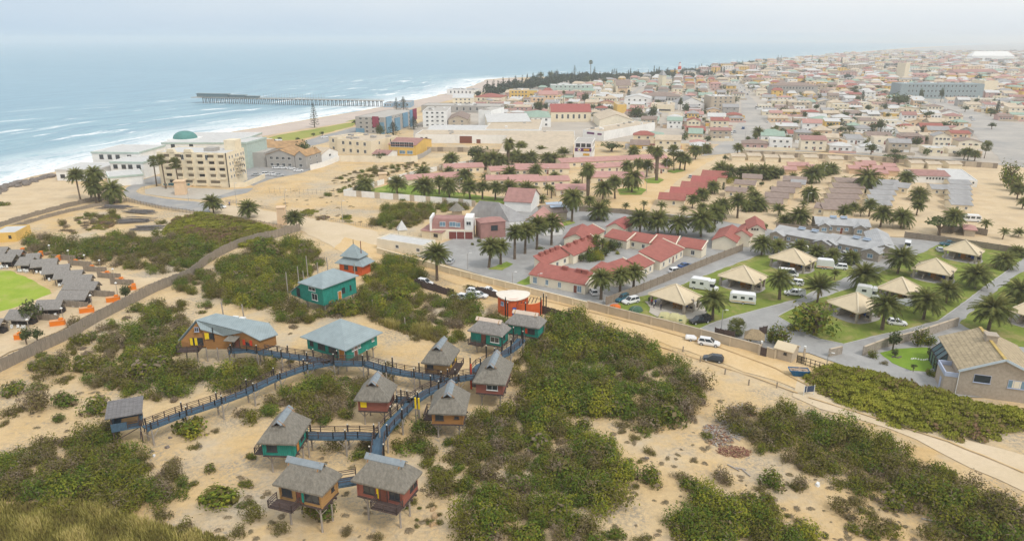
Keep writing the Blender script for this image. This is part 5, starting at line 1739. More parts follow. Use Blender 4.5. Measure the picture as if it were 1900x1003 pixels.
KEEP.append((org.x, org.y + 6,0,24,14))
bld('restaurant_wing', 'restaurant wing with curved maroon tiled roof and white chimney', 'wing', rect((936,391),(985,394),(990,378)),3.6, 'gable', 3.6, 'white_wall', 'maroon_roof', ridge='x')
gab('white chalet with pink gable roof behind the courtyard palms', (976,409),(1002,411),(1030,395),3.4,2.0, 'y', rm='pink_roof', wm='white_wall', group='white chalets', wins=(('f', [0],1.6,1.2,1.3),))
gab('white chalet with salmon gable roof and arched doorway', (1010,420),(1044,418),(1050,400),3.2,2.0, 'x', rm='pink_roof', wm='white_wall', group='white chalets', wins=(('f', [-.2, .2],1.6,1.2,1.3),('r', [0],1.6,1.2,2.0)))
o = gab('grey and red roofed chalet carrying two blue solar panels', (1010,395),(1052,393),(1062,381),3.0,1.8, 'x', rm='brown_roof', wm='tan_wall', group='white chalets')
for k, (u, v) in enumerate(((1028,377),(1036,382))):
 p = P(u, v, 4.6)
 m = MB(); m.box(-3,3,-.8, .8,-.05, .05); t_ = m.build('solar_panel', MATS['solar_tank'], None, loc=p, rot=(.35,0, .25))
 tag(t_, ['upper blue solar panel on the grey and red chalet roof', 'lower blue solar panel on the grey and red chalet roof'][k], 'solar panel')
p = P(848,399,0)
o = thing('thatched_cone', 'small dark thatched cone hut beside the slate roof', 'hut', p)
m = MB(); m.tube((0,0,0),(0,0,2.2),1.8,1.8,12); m.build('wall', MATS['tan_wall'], o)
m = MB(); m.tube((0,0,2.0),(0,0,4.6),2.9, .1,14); m.build('roof', MATS['thatch'], o)
# ---------------------------------------------------------------- grey chalets
def chalet(label, A, B, C, wings, tanks, ze=2.8):
 R5 = rect(A, B, C)
 w, d = R5[3], R5[4]
 o = bld('grey_chalet', label, 'chalet', R5, ze, 'gable', 1.3, 'stone_wall', 'chalet_roof', ridge='x', wins=(('f', lin(4,-.3, .3),1.6,1.1,1.1, 'frame_white', 'glass_blue'),), doors=(('f', -.02, .9,2, 'door_brown'),), group='grey roofed chalets')
 for t, ww, pr in wings:
  m = MB()
  x0, x1 = t * w - ww / 2, t * w + ww / 2
  y0, y1 = -d / 2 - pr, -d / 2 - .003
  m.poly([(x0, y0,0),(x1, y0,0),(x1, y0, ze - .2),(t * w, y0, ze + .7),(x0, y0, ze - .2)])
  m.poly([(x1, y0,0),(x1, y1,0),(x1, y1, ze - .2),(x1, y0, ze - .2)])
  m.poly([(x0, y1,0),(x0, y0,0),(x0, y0, ze - .2),(x0, y1, ze - .2)])
  m.build('wing_wall', MATS['stone_wall'], o)
  s = .4
  slab_roof(o, [[Vector((x0 - s, y0 - s, ze - .2)), Vector((t * w, y0 - s, ze + .95)), Vector((t * w, -d / 2 + d * .45, ze + .95)), Vector((x0 - s, -d / 2 + .6, ze - .2))],[Vector((x1 + s, y0 - s, ze - .2)), Vector((t * w, y0 - s, ze + .95)), Vector((t * w, -d / 2 + d * .45, ze + .95)), Vector((x1 + s, -d / 2 + .6, ze - .2))]], 'chalet_roof', name='wing_roof')
  put('window', window_mesh(1.5,1.2, 'frame_white', 'glass_blue'), o, (t * w, y0 - .01,1.5))
 for t in tanks:
  m = MB(); m.box(-1.0,1.0,-.7, .7,-.04, .06); m.tube((-1.05, .6, .25),(1.05, .6, .25), .26, .26,8)
  put('solar_heater', m.mesh('solar_heater', [MATS['solar_tank']]), o, (t * w, -d * .05, ze + 1.55),0)
 return o
chalet('grey chalet row nearest the palms with twin porch gables', (1433,446),(1543,468),(1556,455),((-.40,4.2,1.8),(.36,4.6,1.8)),(-.12, .1))
chalet('grey chalet row behind the camp shelters, fan light windows', (1530,463),(1630,484),(1642,470),((-.40,4.2,1.8),(.38,4.6,1.8)),(-.05, .14))
chalet('grey chalet row at the back below the yard palms', (1513,431),(1612,437),(1618,424),((-.36,3.2,1.4),(.3,3.2,1.4)),(-.15, .05))
gab('grey roofed hall with curved parapet beside the rear drive', (1617,460),(1662,464),(1683,436),3.0,1.4, 'y', rm='chalet_roof', wm='stone_wall', group='grey roofed chalets', wins=(('f', [0],1.5, .9,1.2),))
# ---------------------------------------------------------------- pink long bungalow rows among the palms
def row(label, A, B, C, ze=2.6, rh=1.2, rm='pink_roof', n=5, group='pink roofed bungalow rows', wm='cream_wall', name='bungalow_row'):
 R5 = rect(A, B, C)
 return bld(name, label, 'bungalow row', R5, ze, 'gable', rh, wm, rm, ridge='x', wins=(('f', lin(n),1.5,1.2,1.1, 'frame_white'),), doors=(('f', -.3, .9,2, 'door_brown'),('f', .1, .9,2, 'door_brown')), group=group)
row('pink roofed row right behind the white side wall', (826,323),(898,320),(904,312))
row('long pink roofed row below the painted sign building', (1042,312),(1240,303),(1246,295), n=12)
row('pink roofed row in the palms, farthest left lower one', (757,345),(858,338),(866,329), n=6)
row('pink roofed row behind the palms, short middle one', (911,328),(985,325),(990,317), n=5)
row('pink roofed row beside the thick palm trunk', (956,323),(1056,323),(1060,314), n=6)
row('pink roofed row in front of the first thick palm', (903,345),(1000,344),(1010,336), n=6)
row('pink roofed row with a dark seam across its roof', (948,349),(1057,346),(1062,337), n=6)
row('pink roofed row nearest the slate restaurant roof', (1032,364),(1090,364),(1098,353), n=4)
row('pink roofed row between the two thick trunked palms', (1096,340),(1195,342),(1202,330), n=5)
row('short pink roofed row behind the right palm lawn', (1105,322),(1170,318),(1176,310), n=4)
row('pink roofed end unit beside the tallest thick palm', (1210,322),(1238,322),(1244,313), n=2)
# --- stepped red gables
pts = [((1222,382),(1268,385)),((1243,371),(1290,374)),((1263,360),(1308,363)),((1282,349),(1326,352)),((1301,338),(1346,341))]
nm = ['nearest', 'second', 'middle', 'fourth', 'farthest']
for k, (A, B) in enumerate(pts):
 C = (B[0] + 13, B[1] - 9)
 bld('gabled_house', f'{nm[k]} of the five stepped red gabled houses', 'house', rect(A, B, C),2.7, 'gable', 1.6, 'cream_wall', 'redder_roof' if k % 2 else 'red_roof', ridge='x', ov=.5, wins=(('f', [.1],1.5, .9,1.2, 'frame_white'),('r', [0],1.5, .8,1.0)), group='stepped red gabled houses')
# --- grey and brown low bungalow blocks
def block(label, A, B, C, rm='brown_roof', wm='cream_wall', rh=1.0, n=2):
 return bld('low_bungalow', label, 'bungalow', rect(A, B, C),2.5, 'gable', rh, wm, rm, ridge='x', wins=(('f', lin(n),1.5, .9,1.0),), group='low camp bungalows')
seq = [((1345,366),(1382,369)),((1361,352),(1399,355)),((1377,341),(1412,343))]
for k, (A, B) in enumerate(seq):
 block(['nearest of three low brown roofs by the stepped houses', 'middle of three low brown roofs by the stepped houses', 'farthest of three low brown roofs by the stepped houses'][k], A, B, (B[0] + 8, B[1] - 8))
for k in range(5):
 u, v = 1408 + k * 11,388 - k * 10.5
 block(f'{["nearest", "second", "third", "fourth", "farthest"][k]} low brown roof of the stepped double file', (u, v),(u + 42, v + 3),(u + 50, v - 6))
block('single low grey bungalow behind the stepped double file', (1466,352),(1492,354),(1500,346), 'grey_roof')
for k in range(6):
 u, v = 1527 + k * 5,401 - k * 10.5
 block(f'{["nearest", "second", "third", "fourth", "fifth", "farthest"][k]} long brown roof in the middle camp file', (u, v),(u + 56, v + 2),(u + 62, v - 6))
for k in range(5):
 u, v = 1608 + k * 4,392 - k * 10
 block(f'{["nearest", "second", "third", "fourth", "farthest"][k]} corrugated grey roof left of the wide yard', (u, v),(u + 44, v + 2),(u + 48, v - 6), 'grey_roof')
for k in range(5):
 u, v = 1764 - k * .5,392 - k * 10
 block(f'{["nearest", "second", "third", "fourth", "farthest"][k]} corrugated grey roof beside the sandy lane', (u, v),(u + 38, v + 2),(u + 42, v - 6), 'grey_roof')
block('low grey bungalow with open porch below the clubhouse', (1728,362),(1760,364),(1768,355), 'grey_roof')
block('low grey bungalow with ramp beside the bushy palm', (1655,358),(1682,361),(1690,352), 'grey_roof')
block('low grey bungalow facing the nearest yard palms', (1510,398),(1545,402),(1552,392), 'brown_roof')
for k, (u, v) in enumerate([(1455,324),(1478,316),(1500,321),(1462,316),(1575,322),(1588,316),(1602,313),(1620,322),(1640,318),(1645,326),(1625,331),(1600,327)]):
 o = bld('pink_bungalow', None, 'bungalow', rect((u, v),(u + 22, v + 1),(u + 26, v - 5)),2.3, 'gable', .9, 'peach_wall', 'pink_roof', ridge='x', group='small pink camp bungalows', desc='small pink roofed camp bungalow')
for k, (u, v) in enumerate([(1358,299),(1388,298),(1420,301),(1449,302),(1493,301),(1540,304),(1590,306),(1690,312),(1722,314),(1760,314)]):
 o = bld('camp_ablution', None, 'camp block', rect((u, v),(u + 24, v + .6),(u + 28, v - 5)),2.4, 'gable', .7, 'cream_wall', 'tan_roof', ridge='x', group='small tan camp blocks', desc='small tan roofed camp block')
o = bld('clubhouse', 'white clubhouse with maroon gable and row of dark windows', 'clubhouse', rect((1697,339),(1760,341),(1772,330)),3.2, 'gable', 1.3, 'white_wall', 'maroon_roof', ridge='x', wins=(('f', lin(6,-.2, .35),2.2, .7, .7, 'frame_dark'),))
bld('clubhouse', 'long white flat roofed wing beside the maroon gabled clubhouse', 'clubhouse', rect((1761,345),(1812,348),(1818,328)),3.0, 'flat', .4, 'white_wall', 'pale_roof', wins=(('f', [-.4,-.3, .2, .35],2.0, .6, .6, 'frame_dark'),))
bld('gazebo_hut', 'little pink roofed kiosk beside the curved brown screen', 'kiosk', rect((1788,438),(1808,440),(1813,433)),2.3, 'pyr', .9, 'tan_wall', 'pink_roof', ov=.5)
m = MB()
c = P(1772,440)
o = thing('curved_screen', 'curved brown reed screen round the yard palm', 'screen', c)
for k in range(14):
 a0, a1 = 2.9 - 2.7 * k / 14,2.9 - 2.7 * (k + 1) / 14
 m.bar((3 + math.cos(a0) * 8, math.sin(a0) * 6,1.1),(3 + math.cos(a1) * 8, math.sin(a1) * 6,1.1), .16,2.2)
m.build('panel', MATS['reed_fence'], o)
# ---------------------------------------------------------------- tiled house at the right
p0 = P(1773,731); p1 = P(1925,751)
yaw = math.atan2((p1 - p0).y, (p1 - p0).x)
w, d = (p1 - p0).length, (P(1733,624,4.8) - P(1777,684,4.8)).length
n = Vector((-math.sin(yaw), math.cos(yaw)))
c = (p0 + p1).to_2d() / 2 + n * d / 2
o = thing('tiled_house', 'grey brick house with lichen covered tile roof and lilac window frames', 'house', (c.x, c.y, 0), yaw)
wall_mb('gable', w, d, 4.8,2.7, 'y').build('wall', MATS['stone_wall'] if False else M('house_brick', (.42, .355, .285), var=.12, scale=2.5, bands=('Z', .25, .12)), o)
roof_mb('gable', w, d, 4.8,2.7, .45, 'y').build('roof', MATS['tile_roof'], o)
m = MB()
for s in (-1,1):
 m.bar((s * (w / 2 + .45),-d / 2 - .47,4.72),(0,-d / 2 - .47,7.78), .06, .42)
m.build('bargeboard', M('pale_blue_trim', (.50, .58, .64), var=.04), o)
m = MB(); m.bar((0,-d / 2 - .45,7.72),(0, d / 2 + .45,7.72), .5, .16); m.build('ridge_cap', M('lichen', (.50, .36, .12), var=.2, scale=1.5), o)
put('window', window_mesh(2.6,1.5, 'frame_blue', 'glass', 0), o, (-.22 * w, -d / 2,3.6))
l = put('window', window_mesh(2.6,1.5, 'frame_blue', 'glass_blue', 2), o, (.20 * w, -d / 2,3.3))
addbox(o, 'curtain', 'ivory_wall', .20 * w - .65, .20 * w + .65,-d / 2 - .05,-d / 2 - .035,2.65,3.95)
m = MB(); m.tube((-w / 2 - .15,-d / 2 - .15,0),(-w / 2 - .15,-d / 2 - .15,4.8), .07, .07,6); m.build('downpipe', MATS['frame_white'], o)
m = MB(); m.box(-.9, .9,-.9, .9,6.9,8.5); m.box(-1.05,1.05,-1.05,1.05,8.502,8.7); put('chimney', m.mesh('chimney', [MATS['house_brick']]), o, (.2,2,0))
m = MB()
m.hexa([(-w / 2 - 1.5,1,0),(-w / 2 - .01,1,0),(-w / 2 - .01, d / 2 - 1,0),(-w / 2 - 1.5, d / 2 - 1,0)],[(-w / 2 - 1.5,1,2.6),(-w / 2 - .01,1,4.3),(-w / 2 - .01, d / 2 - 1,4.3),(-w / 2 - 1.5, d / 2 - 1,2.6)])
m.build('conservatory', M('dim_glass', (.10, .16, .18), var=.1, rough=.2, spec=.6), o)
m = MB()
for k in range(4):
 y = 1 + (d / 2 - 2) * k / 3
 m.bar((-w / 2 - 1.55, y, 2.62),(-w / 2, y, 4.36), .14)
 m.bar((-w / 2 - 1.55, y, 0),(-w / 2 - 1.55, y, 2.65), .14)
m.bar((-w / 2 - 1.55,1,2.64),(-w / 2 - 1.55, d / 2 - 1,2.64), .14)
m.build('conservatory_frame', MATS['frame_dark'], o)
m = MB(); m.box(-w / 2 - 2.2,-w / 2 - .01,-d / 2 + .2,-d / 2 + 5.4,0,3.2); m.build('side_annexe', MATS['house_brick'], o)
m = MB()
for a_ in ((-w / 2 - 2.25,-w / 2 - 2.05,-d / 2 + .15,-d / 2 + 5.45),(-w / 2 - 2.05,-w / 2 - .02,-d / 2 + .15,-d / 2 + .35),(-w / 2 - 2.05,-w / 2 - .02,-d / 2 + 5.25,-d / 2 + 5.45)):
 m.box(*a_, 3.205,4.0)
m.build('balcony', MATS['frame_blue'], o)
addbox(o, 'door', 'frame_blue', -w / 2 - 2.26,-w / 2 - 2.21,-d / 2 + 1.5,-d / 2 + 2.5, .02,2.2)
KEEP.append((c.x, c.y, yaw, w + 6, d + 2))
p = P(1398,640)
o = thing('thatched_gazebo', 'little thatched gazebo over benches inside the tan wall', 'gazebo', p, -.35)
for sx_, sy in ((-1,-1),(1,-1),(1,1),(-1,1)):
 m = MB(); m.tube((0,0,0),(0,0,2.2), .09, .09,6); put('post', m.mesh('post', [MATS['plank_dark']]), o, (sx_ * 1.3, sy * 1.2,0))
roof_mb('hip', 3.0,2.6,2.1,1.3, .5, ridgelen=1.4).build('roof', M('straw', (.33, .25, .15), var=.25, scale=4, stretch=(1,1, .3), bump=.6), o)
addbox(o, 'bench', 'frame_white', -.6, .6,-.2, .2,0, .5)
# ---------------------------------------------------------------- thatched A-frame shelters, counters, lamps at the left
def chair_mesh():
 if 'chair' not in WIN:
  m = MB()
  m.box(-.25, .25,-.22, .22, .4, .47)
  m.box(-.25, .25, .16, .22, .472, .95)
  for x in (-.22, .22):
   for y in (-.19, .19):
    m.box(x - .025, x + .025, y - .025, y + .025,0, .398)
  WIN['chair'] = m.mesh('garden_chair', [MATS['frame_white']])
 return WIN['chair']
def awning(label, A, B, C, ze=1.9, rh=1.5, clutter=True):
 """A, B, C: pixels of the thatch's low front edge and back edge"""
 R5 = rect(A, B, C, ze, ze + 1.4)
 cx, cy, yaw, w, d = R5
 d = min(max(d, 3.5),5.5)
 o = thing('thatched_shelter', label, 'shelter', (cx, cy, 0), yaw, 'grey thatched picnic shelters')
 slab_roof(o, [[Vector((-w / 2,-d / 2, ze)), Vector((w / 2,-d / 2, ze)), Vector((w / 2, d * .18, ze + rh)), Vector((-w / 2, d * .18, ze + rh))],[Vector((-w / 2, d * .18, ze + rh)), Vector((w / 2, d * .18, ze + rh)), Vector((w / 2, d / 2, ze + .2)), Vector((-w / 2, d / 2, ze + .2))]], 'thatch_grey', .22)
 for x in (-.42,0, .42):
  for y in (-.42, .42):
   m = MB(); m.tube((0,0,0),(0,0, ze + .1), .1, .09,6); put('post', m.mesh('post', [MATS['plank_dark']]), o, (x * w, y * d, 0))
 addbox(o, 'back_screen', 'reed_fence', -w * .45, w * .45, d * .36, d * .4,0, ze)
 addbox(o, 'interior_shade', 'shade', -w * .44, w * .44,-d * .05, d * .35,0, ze * .6)  # solid near-black block painting the shade beneath the thatch
 if clutter:
  rs = random.Random(int(cx * 7))
  for k in range(6):
   x, y = rs.uniform(-.4, .45) * w, -d * .5 - rs.uniform(.1, .9)
   c = put('garden_chair', chair_mesh(), None, (cx + x * math.cos(yaw) - y * math.sin(yaw), cy + x * math.sin(yaw) + y * math.cos(yaw),0), yaw + rs.uniform(-1,1))
   tag(c, 'white garden chair along the front of a grey thatched shelter', 'chair', 'white garden chairs')
 KEEP.append((cx, cy, yaw, w, d))
SH = [((5,593),(52,594),(51,571)),((60,575),(110,573),(113,552)),((102,556),(157,556),(158,536)),((115,536),(176,537),(175,520)),((114,526),(167,524),(168,507)),((98,517),(151,514),(152,499)),((76,509),(128,504),(128,487)),
      ((55,496),(105,492),(103,477)),((26,492),(53,492),(50,474)),((48,482),(75,480),(72,470)),((-6,484),(24,484),(22,470)),((14,474),(41,474),(38,464)),((-25,470),(10,470),(8,457)),((-30,605),(3,606),(2,592))]
LB = ['grey thatched shelter with leafy tree at its right end', 'grey thatched shelter second from the low reed fence tree', 'grey thatched shelter above a row of white chairs', 'grey thatched shelter with widest roof in the stepped row', 'grey thatched shelter just behind the widest one', 'grey thatched shelter with blue towel at its right', 'grey thatched shelter with white parasol folded beside it', 'grey thatched shelter farthest along the stepped row',
      'grey thatched shelter behind the folded blue parasols', 'small grey thatched shelter in the back file', 'grey thatched shelter at the corner of the green lawn', 'small grey thatched shelter nearest the yellow house', 'grey thatched shelter beside the white railing', 'grey thatched shelter cut by the picture edge']
for q, l in zip(SH, LB):
 awning(l, *q)
M('counter_top', (.70, .35, .16), var=.1)
for k, (u, v, yaw, s) in enumerate([(108,604,22,1),(162,580,22,1),(211,560,22,1),(36,630,10, .5),(246,538,22, .6),(222,526,5, .8),(196,514,5, .8),(168,503,5, .75),(138,492,5, .75),(109,484,10, .35),(76,476,10, .35),(42,470,10, .35)]):
 p = P(u, v)
 o = thing('braai_counter', None, 'counter', p, math.radians(yaw), 'orange braai counters')
 L = 2.9 * s
 addbox(o, 'body', 'orange_paint', -L / 2, L / 2,-.5, .5,0,1.25)
 addbox(o, 'top', 'counter_top', -L / 2 - .05, L / 2 + .05,-.55, .55,1.253,1.36)
 m = MB(); m.box(-.4, .4,-.38, .38,1.361,1.7); put('fire_box', m.mesh('fire_box', [MATS['orange_paint']]), o, (L * .25,0,0))
 later(o, 'orange masonry braai counter', p)
 if s > .55:
  fence('reed_partition', None, 'partition', [(u - 40, v - 10),(u + 3, v - 7)],1.7, 'reed_fence', .12,1.3, .14, None, None, 'reed partitions', .08)
  TOLABEL.append((D.objects[-1] if False else [x for x in COL.objects if x.name.startswith('reed_partition') and x.parent is None][-1], 'grey reed partition', u - 20, v - 8))
LAMPS = [(119,598),(172,573),(219,549),(213,522),(188,505),(160,495),(130,486),(95,476),(56,620)]
def lamp(u, v, h, desc='white globe lamp on dark pole', group='lamp posts', mat='pole_grey'):
 p = P(u, v)
 o = thing('lamp_post', None, 'lamp post', p, 0, group)
 m = MB(); m.tube((0,0,0),(0,0, h), .08, .06,7); m.build('pole', MATS[mat], o)
 m = MB()
 m.tube((0,0, h),(0,0, h + .2), .15, .32,10); m.tube((0,0, h + .2),(0,0, h + .42), .32, .12,10)
 m.build('lamp_head', MATS['frame_white'], o)
 later(o, desc, p)
for u, v in LAMPS:
 lamp(u, v, 3.2)
bld('yellow_house', 'yellow house with pale flat roof behind the shelters', 'house', rect((-14,450),(32,448),(36,434)),3.0, 'flat', .4, 'yellow_wall', 'pale_roof', wins=(('f', [.25],1.6, .8, .9, 'frame_dark'),))
for k, (u, v, l, w_, yaw) in enumerate([(215,386,14,6,-12),(262,394,13,5,-14),(255,409,13,6,-8),(277,424,11,7,5),(245,412,10,5,10)]):
 p = P(u, v)
 o = thing('timber_stack', None, 'timber stack', p, math.radians(yaw), 'grey timber stacks')
 m = MB()
 for j in range(26):
  y = RD.uniform(-.5, .5) * w_
  z = .1 + .12 * RD.randrange(6)
  x0, ln = RD.uniform(-.5,-.3) * l, RD.uniform(.5, .9) * l
  m.bar((x0, y, z),(x0 + ln, y + RD.uniform(-.7, .7), z + RD.uniform(-.05, .12)), RD.uniform(.12, .3), .12)
 m.build('planks', M('old_timber', (.17, .155, .15), var=.35, scale=2), o)
 later(o, 'heap of weathered grey planks', p)
for k, (u, v, vt, wp, lb) in enumerate([(337,360,336,19, 'peach stone pillar on the hotel forecourt'),(524,416,385,16, 'peach stone pillar beside the picket fence corner'),(711,340,322,16, 'peach stone pillar behind the white side wall')]):
 p = P(u, v)
 w_ = wp * mpp(u, v)
 h = hgt(u, v, vt)
 o = thing('stone_pillar', lb, 'pillar', p, .2, 'peach stone pillars')
 m = MB(); m.hexa([(-w_ / 2,-w_ / 2,0),(w_ / 2,-w_ / 2,0),(w_ / 2, w_ / 2,0),(-w_ / 2, w_ / 2,0)],[(-w_ * .44,-w_ * .44, h),(w_ * .44,-w_ * .44, h),(w_ * .44, w_ * .44, h),(-w_ * .44, w_ * .44, h)]); m.build('shaft', MATS['peach_wall'], o)
 addbox(o, 'cap', 'peach_wall', -w_ * .52, w_ * .52,-w_ * .52, w_ * .52, h + .002, h + .35)
M('rock', (.20, .17, .15), var=.35, scale=1.5, bump=.7)
rs = random.Random(3)
n_r = 0
for i in range(70):
 t = rs.random()
 u, v = -20 + 125 * t + rs.uniform(-4,4),357 - 33 * t + rs.uniform(-3,8) * (1 - t * .6)
 p = P(u, v)
 m = MB()
 r = rs.uniform(.8,2.0)
 rings = []
 for j, (z, f) in enumerate(((0, .9),(.45,1.0),(.85, .6))):
  rings.append([(math.cos(a * 1.047) * r * f * rs.uniform(.75,1.2), math.sin(a * 1.047) * r * f * rs.uniform(.75,1.2), z * r) for a in range(6)])
 for r0, r1 in zip(rings, rings[1:]):
  for a in range(6):
   m.poly([r0[a], r0[(a + 1) % 6], r1[(a + 1) % 6], r1[a]])
 m.poly(rings[-1])
 o = m.build('shore_rock', MATS['rock'], None, loc=p)
 tag(o, 'dark grey boulder in the rock bank at the surf edge', 'rock', 'boulders along the shore')
# ---------------------------------------------------------------- hotel, aquarium, apartments
R5 = rect((300,344),(427,347),(466,334))
w, d = R5[3], R5[4]
H_ = hgt(427,347,284)
st = H_ / 5.3
o = bld('hotel', 'five storey cream hotel with ribbon balconies facing the forecourt', 'hotel', R5, H_, 'flat', .5, 'cream_wall', 'pale_roof',
  wins=[('f', [-.14, .22], st * 4.55,1.6,2.2, 'frame_white'), ] + [('r', [-.35,-.2,0, .12, .3, .42], st * (k + .5),1.0,1.3, 'frame_white') for k in range(1,5)])
for k in range(5):
 z0 = st * k + .7
 for t in ([-.36,-.2,-.04, .12, .28, .42] if k else [-.3,-.1, .1, .3]):
  ww = w * (.075 if k else .13)
  m = MB()
  m.box(-ww / 2, ww / 2,-.09,-.005, .3, st * .5,1)  # no real hollow: flat panel, the recess shade is in its colour
  m.box(-ww / 2 - .2, ww / 2 + .2,-.55,-.006,-.75, .2)
  m.box(-ww / 2 - .2, ww / 2 + .2,-.5,-.006, st * .6, st * .6 + .25)
  put('balcony', m.mesh('balcony', [MATS['cream_wall'], MATS['recess_shade' if RD.random() < .75 else 'shade']]), o, (t * w, -d / 2, z0 + .5))
m = MB(); m.tube((w / 2 - .12,-d / 2 - .2,0),(w / 2 - .12,-d / 2 - .2, H_), .22, .22,6); m.build('drain_column', MATS['shade'], o)
addbox(o, 'roof_tower', 'cream_wall', w * .32, w * .48, d * .1, d * .45, H_ - .5, H_ + 4)
addbox(o, 'roof_plant', 'grey_wall', w * .1, w * .25,-d * .2, d * .1, H_ - .4, H_ + 1.2)
for t in (-.3,-.05):
 m = MB(); m.hexa([(-2,-d / 2, H_ - .6),(2,-d / 2, H_ - .6),(2,-d / 2 + 2, H_ - .6),(-2,-d / 2 + 2, H_ - .6)],[(-1.4,-d / 2, H_ + 1.2),(1.4,-d / 2, H_ + 1.2),(1.4,-d / 2 + 1.4, H_ + 1.2),(-1.4,-d / 2 + 1.4, H_ + 1.2)]); put('parapet_gable', m.mesh('parapet_gable', [MATS['cream_wall']]), o, (t * w, 0,0))
for k, z in enumerate((st * 1.6, st * 2.6, st * 3.6)):
 b_ = addbox(o, 'balcony', 'cream_wall', w / 2 - .02 + .025, w / 2 + 1.6,-d * .12, d * .2, z, z + .25)
 railing(b_, [(w / 2 + .05,-d * .12),(w / 2 + 1.6,-d * .12),(w / 2 + 1.6, d * .2),(w / 2 + .05, d * .2)], z + .25,1, mat='frame_dark')
addbox(o, 'terrace', 'peach_wall', -w * .42,-w * .05,-d / 2 - 4,-d / 2 - .01,0, .5)
m = MB()
for i in range(14):
 x, y = -w * .4 + i * w * .35 / 14,-d / 2 - RD.uniform(.8,3.4)
 m.box(x - .35, x + .35, y - .35, y + .35, .5,1.4)
m.build('terrace_chairs', M('teal_chairs', (.10, .22, .25), var=.3), o)
def white_block(label, A, B, C, vt, wins, trim='seafoam', wm='white_wall', name='aquarium_block', cat='building', grp='white blocks of the aquarium complex'):
 R5 = rect(A, B, C)
 h = hgt(B[0], B[1], vt)
 o = bld(name, label, cat, R5, h, 'flat', .4, wm, 'pale_roof', wins=wins, group=grp)
 w, d = R5[3], R5[4]
 m = MB()
 for a_ in ((-w / 2 - .25, w / 2 + .25,-d / 2 - .25,-d / 2 - .003),(w / 2 + .003, w / 2 + .25,-d / 2 - .003, d / 2 + .25),(-w / 2 - .25,-w / 2 - .003,-d / 2 - .003, d / 2 + .25)):
  m.box(*a_, h - .9, h - .05)
 m.build('cornice', MATS[trim], o)
 return o
white_block('tall white seafront block with sea green cornice', (176,318),(262,319),(290,303),282,(('f', [-.3,-.12, .05, .3],7,2,2, 'frame_dark'),('f', [-.1, .1],3,2,1, 'frame_dark')))
white_block('white two storey block with green cornice beside the street', (209,330),(270,331),(300,318),300,(('f', [-.35,-.1, .1, .35],5.2,2,1.8, 'frame_dark'),))
white_block('low white block with sloping green coping on the corner', (205,347),(268,341),(272,330),322,())
white_block('low white block at the end of the tan beach', (107,336),(182,336),(190,322),314,(('f', [-.35],2.2,2,1.6, 'frame_dark'),), 'pale_roof')
white_block('broad white block behind the hotel below the dome', (305,300),(440,300),(470,278),264,(('f', [-.35,-.1],8,2,2, 'frame_dark'),))
p = P(349,292)
o = thing('aquarium_dome', 'green ribbed dome above the white aquarium complex', 'dome', p)
m = MB()
hz = hgt(349,292,256)
rr = 21 * mpp(349,292)
addbox(o, 'drum', 'white_wall', -rr * 1.1, rr * 1.1,-rr * 1.1, rr * 1.1,0, hz)
for i in range(6):
 for k in range(18):
  t0, t1 = i / 6 * 1.5,(i + 1) / 6 * 1.5
  a0, a1 = 6.2832 * k / 18,6.2832 * (k + 1) / 18
  f = lambda t, a: (rr * math.cos(t) * math.cos(a), rr * math.cos(t) * math.sin(a), hz + rr * .62 * math.sin(t))
  m.poly([f(t0, a0), f(t0, a1), f(t1, a1), f(t1, a0)])
m.build('dome', M('dome_green', (.10, .25, .23), var=.15, scale=.5), o)
white_block('pale green service tower behind the hotel roof', (432,312),(462,313),(470,300),264,(('f', [0],8,1.5,6, 'frame_dark', 'glass_blue'),), 'seafoam', 'seafoam', 'service_tower', 'tower', 'white blocks of the aquarium complex')
o = addbox(None, 'roof_pool', 'glass_blue', 0,9,0,3,0, .2)
o.location = P(300,284,13)
tag(o, 'bright blue strip of canopy between aquarium and hotel roofs', 'canopy')
def flats(label, A, B, C, vt, roof='flat', rh=2.0, wm='grey_wall', rm='rust_roof', wins=(), name='apartment_block', cat='apartments', grp='apartment blocks', ridge='x', desc=None, n=4, fl=2, ov=.3, side=2):
 R5 = rect(A, B, C)
 if B[1] < 232 and R5[4] > 24:
  R5 = (R5[0] + math.sin(R5[2]) * (R5[4] - 24) / 2, R5[1] - math.cos(R5[2]) * (R5[4] - 24) / 2, R5[2], R5[3],24)
 h = max(2.4, hgt(B[0], B[1], vt))
 if not wins and n:
  sh = h / fl
  wins = [('f', lin(n), sh * (k + .55), min(1.6, R5[3] / n * .5), sh * .45, 'frame_white') for k in range(fl)] + ([('r', lin(side), sh * (k + .55),1.1, sh * .4, 'frame_white') for k in range(fl)] if side else [])
 o = bld(name, label, cat, R5, h, roof, rh, wm, rm, ridge=ridge, wins=wins, group=grp, desc=desc, ov=ov)
 if roof == 'flat' and R5[3] * R5[4] > 150:
  for k in range(int(min(7, R5[3] * R5[4] / 90))):
   x, y, s = RD.uniform(-.4, .4) * R5[3], RD.uniform(-.38, .38) * R5[4], RD.uniform(.6,1.5)
   addbox(o, 'roof_unit', RD.choice(['grey_wall', 'concrete', 'white_wall', 'grey_roof']), x - s, x + s, y - s * .7, y + s * .7, h - .3, h + RD.uniform(.3,1.1))
 return o
flats('grey blank walled block joined to the hotel side', (463,310),(495,310),(505,300),283, wm='grey_wall', n=0, rm='concrete')
flats('grey brick flats with two lichened gables over the car park', (496,311),(548,313),(560,303),289, 'gable', 2.6, n=4, ridge='y')
flats('grey brick flats end gable beside the palms', (549,313),(569,314),(577,304),290, 'gable', 2.4, n=1, ridge='y')
flats('brown roofed flats behind the lichened gables', (482,291),(570,286),(578,277),272, 'gable', 2.6, n=6, rm='rust_roof')
flats('small brown roofed block behind the hotel tower', (478,282),(508,281),(512,274),268, 'gable', 2, n=2)
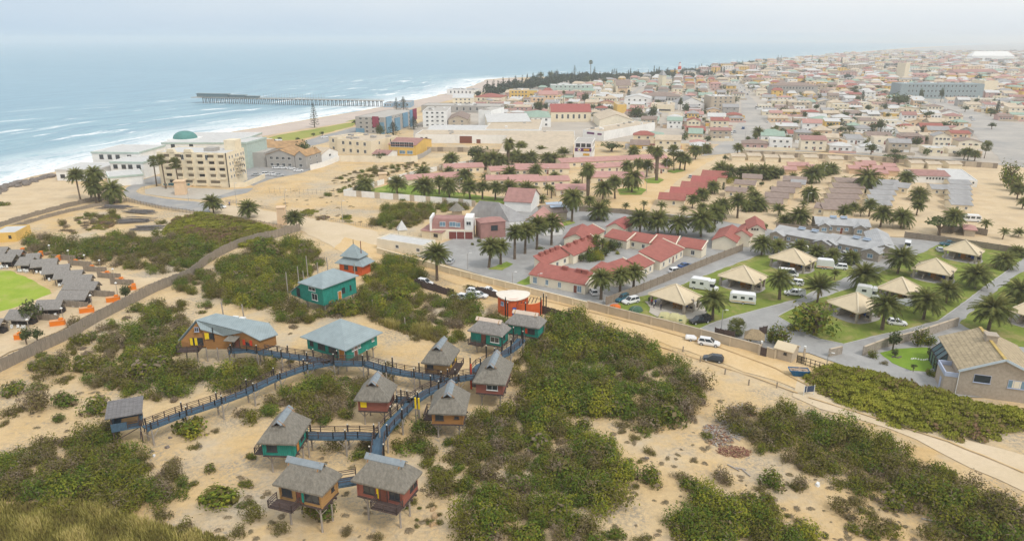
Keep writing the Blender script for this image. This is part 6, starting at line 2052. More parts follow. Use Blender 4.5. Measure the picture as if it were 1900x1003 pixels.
flats('white gabled house with tan roof above the sand flat', (598,305),(628,298),(622,285),280, 'gable', 2.4, 'white_wall', n=1, ridge='y', rm='tan_roof', name='gabled_house', cat='house', grp='town houses')
flats('beige villa with red string courses and flat roof', (627,285),(690,290),(700,275),262, 'flat', .5, 'cream_wall', n=4, rm='tan_roof', name='villa', cat='villa', grp='beige villas')
flats('tall beige villa corner beside the shore road', (612,282),(628,284),(640,270),255, 'flat', .5, 'cream_wall', n=1, rm='tan_roof', name='villa', cat='villa', grp='beige villas')
flats('yellow hall with three maroon saw tooth roofs', (722,288),(772,290),(786,277),270, 'gable', 2.2, 'yellow_wall', n=5, rm='maroon_roof', fl=2, name='yellow_hall', cat='hall', grp=None, wins=(('f', lin(5),6.0,2.6,2.6, 'frame_white', 'glass'),('f', lin(3),2.0,3.2,1.8, 'frame_white', 'glass_blue')))
flats('small white cottage with maroon roof in front of yellow hall', (691,297),(720,298),(728,290),287, 'gable', 1.2, 'white_wall', n=0, rm='maroon_roof', name='gabled_house', cat='house', grp='town houses')
R5 = rect((661,247),(714,249),(768,232))
h = hgt(714,249,218)
o = bld('apartment_block', 'four storey blue and maroon apartment block near the pier', 'apartments', R5, h, 'flat', .5, 'grey_wall', 'concrete', wins=[('f', lin(4), h / 4 * (k + .55),1.8,1.5) for k in range(4)] + [('r', lin(8), h / 4 * (k + .55),1.3,1.3) for k in range(4)], group='apartment blocks')
w, d = R5[3], R5[4]
for x0, x1, z0, z1, mm in ((.1, .32, h * .4, h + .5, 'maroon_wall'),(-.5,-.2,0, h * .3, 'blue_wall'),(.36, .5,0, h * .7, 'blue_wall')):
 addbox(o, 'colour_panel', mm, x0 * w, x1 * w, -d / 2 - .5,-d / 2 - .1, z0, z1)
for y0, y1, z0, z1, mm in ((-.45,-.3,0, h, 'blue_wall'),(-.2,-.05,0, h * .8, 'blue_wall'),(.05, .2, h * .1, h, 'blue_wall'),(.28, .36,0, h + 1, 'blue_wall'),(.38, .5, h * .4, h + 1.2, 'maroon_wall')):
 addbox(o, 'colour_panel', mm, w / 2 + .1, w / 2 + .6, y0 * d, y1 * d, z0, z1)
flats('stepped white and grey apartment tower beyond the colour panels', (785,236),(830,236),(842,226),206, 'flat', .5, 'white_wall', n=4, fl=4, rm='concrete')
flats('grey gabled block with brown roof and side windows', (832,236),(868,236),(886,226),222, 'gable', 2.8, 'tan_wall', n=2, fl=2, ridge='y', rm='brown_roof')
flats('long low grey range with flat roof behind the tower', (782,208),(928,210),(932,204),197, 'flat', .5, 'grey_wall', n=10, fl=1, rm='concrete', name='low_range', cat='building', grp='town buildings')
flats('tall white windowless silo tower beside the factory', (888,235),(912,236),(920,228),205, 'flat', .5, 'white_wall', n=0, rm='concrete', name='silo_tower', cat='tower', grp=None)
flats('long white warehouse front with red doors', (771,265),(1066,268),(1070,258),252, 'flat', .5, 'white_wall', n=0, rm='tan_roof', name='warehouse', cat='warehouse', grp='white warehouses', wins=(('f', [-.46,-.43, .2, .36],2.8,1.4,1.2, 'frame_dark'),))
o = bpy.data.objects['warehouse']
WL = rect((771,265),(1066,268),(1070,258))
for t, ww in ((-.18,7.5),(-.1,2.5),(.29,6.5)):
 put('red_door', door_mesh(ww, 4.2 if ww > 3 else 2.4, 'red_paint' if False else 'door_brown'), o, (t * WL[3],-WL[4] / 2, .1))
flats('white workshop with tan roof behind the warehouse front', (790,256),(905,257),(918,243),246, 'gable', 1.6, 'white_wall', n=4, fl=1, rm='pale_roof', name='workshop', cat='workshop', grp='white warehouses')
flats('white brewery block with curved gables', (905,244),(985,243),(995,226),226, 'gable', 3, 'ivory_wall', n=4, fl=2, rm='pale_roof', name='workshop', cat='workshop', grp='white warehouses')
flats('cream factory with broad tan flat roof and loading bays', (900,256),(1000,257),(1090,230),240, 'flat', .5, 'white_wall', n=5, fl=1, rm='tan_roof', name='factory', cat='factory', grp='white warehouses')
flats('green roofed white hall behind the factory', (975,236),(1022,236),(1030,224),218, 'hip', 3, 'white_wall', n=4, fl=2, rm='green_roof', name='hall', cat='hall', grp='town buildings')
flats('low cream warehouse with huge pale roof below the factory', (925,297),(1062,299),(1066,268),287, 'shed', 3.0, 'cream_wall', n=0, rm='tan_roof', name='warehouse', cat='warehouse', grp='white warehouses')
R5 = rect((1065,298),(1098,299),(1112,289))
h = hgt(1098,299,264)
o = bld('sign_building', 'white block with purple and gold painted banner', 'building', R5, h, 'flat', .5, 'white_wall', 'concrete', wins=(('f', [-.3,0, .3], h * .83,2.2,1.8, 'frame_dark'),('r', lin(3), h * .83,1.0,1.6, 'frame_dark'),('r', lin(3), h * .5,1.0,1.6, 'frame_dark')), group=None)
w, d = R5[3], R5[4]
bn = addbox(o, 'banner', M('purple_sign', (.13, .035, .12), var=.2), None or -w * .46, w * .46,-d / 2 - .1,-d / 2 - .01, h * .52, h * .68) if False else None
def panel(o, name, mat, x0, x1, z0, z1, y):
 m = MB(); m.box(x0, x1, y - .06, y, z0, z1); return m.build(name, MATS[mat], o)
M('purple_sign', (.13, .035, .12), var=.1); M('gold_sign', (.62, .36, .06), var=.12)
panel(o, 'banner', 'purple_sign', -w * .46, w * .46, h * .50, h * .68,-d / 2 - .02)
panel(o, 'emblem', 'gold_sign', w * .02, w * .34, h * .54, h * .65,-d / 2 - .09)
m = MB(); m.tube((-w * .22,-d / 2 - .08, h * .59),(-w * .22,-d / 2 - .16, h * .59), h * .085, h * .085,14); m.build('emblem', MATS['frame_white'], o)
m = MB(); m.tube((-w * .22,-d / 2 - .161, h * .59),(-w * .22,-d / 2 - .19, h * .59), h * .045, h * .045,12); m.build('emblem', MATS['gold_sign'], o)
panel(o, 'poster', 'gold_sign', 0, w * .36, h * .28, h * .40,-d / 2 - .02)
flats('white warehouse with small dark shop sign beside the street', (1081,257),(1120,261),(1210,242),244, 'flat', .5, 'white_wall', n=0, rm='tan_roof', name='warehouse', cat='warehouse', grp='white warehouses')
o = [x for x in COL.objects if x.name.startswith('warehouse') and x.parent is None][-1]
R5 = rect((1081,257),(1120,261),(1210,242))
panel(o, 'sign_board', 'purple_sign', -R5[3] * .3, R5[3] * .05,3.2,4.4,-R5[4] / 2 - .02)
panel(o, 'sign_board', 'purple_sign', R5[3] * .2, R5[3] * .4,3.2,4.2,-R5[4] / 2 - .02)
flats('tan gabled shed facing the narrow street', (1112,238),(1174,238),(1180,226),223, 'gable', 4, 'ivory_wall', n=0, rm='tan_roof', ridge='y', name='warehouse', cat='warehouse', grp='white warehouses')
flats('red roofed hall with white scalloped gables', (1022,226),(1096,226),(1102,210),208, 'gable', 5, 'cream_wall', n=6, fl=1, rm='redder_roof', name='hall', cat='hall', grp='town buildings')
flats('peach house with green roof and red doorway', (1186,264),(1233,265),(1240,256),255, 'hip', 2, 'peach_wall', n=3, fl=1, rm='green_roof', name='town_house', cat='house', grp='town houses')
flats('tan four storey corner block on the wide street', (1318,206),(1362,206),(1366,196),179, 'flat', .5, 'tan_wall', n=4, fl=4, rm='pale_roof')
flats('white gabled town hall left of the wide street', (1258,204),(1306,204),(1312,194),192, 'gable', 5, 'white_wall', n=4, fl=2, rm='grey_roof', ridge='y', name='hall', cat='hall', grp='town buildings')
flats('long brown mansard block beyond the wide street', (1432,176),(1516,177),(1524,170),160, 'hip', 3, 'grey_wall', n=12, fl=2, rm='brown_roof')
flats('cream balcony block facing the grey yard', (1462,202),(1506,203),(1514,196),190, 'flat', .5, 'tan_wall', n=4, fl=2, rm='tan_roof')
flats('huge pale blue grey hotel with triple terraces', (1668,183),(1822,184),(1832,172),156, 'flat', .5, 'blue_roof', n=18, fl=3, rm='blue_roof')
flats('blank beige block beside the pale blue hotel', (1823,172),(1848,172),(1858,164),150, 'flat', .5, 'cream_wall', n=0, rm='tan_roof')
flats('cream church tower with twin belfry above the roofs', (1676,150),(1684,150),(1690,147),117, 'flat', .5, 'cream_wall', n=0, rm='tan_roof', name='church_tower', cat='tower', grp='towers')
flats('long maroon roofed range near the far church tower', (1770,143),(1850,143),(1856,139),134, 'gable', 4, 'pink_wall', n=0, rm='maroon_roof', name='low_range', cat='building', grp='town buildings')
flats('giant white arched shed on the hazy skyline', (1802,114),(1880,114),(1892,110),104, 'hip', 12, 'white_wall', n=0, rm='white_wall', name='shed', cat='shed', grp=None)
flats('tan tower of the hill church with white stripes', (1228,166),(1235,166),(1238,163),140, 'pyr', 6, 'cream_wall', n=0, rm='grey_roof', name='church_tower', cat='tower', grp='towers')
flats('cream hall with brown steep roof beside the climbing street', (1143,172),(1170,172),(1176,165),159, 'gable', 6, 'cream_wall', n=5, fl=2, rm='brown_roof', name='hall', cat='hall', grp='town buildings')
flats('ochre hotel with crenellated roof line among the trees', (945,188),(982,188),(990,180),168, 'flat', .5, 'yellow_wall', n=5, fl=3, rm='tan_roof')
flats('pale green range along the hill town trees', (1022,172),(1100,172),(1104,166),158, 'flat', .5, 'seafoam', n=8, fl=2, rm='pale_roof', name='low_range', cat='building', grp='town buildings')
flats('pink gabled villa row behind the yellow palms', (1000,192),(1035,192),(1042,184),176, 'gable', 3, 'peach_wall', n=4, fl=2, rm='pink_roof', name='villa', cat='villa', grp='beige villas')
flats('white house with wide dark balconies above the pine belt', (829,176),(880,177),(886,171),167, 'flat', .5, 'white_wall', n=6, fl=1, rm='grey_roof', name='beach_house', cat='house', grp='town houses')
flats('pale villa row behind the pier beach', (840,194),(878,194),(886,187),182, 'gable', 3, 'ivory_wall', n=4, fl=2, rm='pale_roof', name='villa', cat='villa', grp='beige villas')
flats('red roofed villa beside the pine belt', (880,190),(930,191),(938,184),181, 'hip', 3, 'ivory_wall', n=5, fl=1, rm='red_roof', name='villa', cat='villa', grp='beige villas')
flats('grey block with awnings under the ochre hotel', (985,198),(1012,198),(1018,190),181, 'flat', .5, 'peach_wall', n=3, fl=2, rm='grey_roof')
flats('yellow block on the corner of the climbing street', (1145,210),(1162,210),(1168,202),194, 'flat', .5, 'yellow_wall', n=0, rm='tan_roof', name='low_range', cat='building', grp='town buildings')
flats('long dark windowed range with brown roof on the hill', (1192,190),(1262,191),(1268,183),179, 'hip', 3, 'grey_wall', n=10, fl=1, rm='brown_roof', name='low_range', cat='building', grp='town buildings')
flats('white double house with curved gables by the street', (1158,196),(1206,197),(1212,187),183, 'gable', 3, 'white_wall', n=4, fl=2, rm='pale_roof', ridge='y', name='villa', cat='villa', grp='beige villas')
flats('cream and orange shop with striped parapet', (1207,208),(1250,209),(1256,200),195, 'flat', .5, 'cream_wall', n=0, rm='tan_roof', name='low_range', cat='building', grp='town buildings', wins=(('f', [0],2,14,1.2, 'frame_dark'),))
p = P(1260,140)
o = thing('lighthouse', 'red and white banded lighthouse on the skyline', 'lighthouse', p)
hh = hgt(1260,140,115)
for k in range(4):
 m = MB(); m.tube((0,0, hh * k / 4.4),(0,0, hh * (k + 1) / 4.4 - .01),4.2 - k * .5,3.7 - k * .5,10); m.build('band', MATS[['red_paint', 'frame_white'][k % 2]], o)
m = MB(); m.tube((0,0, hh * 4 / 4.4),(0,0, hh),1.8, .4,8); m.build('lantern', MATS['maroon_wall'], o)
M('pool_wall', (.30, .42, .52), var=.15)
a, b = P(376,191,0), P(712,198,0)
L = (b - a).length
o = thing('pier', 'long grey pier on piles reaching into the sea', 'pier', a, math.atan2((b - a).y, (b - a).x))
zt = hgt(376,191,180)
addbox(o, 'deck', 'concrete', 0, L, -2.2,2.2, zt - .6, zt)
m = MB()
m.box(0, L, -2.2,-2.1, zt + .8, zt + .95); m.box(0, L, 2.1,2.2, zt + .8, zt + .95)
for i in range(int(L / 3)):
 m.box(i * 3 - .06, i * 3 + .06,-2.2,-2.1, zt, zt + .9)
m.build('railing', MATS['pole_grey'], o)
npile = 46
for i in range(npile):
 m = MB()
 for y in (-1.7,1.7):
  m.tube((0, y, -.5),(0, y, zt - .6), .38, .38,6)
 m.box(-.4, .4,-2.2,2.2, zt - 1.3, zt - .61)
 put('pile', m.mesh('pile', [M('pile_dark', (.12, .12, .13), var=.2)]), o, ((i + .5) * L / npile, 0,0))
ex = 62
M('pier_hut', (.16, .22, .24), var=.15)
addbox(o, 'pier_head', 'concrete', -8, ex - .01 - 60,-6,6, zt - .5, zt + .1)
for x0, x1, hh, mm in ((-4,30,3.2, 'pier_hut'),(31,48,2.4, 'pier_hut'),(49,62,1.6, 'pier_hut')):
 addbox(o, 'pier_pavilion', mm, x0, x1,-2.0,2.0, zt + .01, zt + hh)
 addbox(o, 'pavilion_roof', 'blue_roof', x0 - .6, x1 + .6,-2.6,2.6, zt + hh + .02, zt + hh + .5)
for i in range(24):
 m = MB(); m.tube((0,0, zt),(0,0, zt + 4.5), .09, .07,5)
 put('lamp_pole', m.mesh('lamp_pole', [MATS['pole_grey']]), o, (66 + i * (L - 70) / 24 * .55,2.0,0))
for k, (A, B, C, vt, wm, lb) in enumerate([((712,199),(728,199),(732,195),192, 'pool_wall', 'small blue pavilion where the pier meets the beach'),((735,200),(762,200),(766,195),190, 'pool_wall', 'blue beach restaurant behind the two norfolk pines')]):
 flats(lb, A, B, C, vt, 'flat', .5, wm, n=3, fl=1, rm='grey_roof', name='beach_restaurant', cat='restaurant', grp='blue beach buildings')
# ---------------------------------------------------------------- house rows of the town
WALLS = ['ivory_wall', 'cream_wall', 'white_wall', 'tan_wall', 'yellow_wall', 'peach_wall', 'ivory_wall', 'cream_wall', 'white_wall', 'grey_wall', 'white_wall', 'pink_wall', 'tan_wall']
ROOFS = [('pink_roof', 'pink'),('red_roof', 'red'),('grey_roof', 'grey'),('tan_roof', 'tan'),('brown_roof', 'brown'),('pale_roof', 'white'),('green_roof', 'green'),('maroon_roof', 'maroon'),('tan_roof', 'tan'),('pale_roof', 'white'),('grey_roof', 'grey'),('tan_roof', 'tan'),('grey_roof', 'grey'),('brown_roof', 'brown'),('pale_roof', 'white')]
KIND = ['gable', 'hip', 'gable', 'flat', 'hip', 'shed']
rs = random.Random(77)
road_polys = [[tuple(P(u, v).to_2d()) for u, v in q] for q in (
 [(1296,290),(1345,262),(1372,225),(1376,200),(1372,180),(1366,160),(1362,146),(1374,146),(1394,180),(1420,205),(1440,240),(1404,268),(1386,284)],
 [(1860,302),(1835,280),(1785,235),(1747,205),(1695,188),(1732,182),(1795,200),(1855,222),(1935,238),(1965,305)],
 [(1104,238),(1124,232),(1148,208),(1160,190),(1178,172),(1194,156),(1204,156),(1184,174),(1166,192),(1152,212),(1130,240)])]
BLK = [(c, math.cos(c[2]), math.sin(c[2])) for c in KEEP]
town_poly = [tuple(P(u, v).to_2d()) for u, v in [(1180,282),(1290,288),(1374,276),(1790,290),(1990,310),(1960,200),(1930,140),(1480,140),(1250,146),(1110,152),(960,176),(850,196),(830,206),(900,214),(1010,216),(1110,218),(1150,262)]]
HOUSES = []
yaw0 = math.radians(-13)
cy0, sy0 = math.cos(yaw0), math.sin(yaw0)
gx, gy = 15.5,18.0
far_items = []
for j in range(0,90):
 for i in range(-60,110):
  lx, ly = i * gx + rs.uniform(-1.6,1.6), j * gy + rs.uniform(-1.8,1.8)
  if j % 3 == 2:
   continue                      # street between two rows of plots
  x, y = lx * cy0 - ly * sy0 + 120, lx * sy0 + ly * cy0 + 395
  if y < 380:
   continue
  if not inpoly(x, y, town_poly):
   continue
  u, v = pix((x, y, 0))
  if u < 780 or u > 1960:
   continue
  if any(inpoly(x, y, q) for q in road_polys) or blocked(x, y, 5):
   continue
  if rs.random() < .06:
   continue
  HOUSES.append((y, x, u, v))
HOUSES.sort()
print('house plots', len(HOUSES))
NEARH = HOUSES[:280]
for y, x, u, v in NEARH:
 w, d = rs.uniform(8.5,14.2), rs.uniform(7.5,11.5)
 h = rs.choice([2.8,2.9,3.0,3.1,3.2,3.3,5.4,5.8])
 rk = rs.choice(KIND)
 rm_, rn = rs.choice(ROOFS)
 wm = rs.choice(WALLS)
 if rk == 'flat':
  h += .6
  rm_, rn = ('tan_roof', 'flat tan') if rs.random() < .5 else ('pale_roof', 'flat white')
 yw = yaw0 + (math.pi / 2 if rs.random() < .0 else 0) + rs.gauss(0, .02)
 fl = 2 if h > 5 else 1
 sh = h / fl
 wins = [('f', lin(rs.choice([2,3,3,4])), sh * (k + .52),1.4,1.2, 'frame_white') for k in range(fl)]
 if u < 1500:
  wins.append(('r', [0],1.6,1.2,1.1, 'frame_white'))
 doors = (('f', rs.choice([-.05, .05, .45 - .06]),1.0,2.1, 'door_brown'),) if rs.random() < .7 else (('f', .33,2.6,2.2, 'frame_white'),)
 size = 'two storey ' if fl == 2 else ('broad ' if w > 12.6 else 'small ' if w < 10 else '')
 wn = {'ivory_wall': 'ivory', 'cream_wall': 'cream', 'white_wall': 'white', 'tan_wall': 'tan', 'yellow_wall': 'yellow', 'peach_wall': 'peach', 'pink_wall': 'pink', 'grey_wall': 'grey'}[wm]
 o = bld('town_house', None, 'house', (x, y, yw, w, d), h, rk, rs.uniform(1.2,2.4) if rk != 'flat' else .4, wm, rm_, ridge=rs.choice('xxy'), wins=wins, doors=doors, group='town houses', keep=False, desc=f'{size}{wn} house, {rn} roof')
 if rs.random() < .7:
  m = MB(); m.box(-w * .62, w * .62,-d / 2 - 5.2,-d / 2 - 5.0,0, rs.uniform(1.3,2.0)); m.build('yard_wall', MATS[rs.choice(['ivory_wall', 'cream_wall', 'tan_wall', 'white_wall', 'pink_wall'])], o)
 if rs.random() < .5:
  s_ = rs.choice((-1,1)); q_ = rs.uniform(2,3.6)
  m = MB(); m.box(s_ * (w / 2 + q_ / 2) - q_ / 2 + .01 * s_, s_ * (w / 2 + q_ / 2) + q_ / 2,-d * rs.uniform(.2, .6), d * rs.uniform(.1, .4),0, rs.uniform(2.2,2.6),0,1); m.build('annexe', [MATS[rs.choice(WALLS)], MATS[rs.choice(ROOFS)[0]]], o)
 if rs.random() < .25:
  m = MB(); m.box(-.4, .4,-.4, .4, h, h + rs.uniform(2,2.8)); put('chimney', m.mesh('chimney', [MATS[wm]]), o, (w * rs.uniform(-.3, .3), d * .1,0))
def town_mass(name, label, items, mats):
 V, Fc, Mi = [],[],[]
 for x, y, w, d, h, yw, wi, ri, rh in items:
  c, s = math.cos(yw), math.sin(yw)
  f = lambda a, b_, z: (x + a * c - b_ * s, y + a * s + b_ * c, z)
  i = len(V)
  a, b_ = w / 2, d / 2
  V += [f(-a, -b_, 0), f(a, -b_, 0), f(a, b_, 0), f(-a, b_, 0), f(-a, -b_, h), f(a, -b_, h), f(a, b_, h), f(-a, b_, h)]
  for q in ((0,1,5,4),(1,2,6,5),(2,3,7,6),(3,0,4,7)):
   Fc.append([i + k for k in q]); Mi.append(wi)
  j = len(V)
  e = .4
  if rh > 0:
   V += [f(-a - e, -b_ - e, h), f(a + e, -b_ - e, h), f(a + e, b_ + e, h), f(-a - e, b_ + e, h), f(-a * .6,0, h + rh), f(a * .6,0, h + rh)]
   for q in ((0,1,5,4),(1,2,5),(2,3,4,5),(3,0,4)):
    Fc.append([j + k for k in q]); Mi.append(ri)
  else:
   V += [f(-a, -b_, h), f(a, -b_, h), f(a, b_, h), f(-a, b_, h)]
   Fc.append([j, j + 1, j + 2, j + 3]); Mi.append(ri)
  n_ = max(1, int(w / 4.5))
  for fl_ in range(max(1, int(h / 3))):
   for k in range(n_):
    t = -a + w * (k + .5) / n_
    z = fl_ * 3 + 1.0
    j = len(V)
    V += [f(t - .7,-b_ - .05, z), f(t + .7,-b_ - .05, z), f(t + .7,-b_ - .05, z + 1.2), f(t - .7,-b_ - .05, z + 1.2)]
    Fc.append([j, j + 1, j + 2, j + 3]); Mi.append(len(mats) - 1)
 me = D.meshes.new(name)
 me.from_pydata(V, [], Fc)
 for mm in mats:
  me.materials.append(MATS[mm])
 me.polygons.foreach_set('material_index', Mi)
 me.update()
 return tag(put(name, me), label, None, None, 'stuff')
mats = ['ivory_wall', 'cream_wall', 'white_wall', 'tan_wall', 'yellow_wall', 'peach_wall', 'pink_wall', 'grey_wall', 'pink_roof', 'red_roof', 'grey_roof', 'tan_roof', 'brown_roof', 'pale_roof', 'green_roof', 'shade']
items = []
far_poly = [tuple(P(u, v).to_2d()) for u, v in [(1240,142),(1310,129),(1360,123),(1420,115),(1480,109),(1530,105),(1600,99),(1700,93),(1960,90),(2000,145),(1480,150)]]
for y, x, u, v in HOUSES[280:]:
 items.append((x, y, rs.uniform(9,15), rs.uniform(8,12), rs.choice([3,3.2,3.2,5.8,6.2]), yaw0, rs.randrange(8), rs.choice([8,9,10,10,11,11,12,12,13,13,14]), rs.choice([0,1.8,2.2,2.6])))
for j in range(0,75):
 for i in range(-30,140):
  lx, ly = i * 25 + rs.uniform(-4,4), j * 38 + rs.uniform(-6,6)
  x, y = lx * cy0 - ly * sy0 + 120, lx * sy0 + ly * cy0 + 1000
  if rs.random() < .25 or not inpoly(x, y, far_poly):
   continue
  u, v = pix((x, y, 0))
  if 780 < u < 1950:
   items.append((x, y, rs.uniform(10,24), rs.uniform(9,16), rs.choice([3,3.2,5.8,6.2,6.2,9.5]), yaw0, rs.randrange(8), rs.choice([8,9,10,10,11,11,12,12,13,13,14]), rs.choice([0,1.8,2.2,2.6])))
print('far houses', len(items))
town_mass('distant_town', 'hazy far town of pale low houses running to the skyline', items, mats)
# ---------------------------------------------------------------- vehicles
M('car_white', (.78, .78, .78), rough=.3, var=.02, spec=.6)
M('car_dark', (.035, .045, .055), rough=.25, var=.05, spec=.6)
M('car_black', (.012, .013, .015), rough=.25, var=.05, spec=.6)
M('car_teal', (.03, .12, .17), rough=.3, var=.05, spec=.6)
M('car_silver', (.45, .47, .49), rough=.3, var=.03, spec=.6)
M('car_blue', (.03, .09, .25), rough=.3, var=.04, spec=.6)
M('car_red', (.35, .02, .02), rough=.3, var=.04, spec=.6)
M('tyre', (.02, .02, .02), var=.1)
M('rim', (.45, .45, .46), rough=.4, var=.05)
M('headlamp', (.75, .75, .72), rough=.2, var=.02)
M('tail_lamp', (.35, .01, .01), rough=.3, var=.02)
CACHE = {}
def wheel(o, x, y, r=.34, w=.22):
 k = ('wheel', r, w)
 if k not in CACHE:
  m = MB(); m.tube((0,-w / 2,0),(0, w / 2,0), r, r, 14)
  CACHE[k] = m.mesh('wheel', [MATS['tyre']])
  m = MB(); m.tube((0,-w / 2 - .012,0),(0, w / 2 + .012,0), r * .62, r * .62,10)
  CACHE[('rim', r, w)] = m.mesh('rim', [MATS['rim']])
 q = put('wheel', CACHE[k], o, (x, y, r))
 put('rim', CACHE[('rim', r, w)], q)
 return q
SHAPES = {   # lower hull stations (x, z low, z high, half width) and cabin: belt x0 x1, roof x0 x1, roof height
 'suv': dict(L=4.5, st=[(-2.25, .45, .85, .80),(-2.1, .30,1.02, .89),(-.9, .24,1.02, .92),(.7, .24,1.00, .92),(1.5, .26, .95, .90),(2.05, .32, .82, .84),(2.25, .42, .66, .68)], cab=(-2.12,1.05,-1.85, .25,1.66, .66)),
 'hatch': dict(L=4.0, st=[(-2.0, .42, .80, .74),(-1.85, .26, .93, .83),(-.8, .2, .93, .86),(.6, .2, .90, .86),(1.35, .22, .84, .84),(1.85, .28, .72, .78),(2.0, .38, .58, .62)], cab=(-1.9,1.0,-1.5, .2,1.45, .60)),
 'sedan': dict(L=4.5, st=[(-2.25, .42, .80, .76),(-2.1, .28, .92, .85),(-1.0, .2, .93, .88),(.7, .2, .90, .88),(1.55, .22, .84, .86),(2.1, .28, .72, .78),(2.25, .38, .58, .64)], cab=(-1.6,1.05,-.95, .25,1.42, .60)),
 'pickup': dict(L=5.0, st=[(-2.5, .5, .95, .84),(-2.4, .38,1.0, .90),(-.7, .36,1.0, .91),(.9, .36,1.02, .91),(1.8, .38, .98, .88),(2.35, .42, .85, .82),(2.5, .5, .7, .7)], cab=(-.75,1.25,-.55, .55,1.72, .66)),
 'van': dict(L=5.2, st=[(-2.6, .4,1.0, .88),(-2.5, .3,1.1, .94),(0, .28,1.1, .96),(1.6, .28,1.08, .95),(2.3, .32, .95, .9),(2.6, .42, .75, .75)], cab=(-2.5,2.2,-2.4,1.35,2.15, .80)),
}
def car_meshes(shape, paint):
 k = ('car', shape, paint)
 if k in CACHE:
  return CACHE[k]
 S = SHAPES[shape]
 m = MB()
 rings = []
 for x, z0, z1, hw in S['st']:
  zm = z0 + (z1 - z0) * .55
  rings.append([(x, -hw * .86, z0),(x, -hw, z0 + .12),(x, -hw, zm),(x, -hw * .90, z1),(x, hw * .90, z1),(x, hw, zm),(x, hw, z0 + .12),(x, hw * .86, z0)])
 for r0, r1 in zip(rings, rings[1:]):
  for i in range(8):
   j = (i + 1) % 8
   m.poly([r0[j], r0[i], r1[i], r1[j]])
 m.poly(rings[0]); m.poly(rings[-1][::-1])
 x0, x1, t0, t1, zr, thw = S['cab']
 zb = [s for s in S['st']][3][2] - .02
 hw = S['st'][3][3] * .88
 m.hexa([(t0 - .02,-thw - .03, zr - .06),(t1 + .02,-thw - .03, zr - .06),(t1 + .02, thw + .03, zr - .06),(t0 - .02, thw + .03, zr - .06)],[(t0 + .1,-thw + .08, zr),(t1 - .1,-thw + .08, zr),(t1 - .1, thw - .08, zr),(t0 + .1, thw - .08, zr)])
 for s in (-1,1):
  for (bx, tx) in ((x0 + .03, t0 + .02),(x1 - .03, t1 - .02),((x0 + x1) / 2 - .1,(t0 + t1) / 2 - .1)):
   m.bar((bx, s * (hw + .005), zb - .02),(tx, s * (thw + .012), zr - .05), .09)
 if shape == 'pickup':
  m.box(-2.42,-.8,-.80, .80, .99,1.003,1)
  for a_ in ((-2.45,-.78,-.9,-.80),(-2.45,-.78, .80, .9),(-2.5,-2.44,-.8, .8)):
   m.box(*a_, .9,1.12)
 CACHE[k] = (m.mesh('body', [MATS[paint], MATS['tyre']]),)
 g = MB()
 g.hexa([(x0,-hw, zb),(x1,-hw, zb),(x1, hw, zb),(x0, hw, zb)],[(t0,-thw, zr - .055),(t1,-thw, zr - .055),(t1, thw, zr - .055),(t0, thw, zr - .055)])
 CACHE[k] += (g.mesh('windows', [MATS['glass']]),)
 return CACHE[k]
def lamp_mesh(mat, w=.3, h=.16):
 k = ('lamp', mat, w)
 if k not in CACHE:
  m = MB(); m.box(-.05, .03,-w / 2, w / 2,-h / 2, h / 2); CACHE[k] = m.mesh('lamp', [MATS[mat]])
 return CACHE[k]
CARN = {'suv': 'suv', 'hatch': 'hatchback', 'sedan': 'car', 'pickup': 'pickup truck', 'van': 'van'}
def car(u, v, yaw, shape='hatch', paint='car_white', label=None, group='parked cars', z=0.0, small=False):
 p = P(u, v, z)
 S = SHAPES[shape]
 o = thing('parked_' + {'suv': 'suv', 'hatch': 'hatchback', 'sedan': 'car', 'pickup': 'pickup', 'van': 'van'}[shape], label, CARN[shape], p, math.radians(yaw), group)
 bm_, gm = car_meshes(shape, paint)
 put('body', bm_, o); put('windows', gm, o)
 L = S['L'] / 2
 hw = S['st'][3][3]
 for x in (-L * .62, L * .64):
  for s in (-1,1):
   wheel(o, x, s * (hw - .10), .36 if shape in ('suv', 'pickup', 'van') else .31)
 if not small:
  zz = S['st'][-2][2] - .14
  for s in (-1,1):
   put('headlight', lamp_mesh('headlamp'), o, (L - .16, s * (hw - .26), zz), s * -.3)
   put('tail_light', lamp_mesh('tail_lamp'), o, (-L + .10, s * (hw - .20), zz + .12),0)
 if not label:
  nm = {'car_white': 'white', 'car_dark': 'dark grey', 'car_black': 'black', 'car_teal': 'teal', 'car_silver': 'silver', 'car_blue': 'blue', 'car_red': 'red'}[paint]
  later(o, f'{nm} {CARN[shape]} parked', p)
 KEEP.append((p.x, p.y, math.radians(yaw), S['L'],2.2))
 return o
car(1315,640,-22, 'suv', 'car_white', 'white suv towing a small trailer along the dirt road', 'cars on the dirt road')
car(1323,669,160, 'hatch', 'car_dark', 'dark grey hatchback alone on the dirt road', 'cars on the dirt road')
p = P(1282,631)
o = thing('luggage_trailer', 'small white rounded luggage trailer behind the white suv', 'trailer', p, math.radians(-12))
m = MB()
R_ = [(-1.2, .45, .95, .55),(-1.0, .40,1.15, .68),(.6, .40,1.1, .68),(1.1, .45, .8, .5)]
rings = [[(x, -hw, z0),(x, -hw, (z0 + z1) / 2),(x, -hw * .6, z1),(x, hw * .6, z1),(x, hw, (z0 + z1) / 2),(x, hw, z0)] for x, z0, z1, hw in R_]
for r0, r1 in zip(rings, rings[1:]):
 for i in range(6):
  m.poly([r0[(i + 1) % 6], r0[i], r1[i], r1[(i + 1) % 6]])
m.poly(rings[0]); m.poly(rings[-1][::-1])
m.build('body', MATS['car_white'], o)
m = MB(); m.bar((1.0,0, .5),(2.0,0, .5), .08); m.build('drawbar', MATS['pole_black'], o)
for s in (-1,1):
 wheel(o, -.1, s * .72, .28)
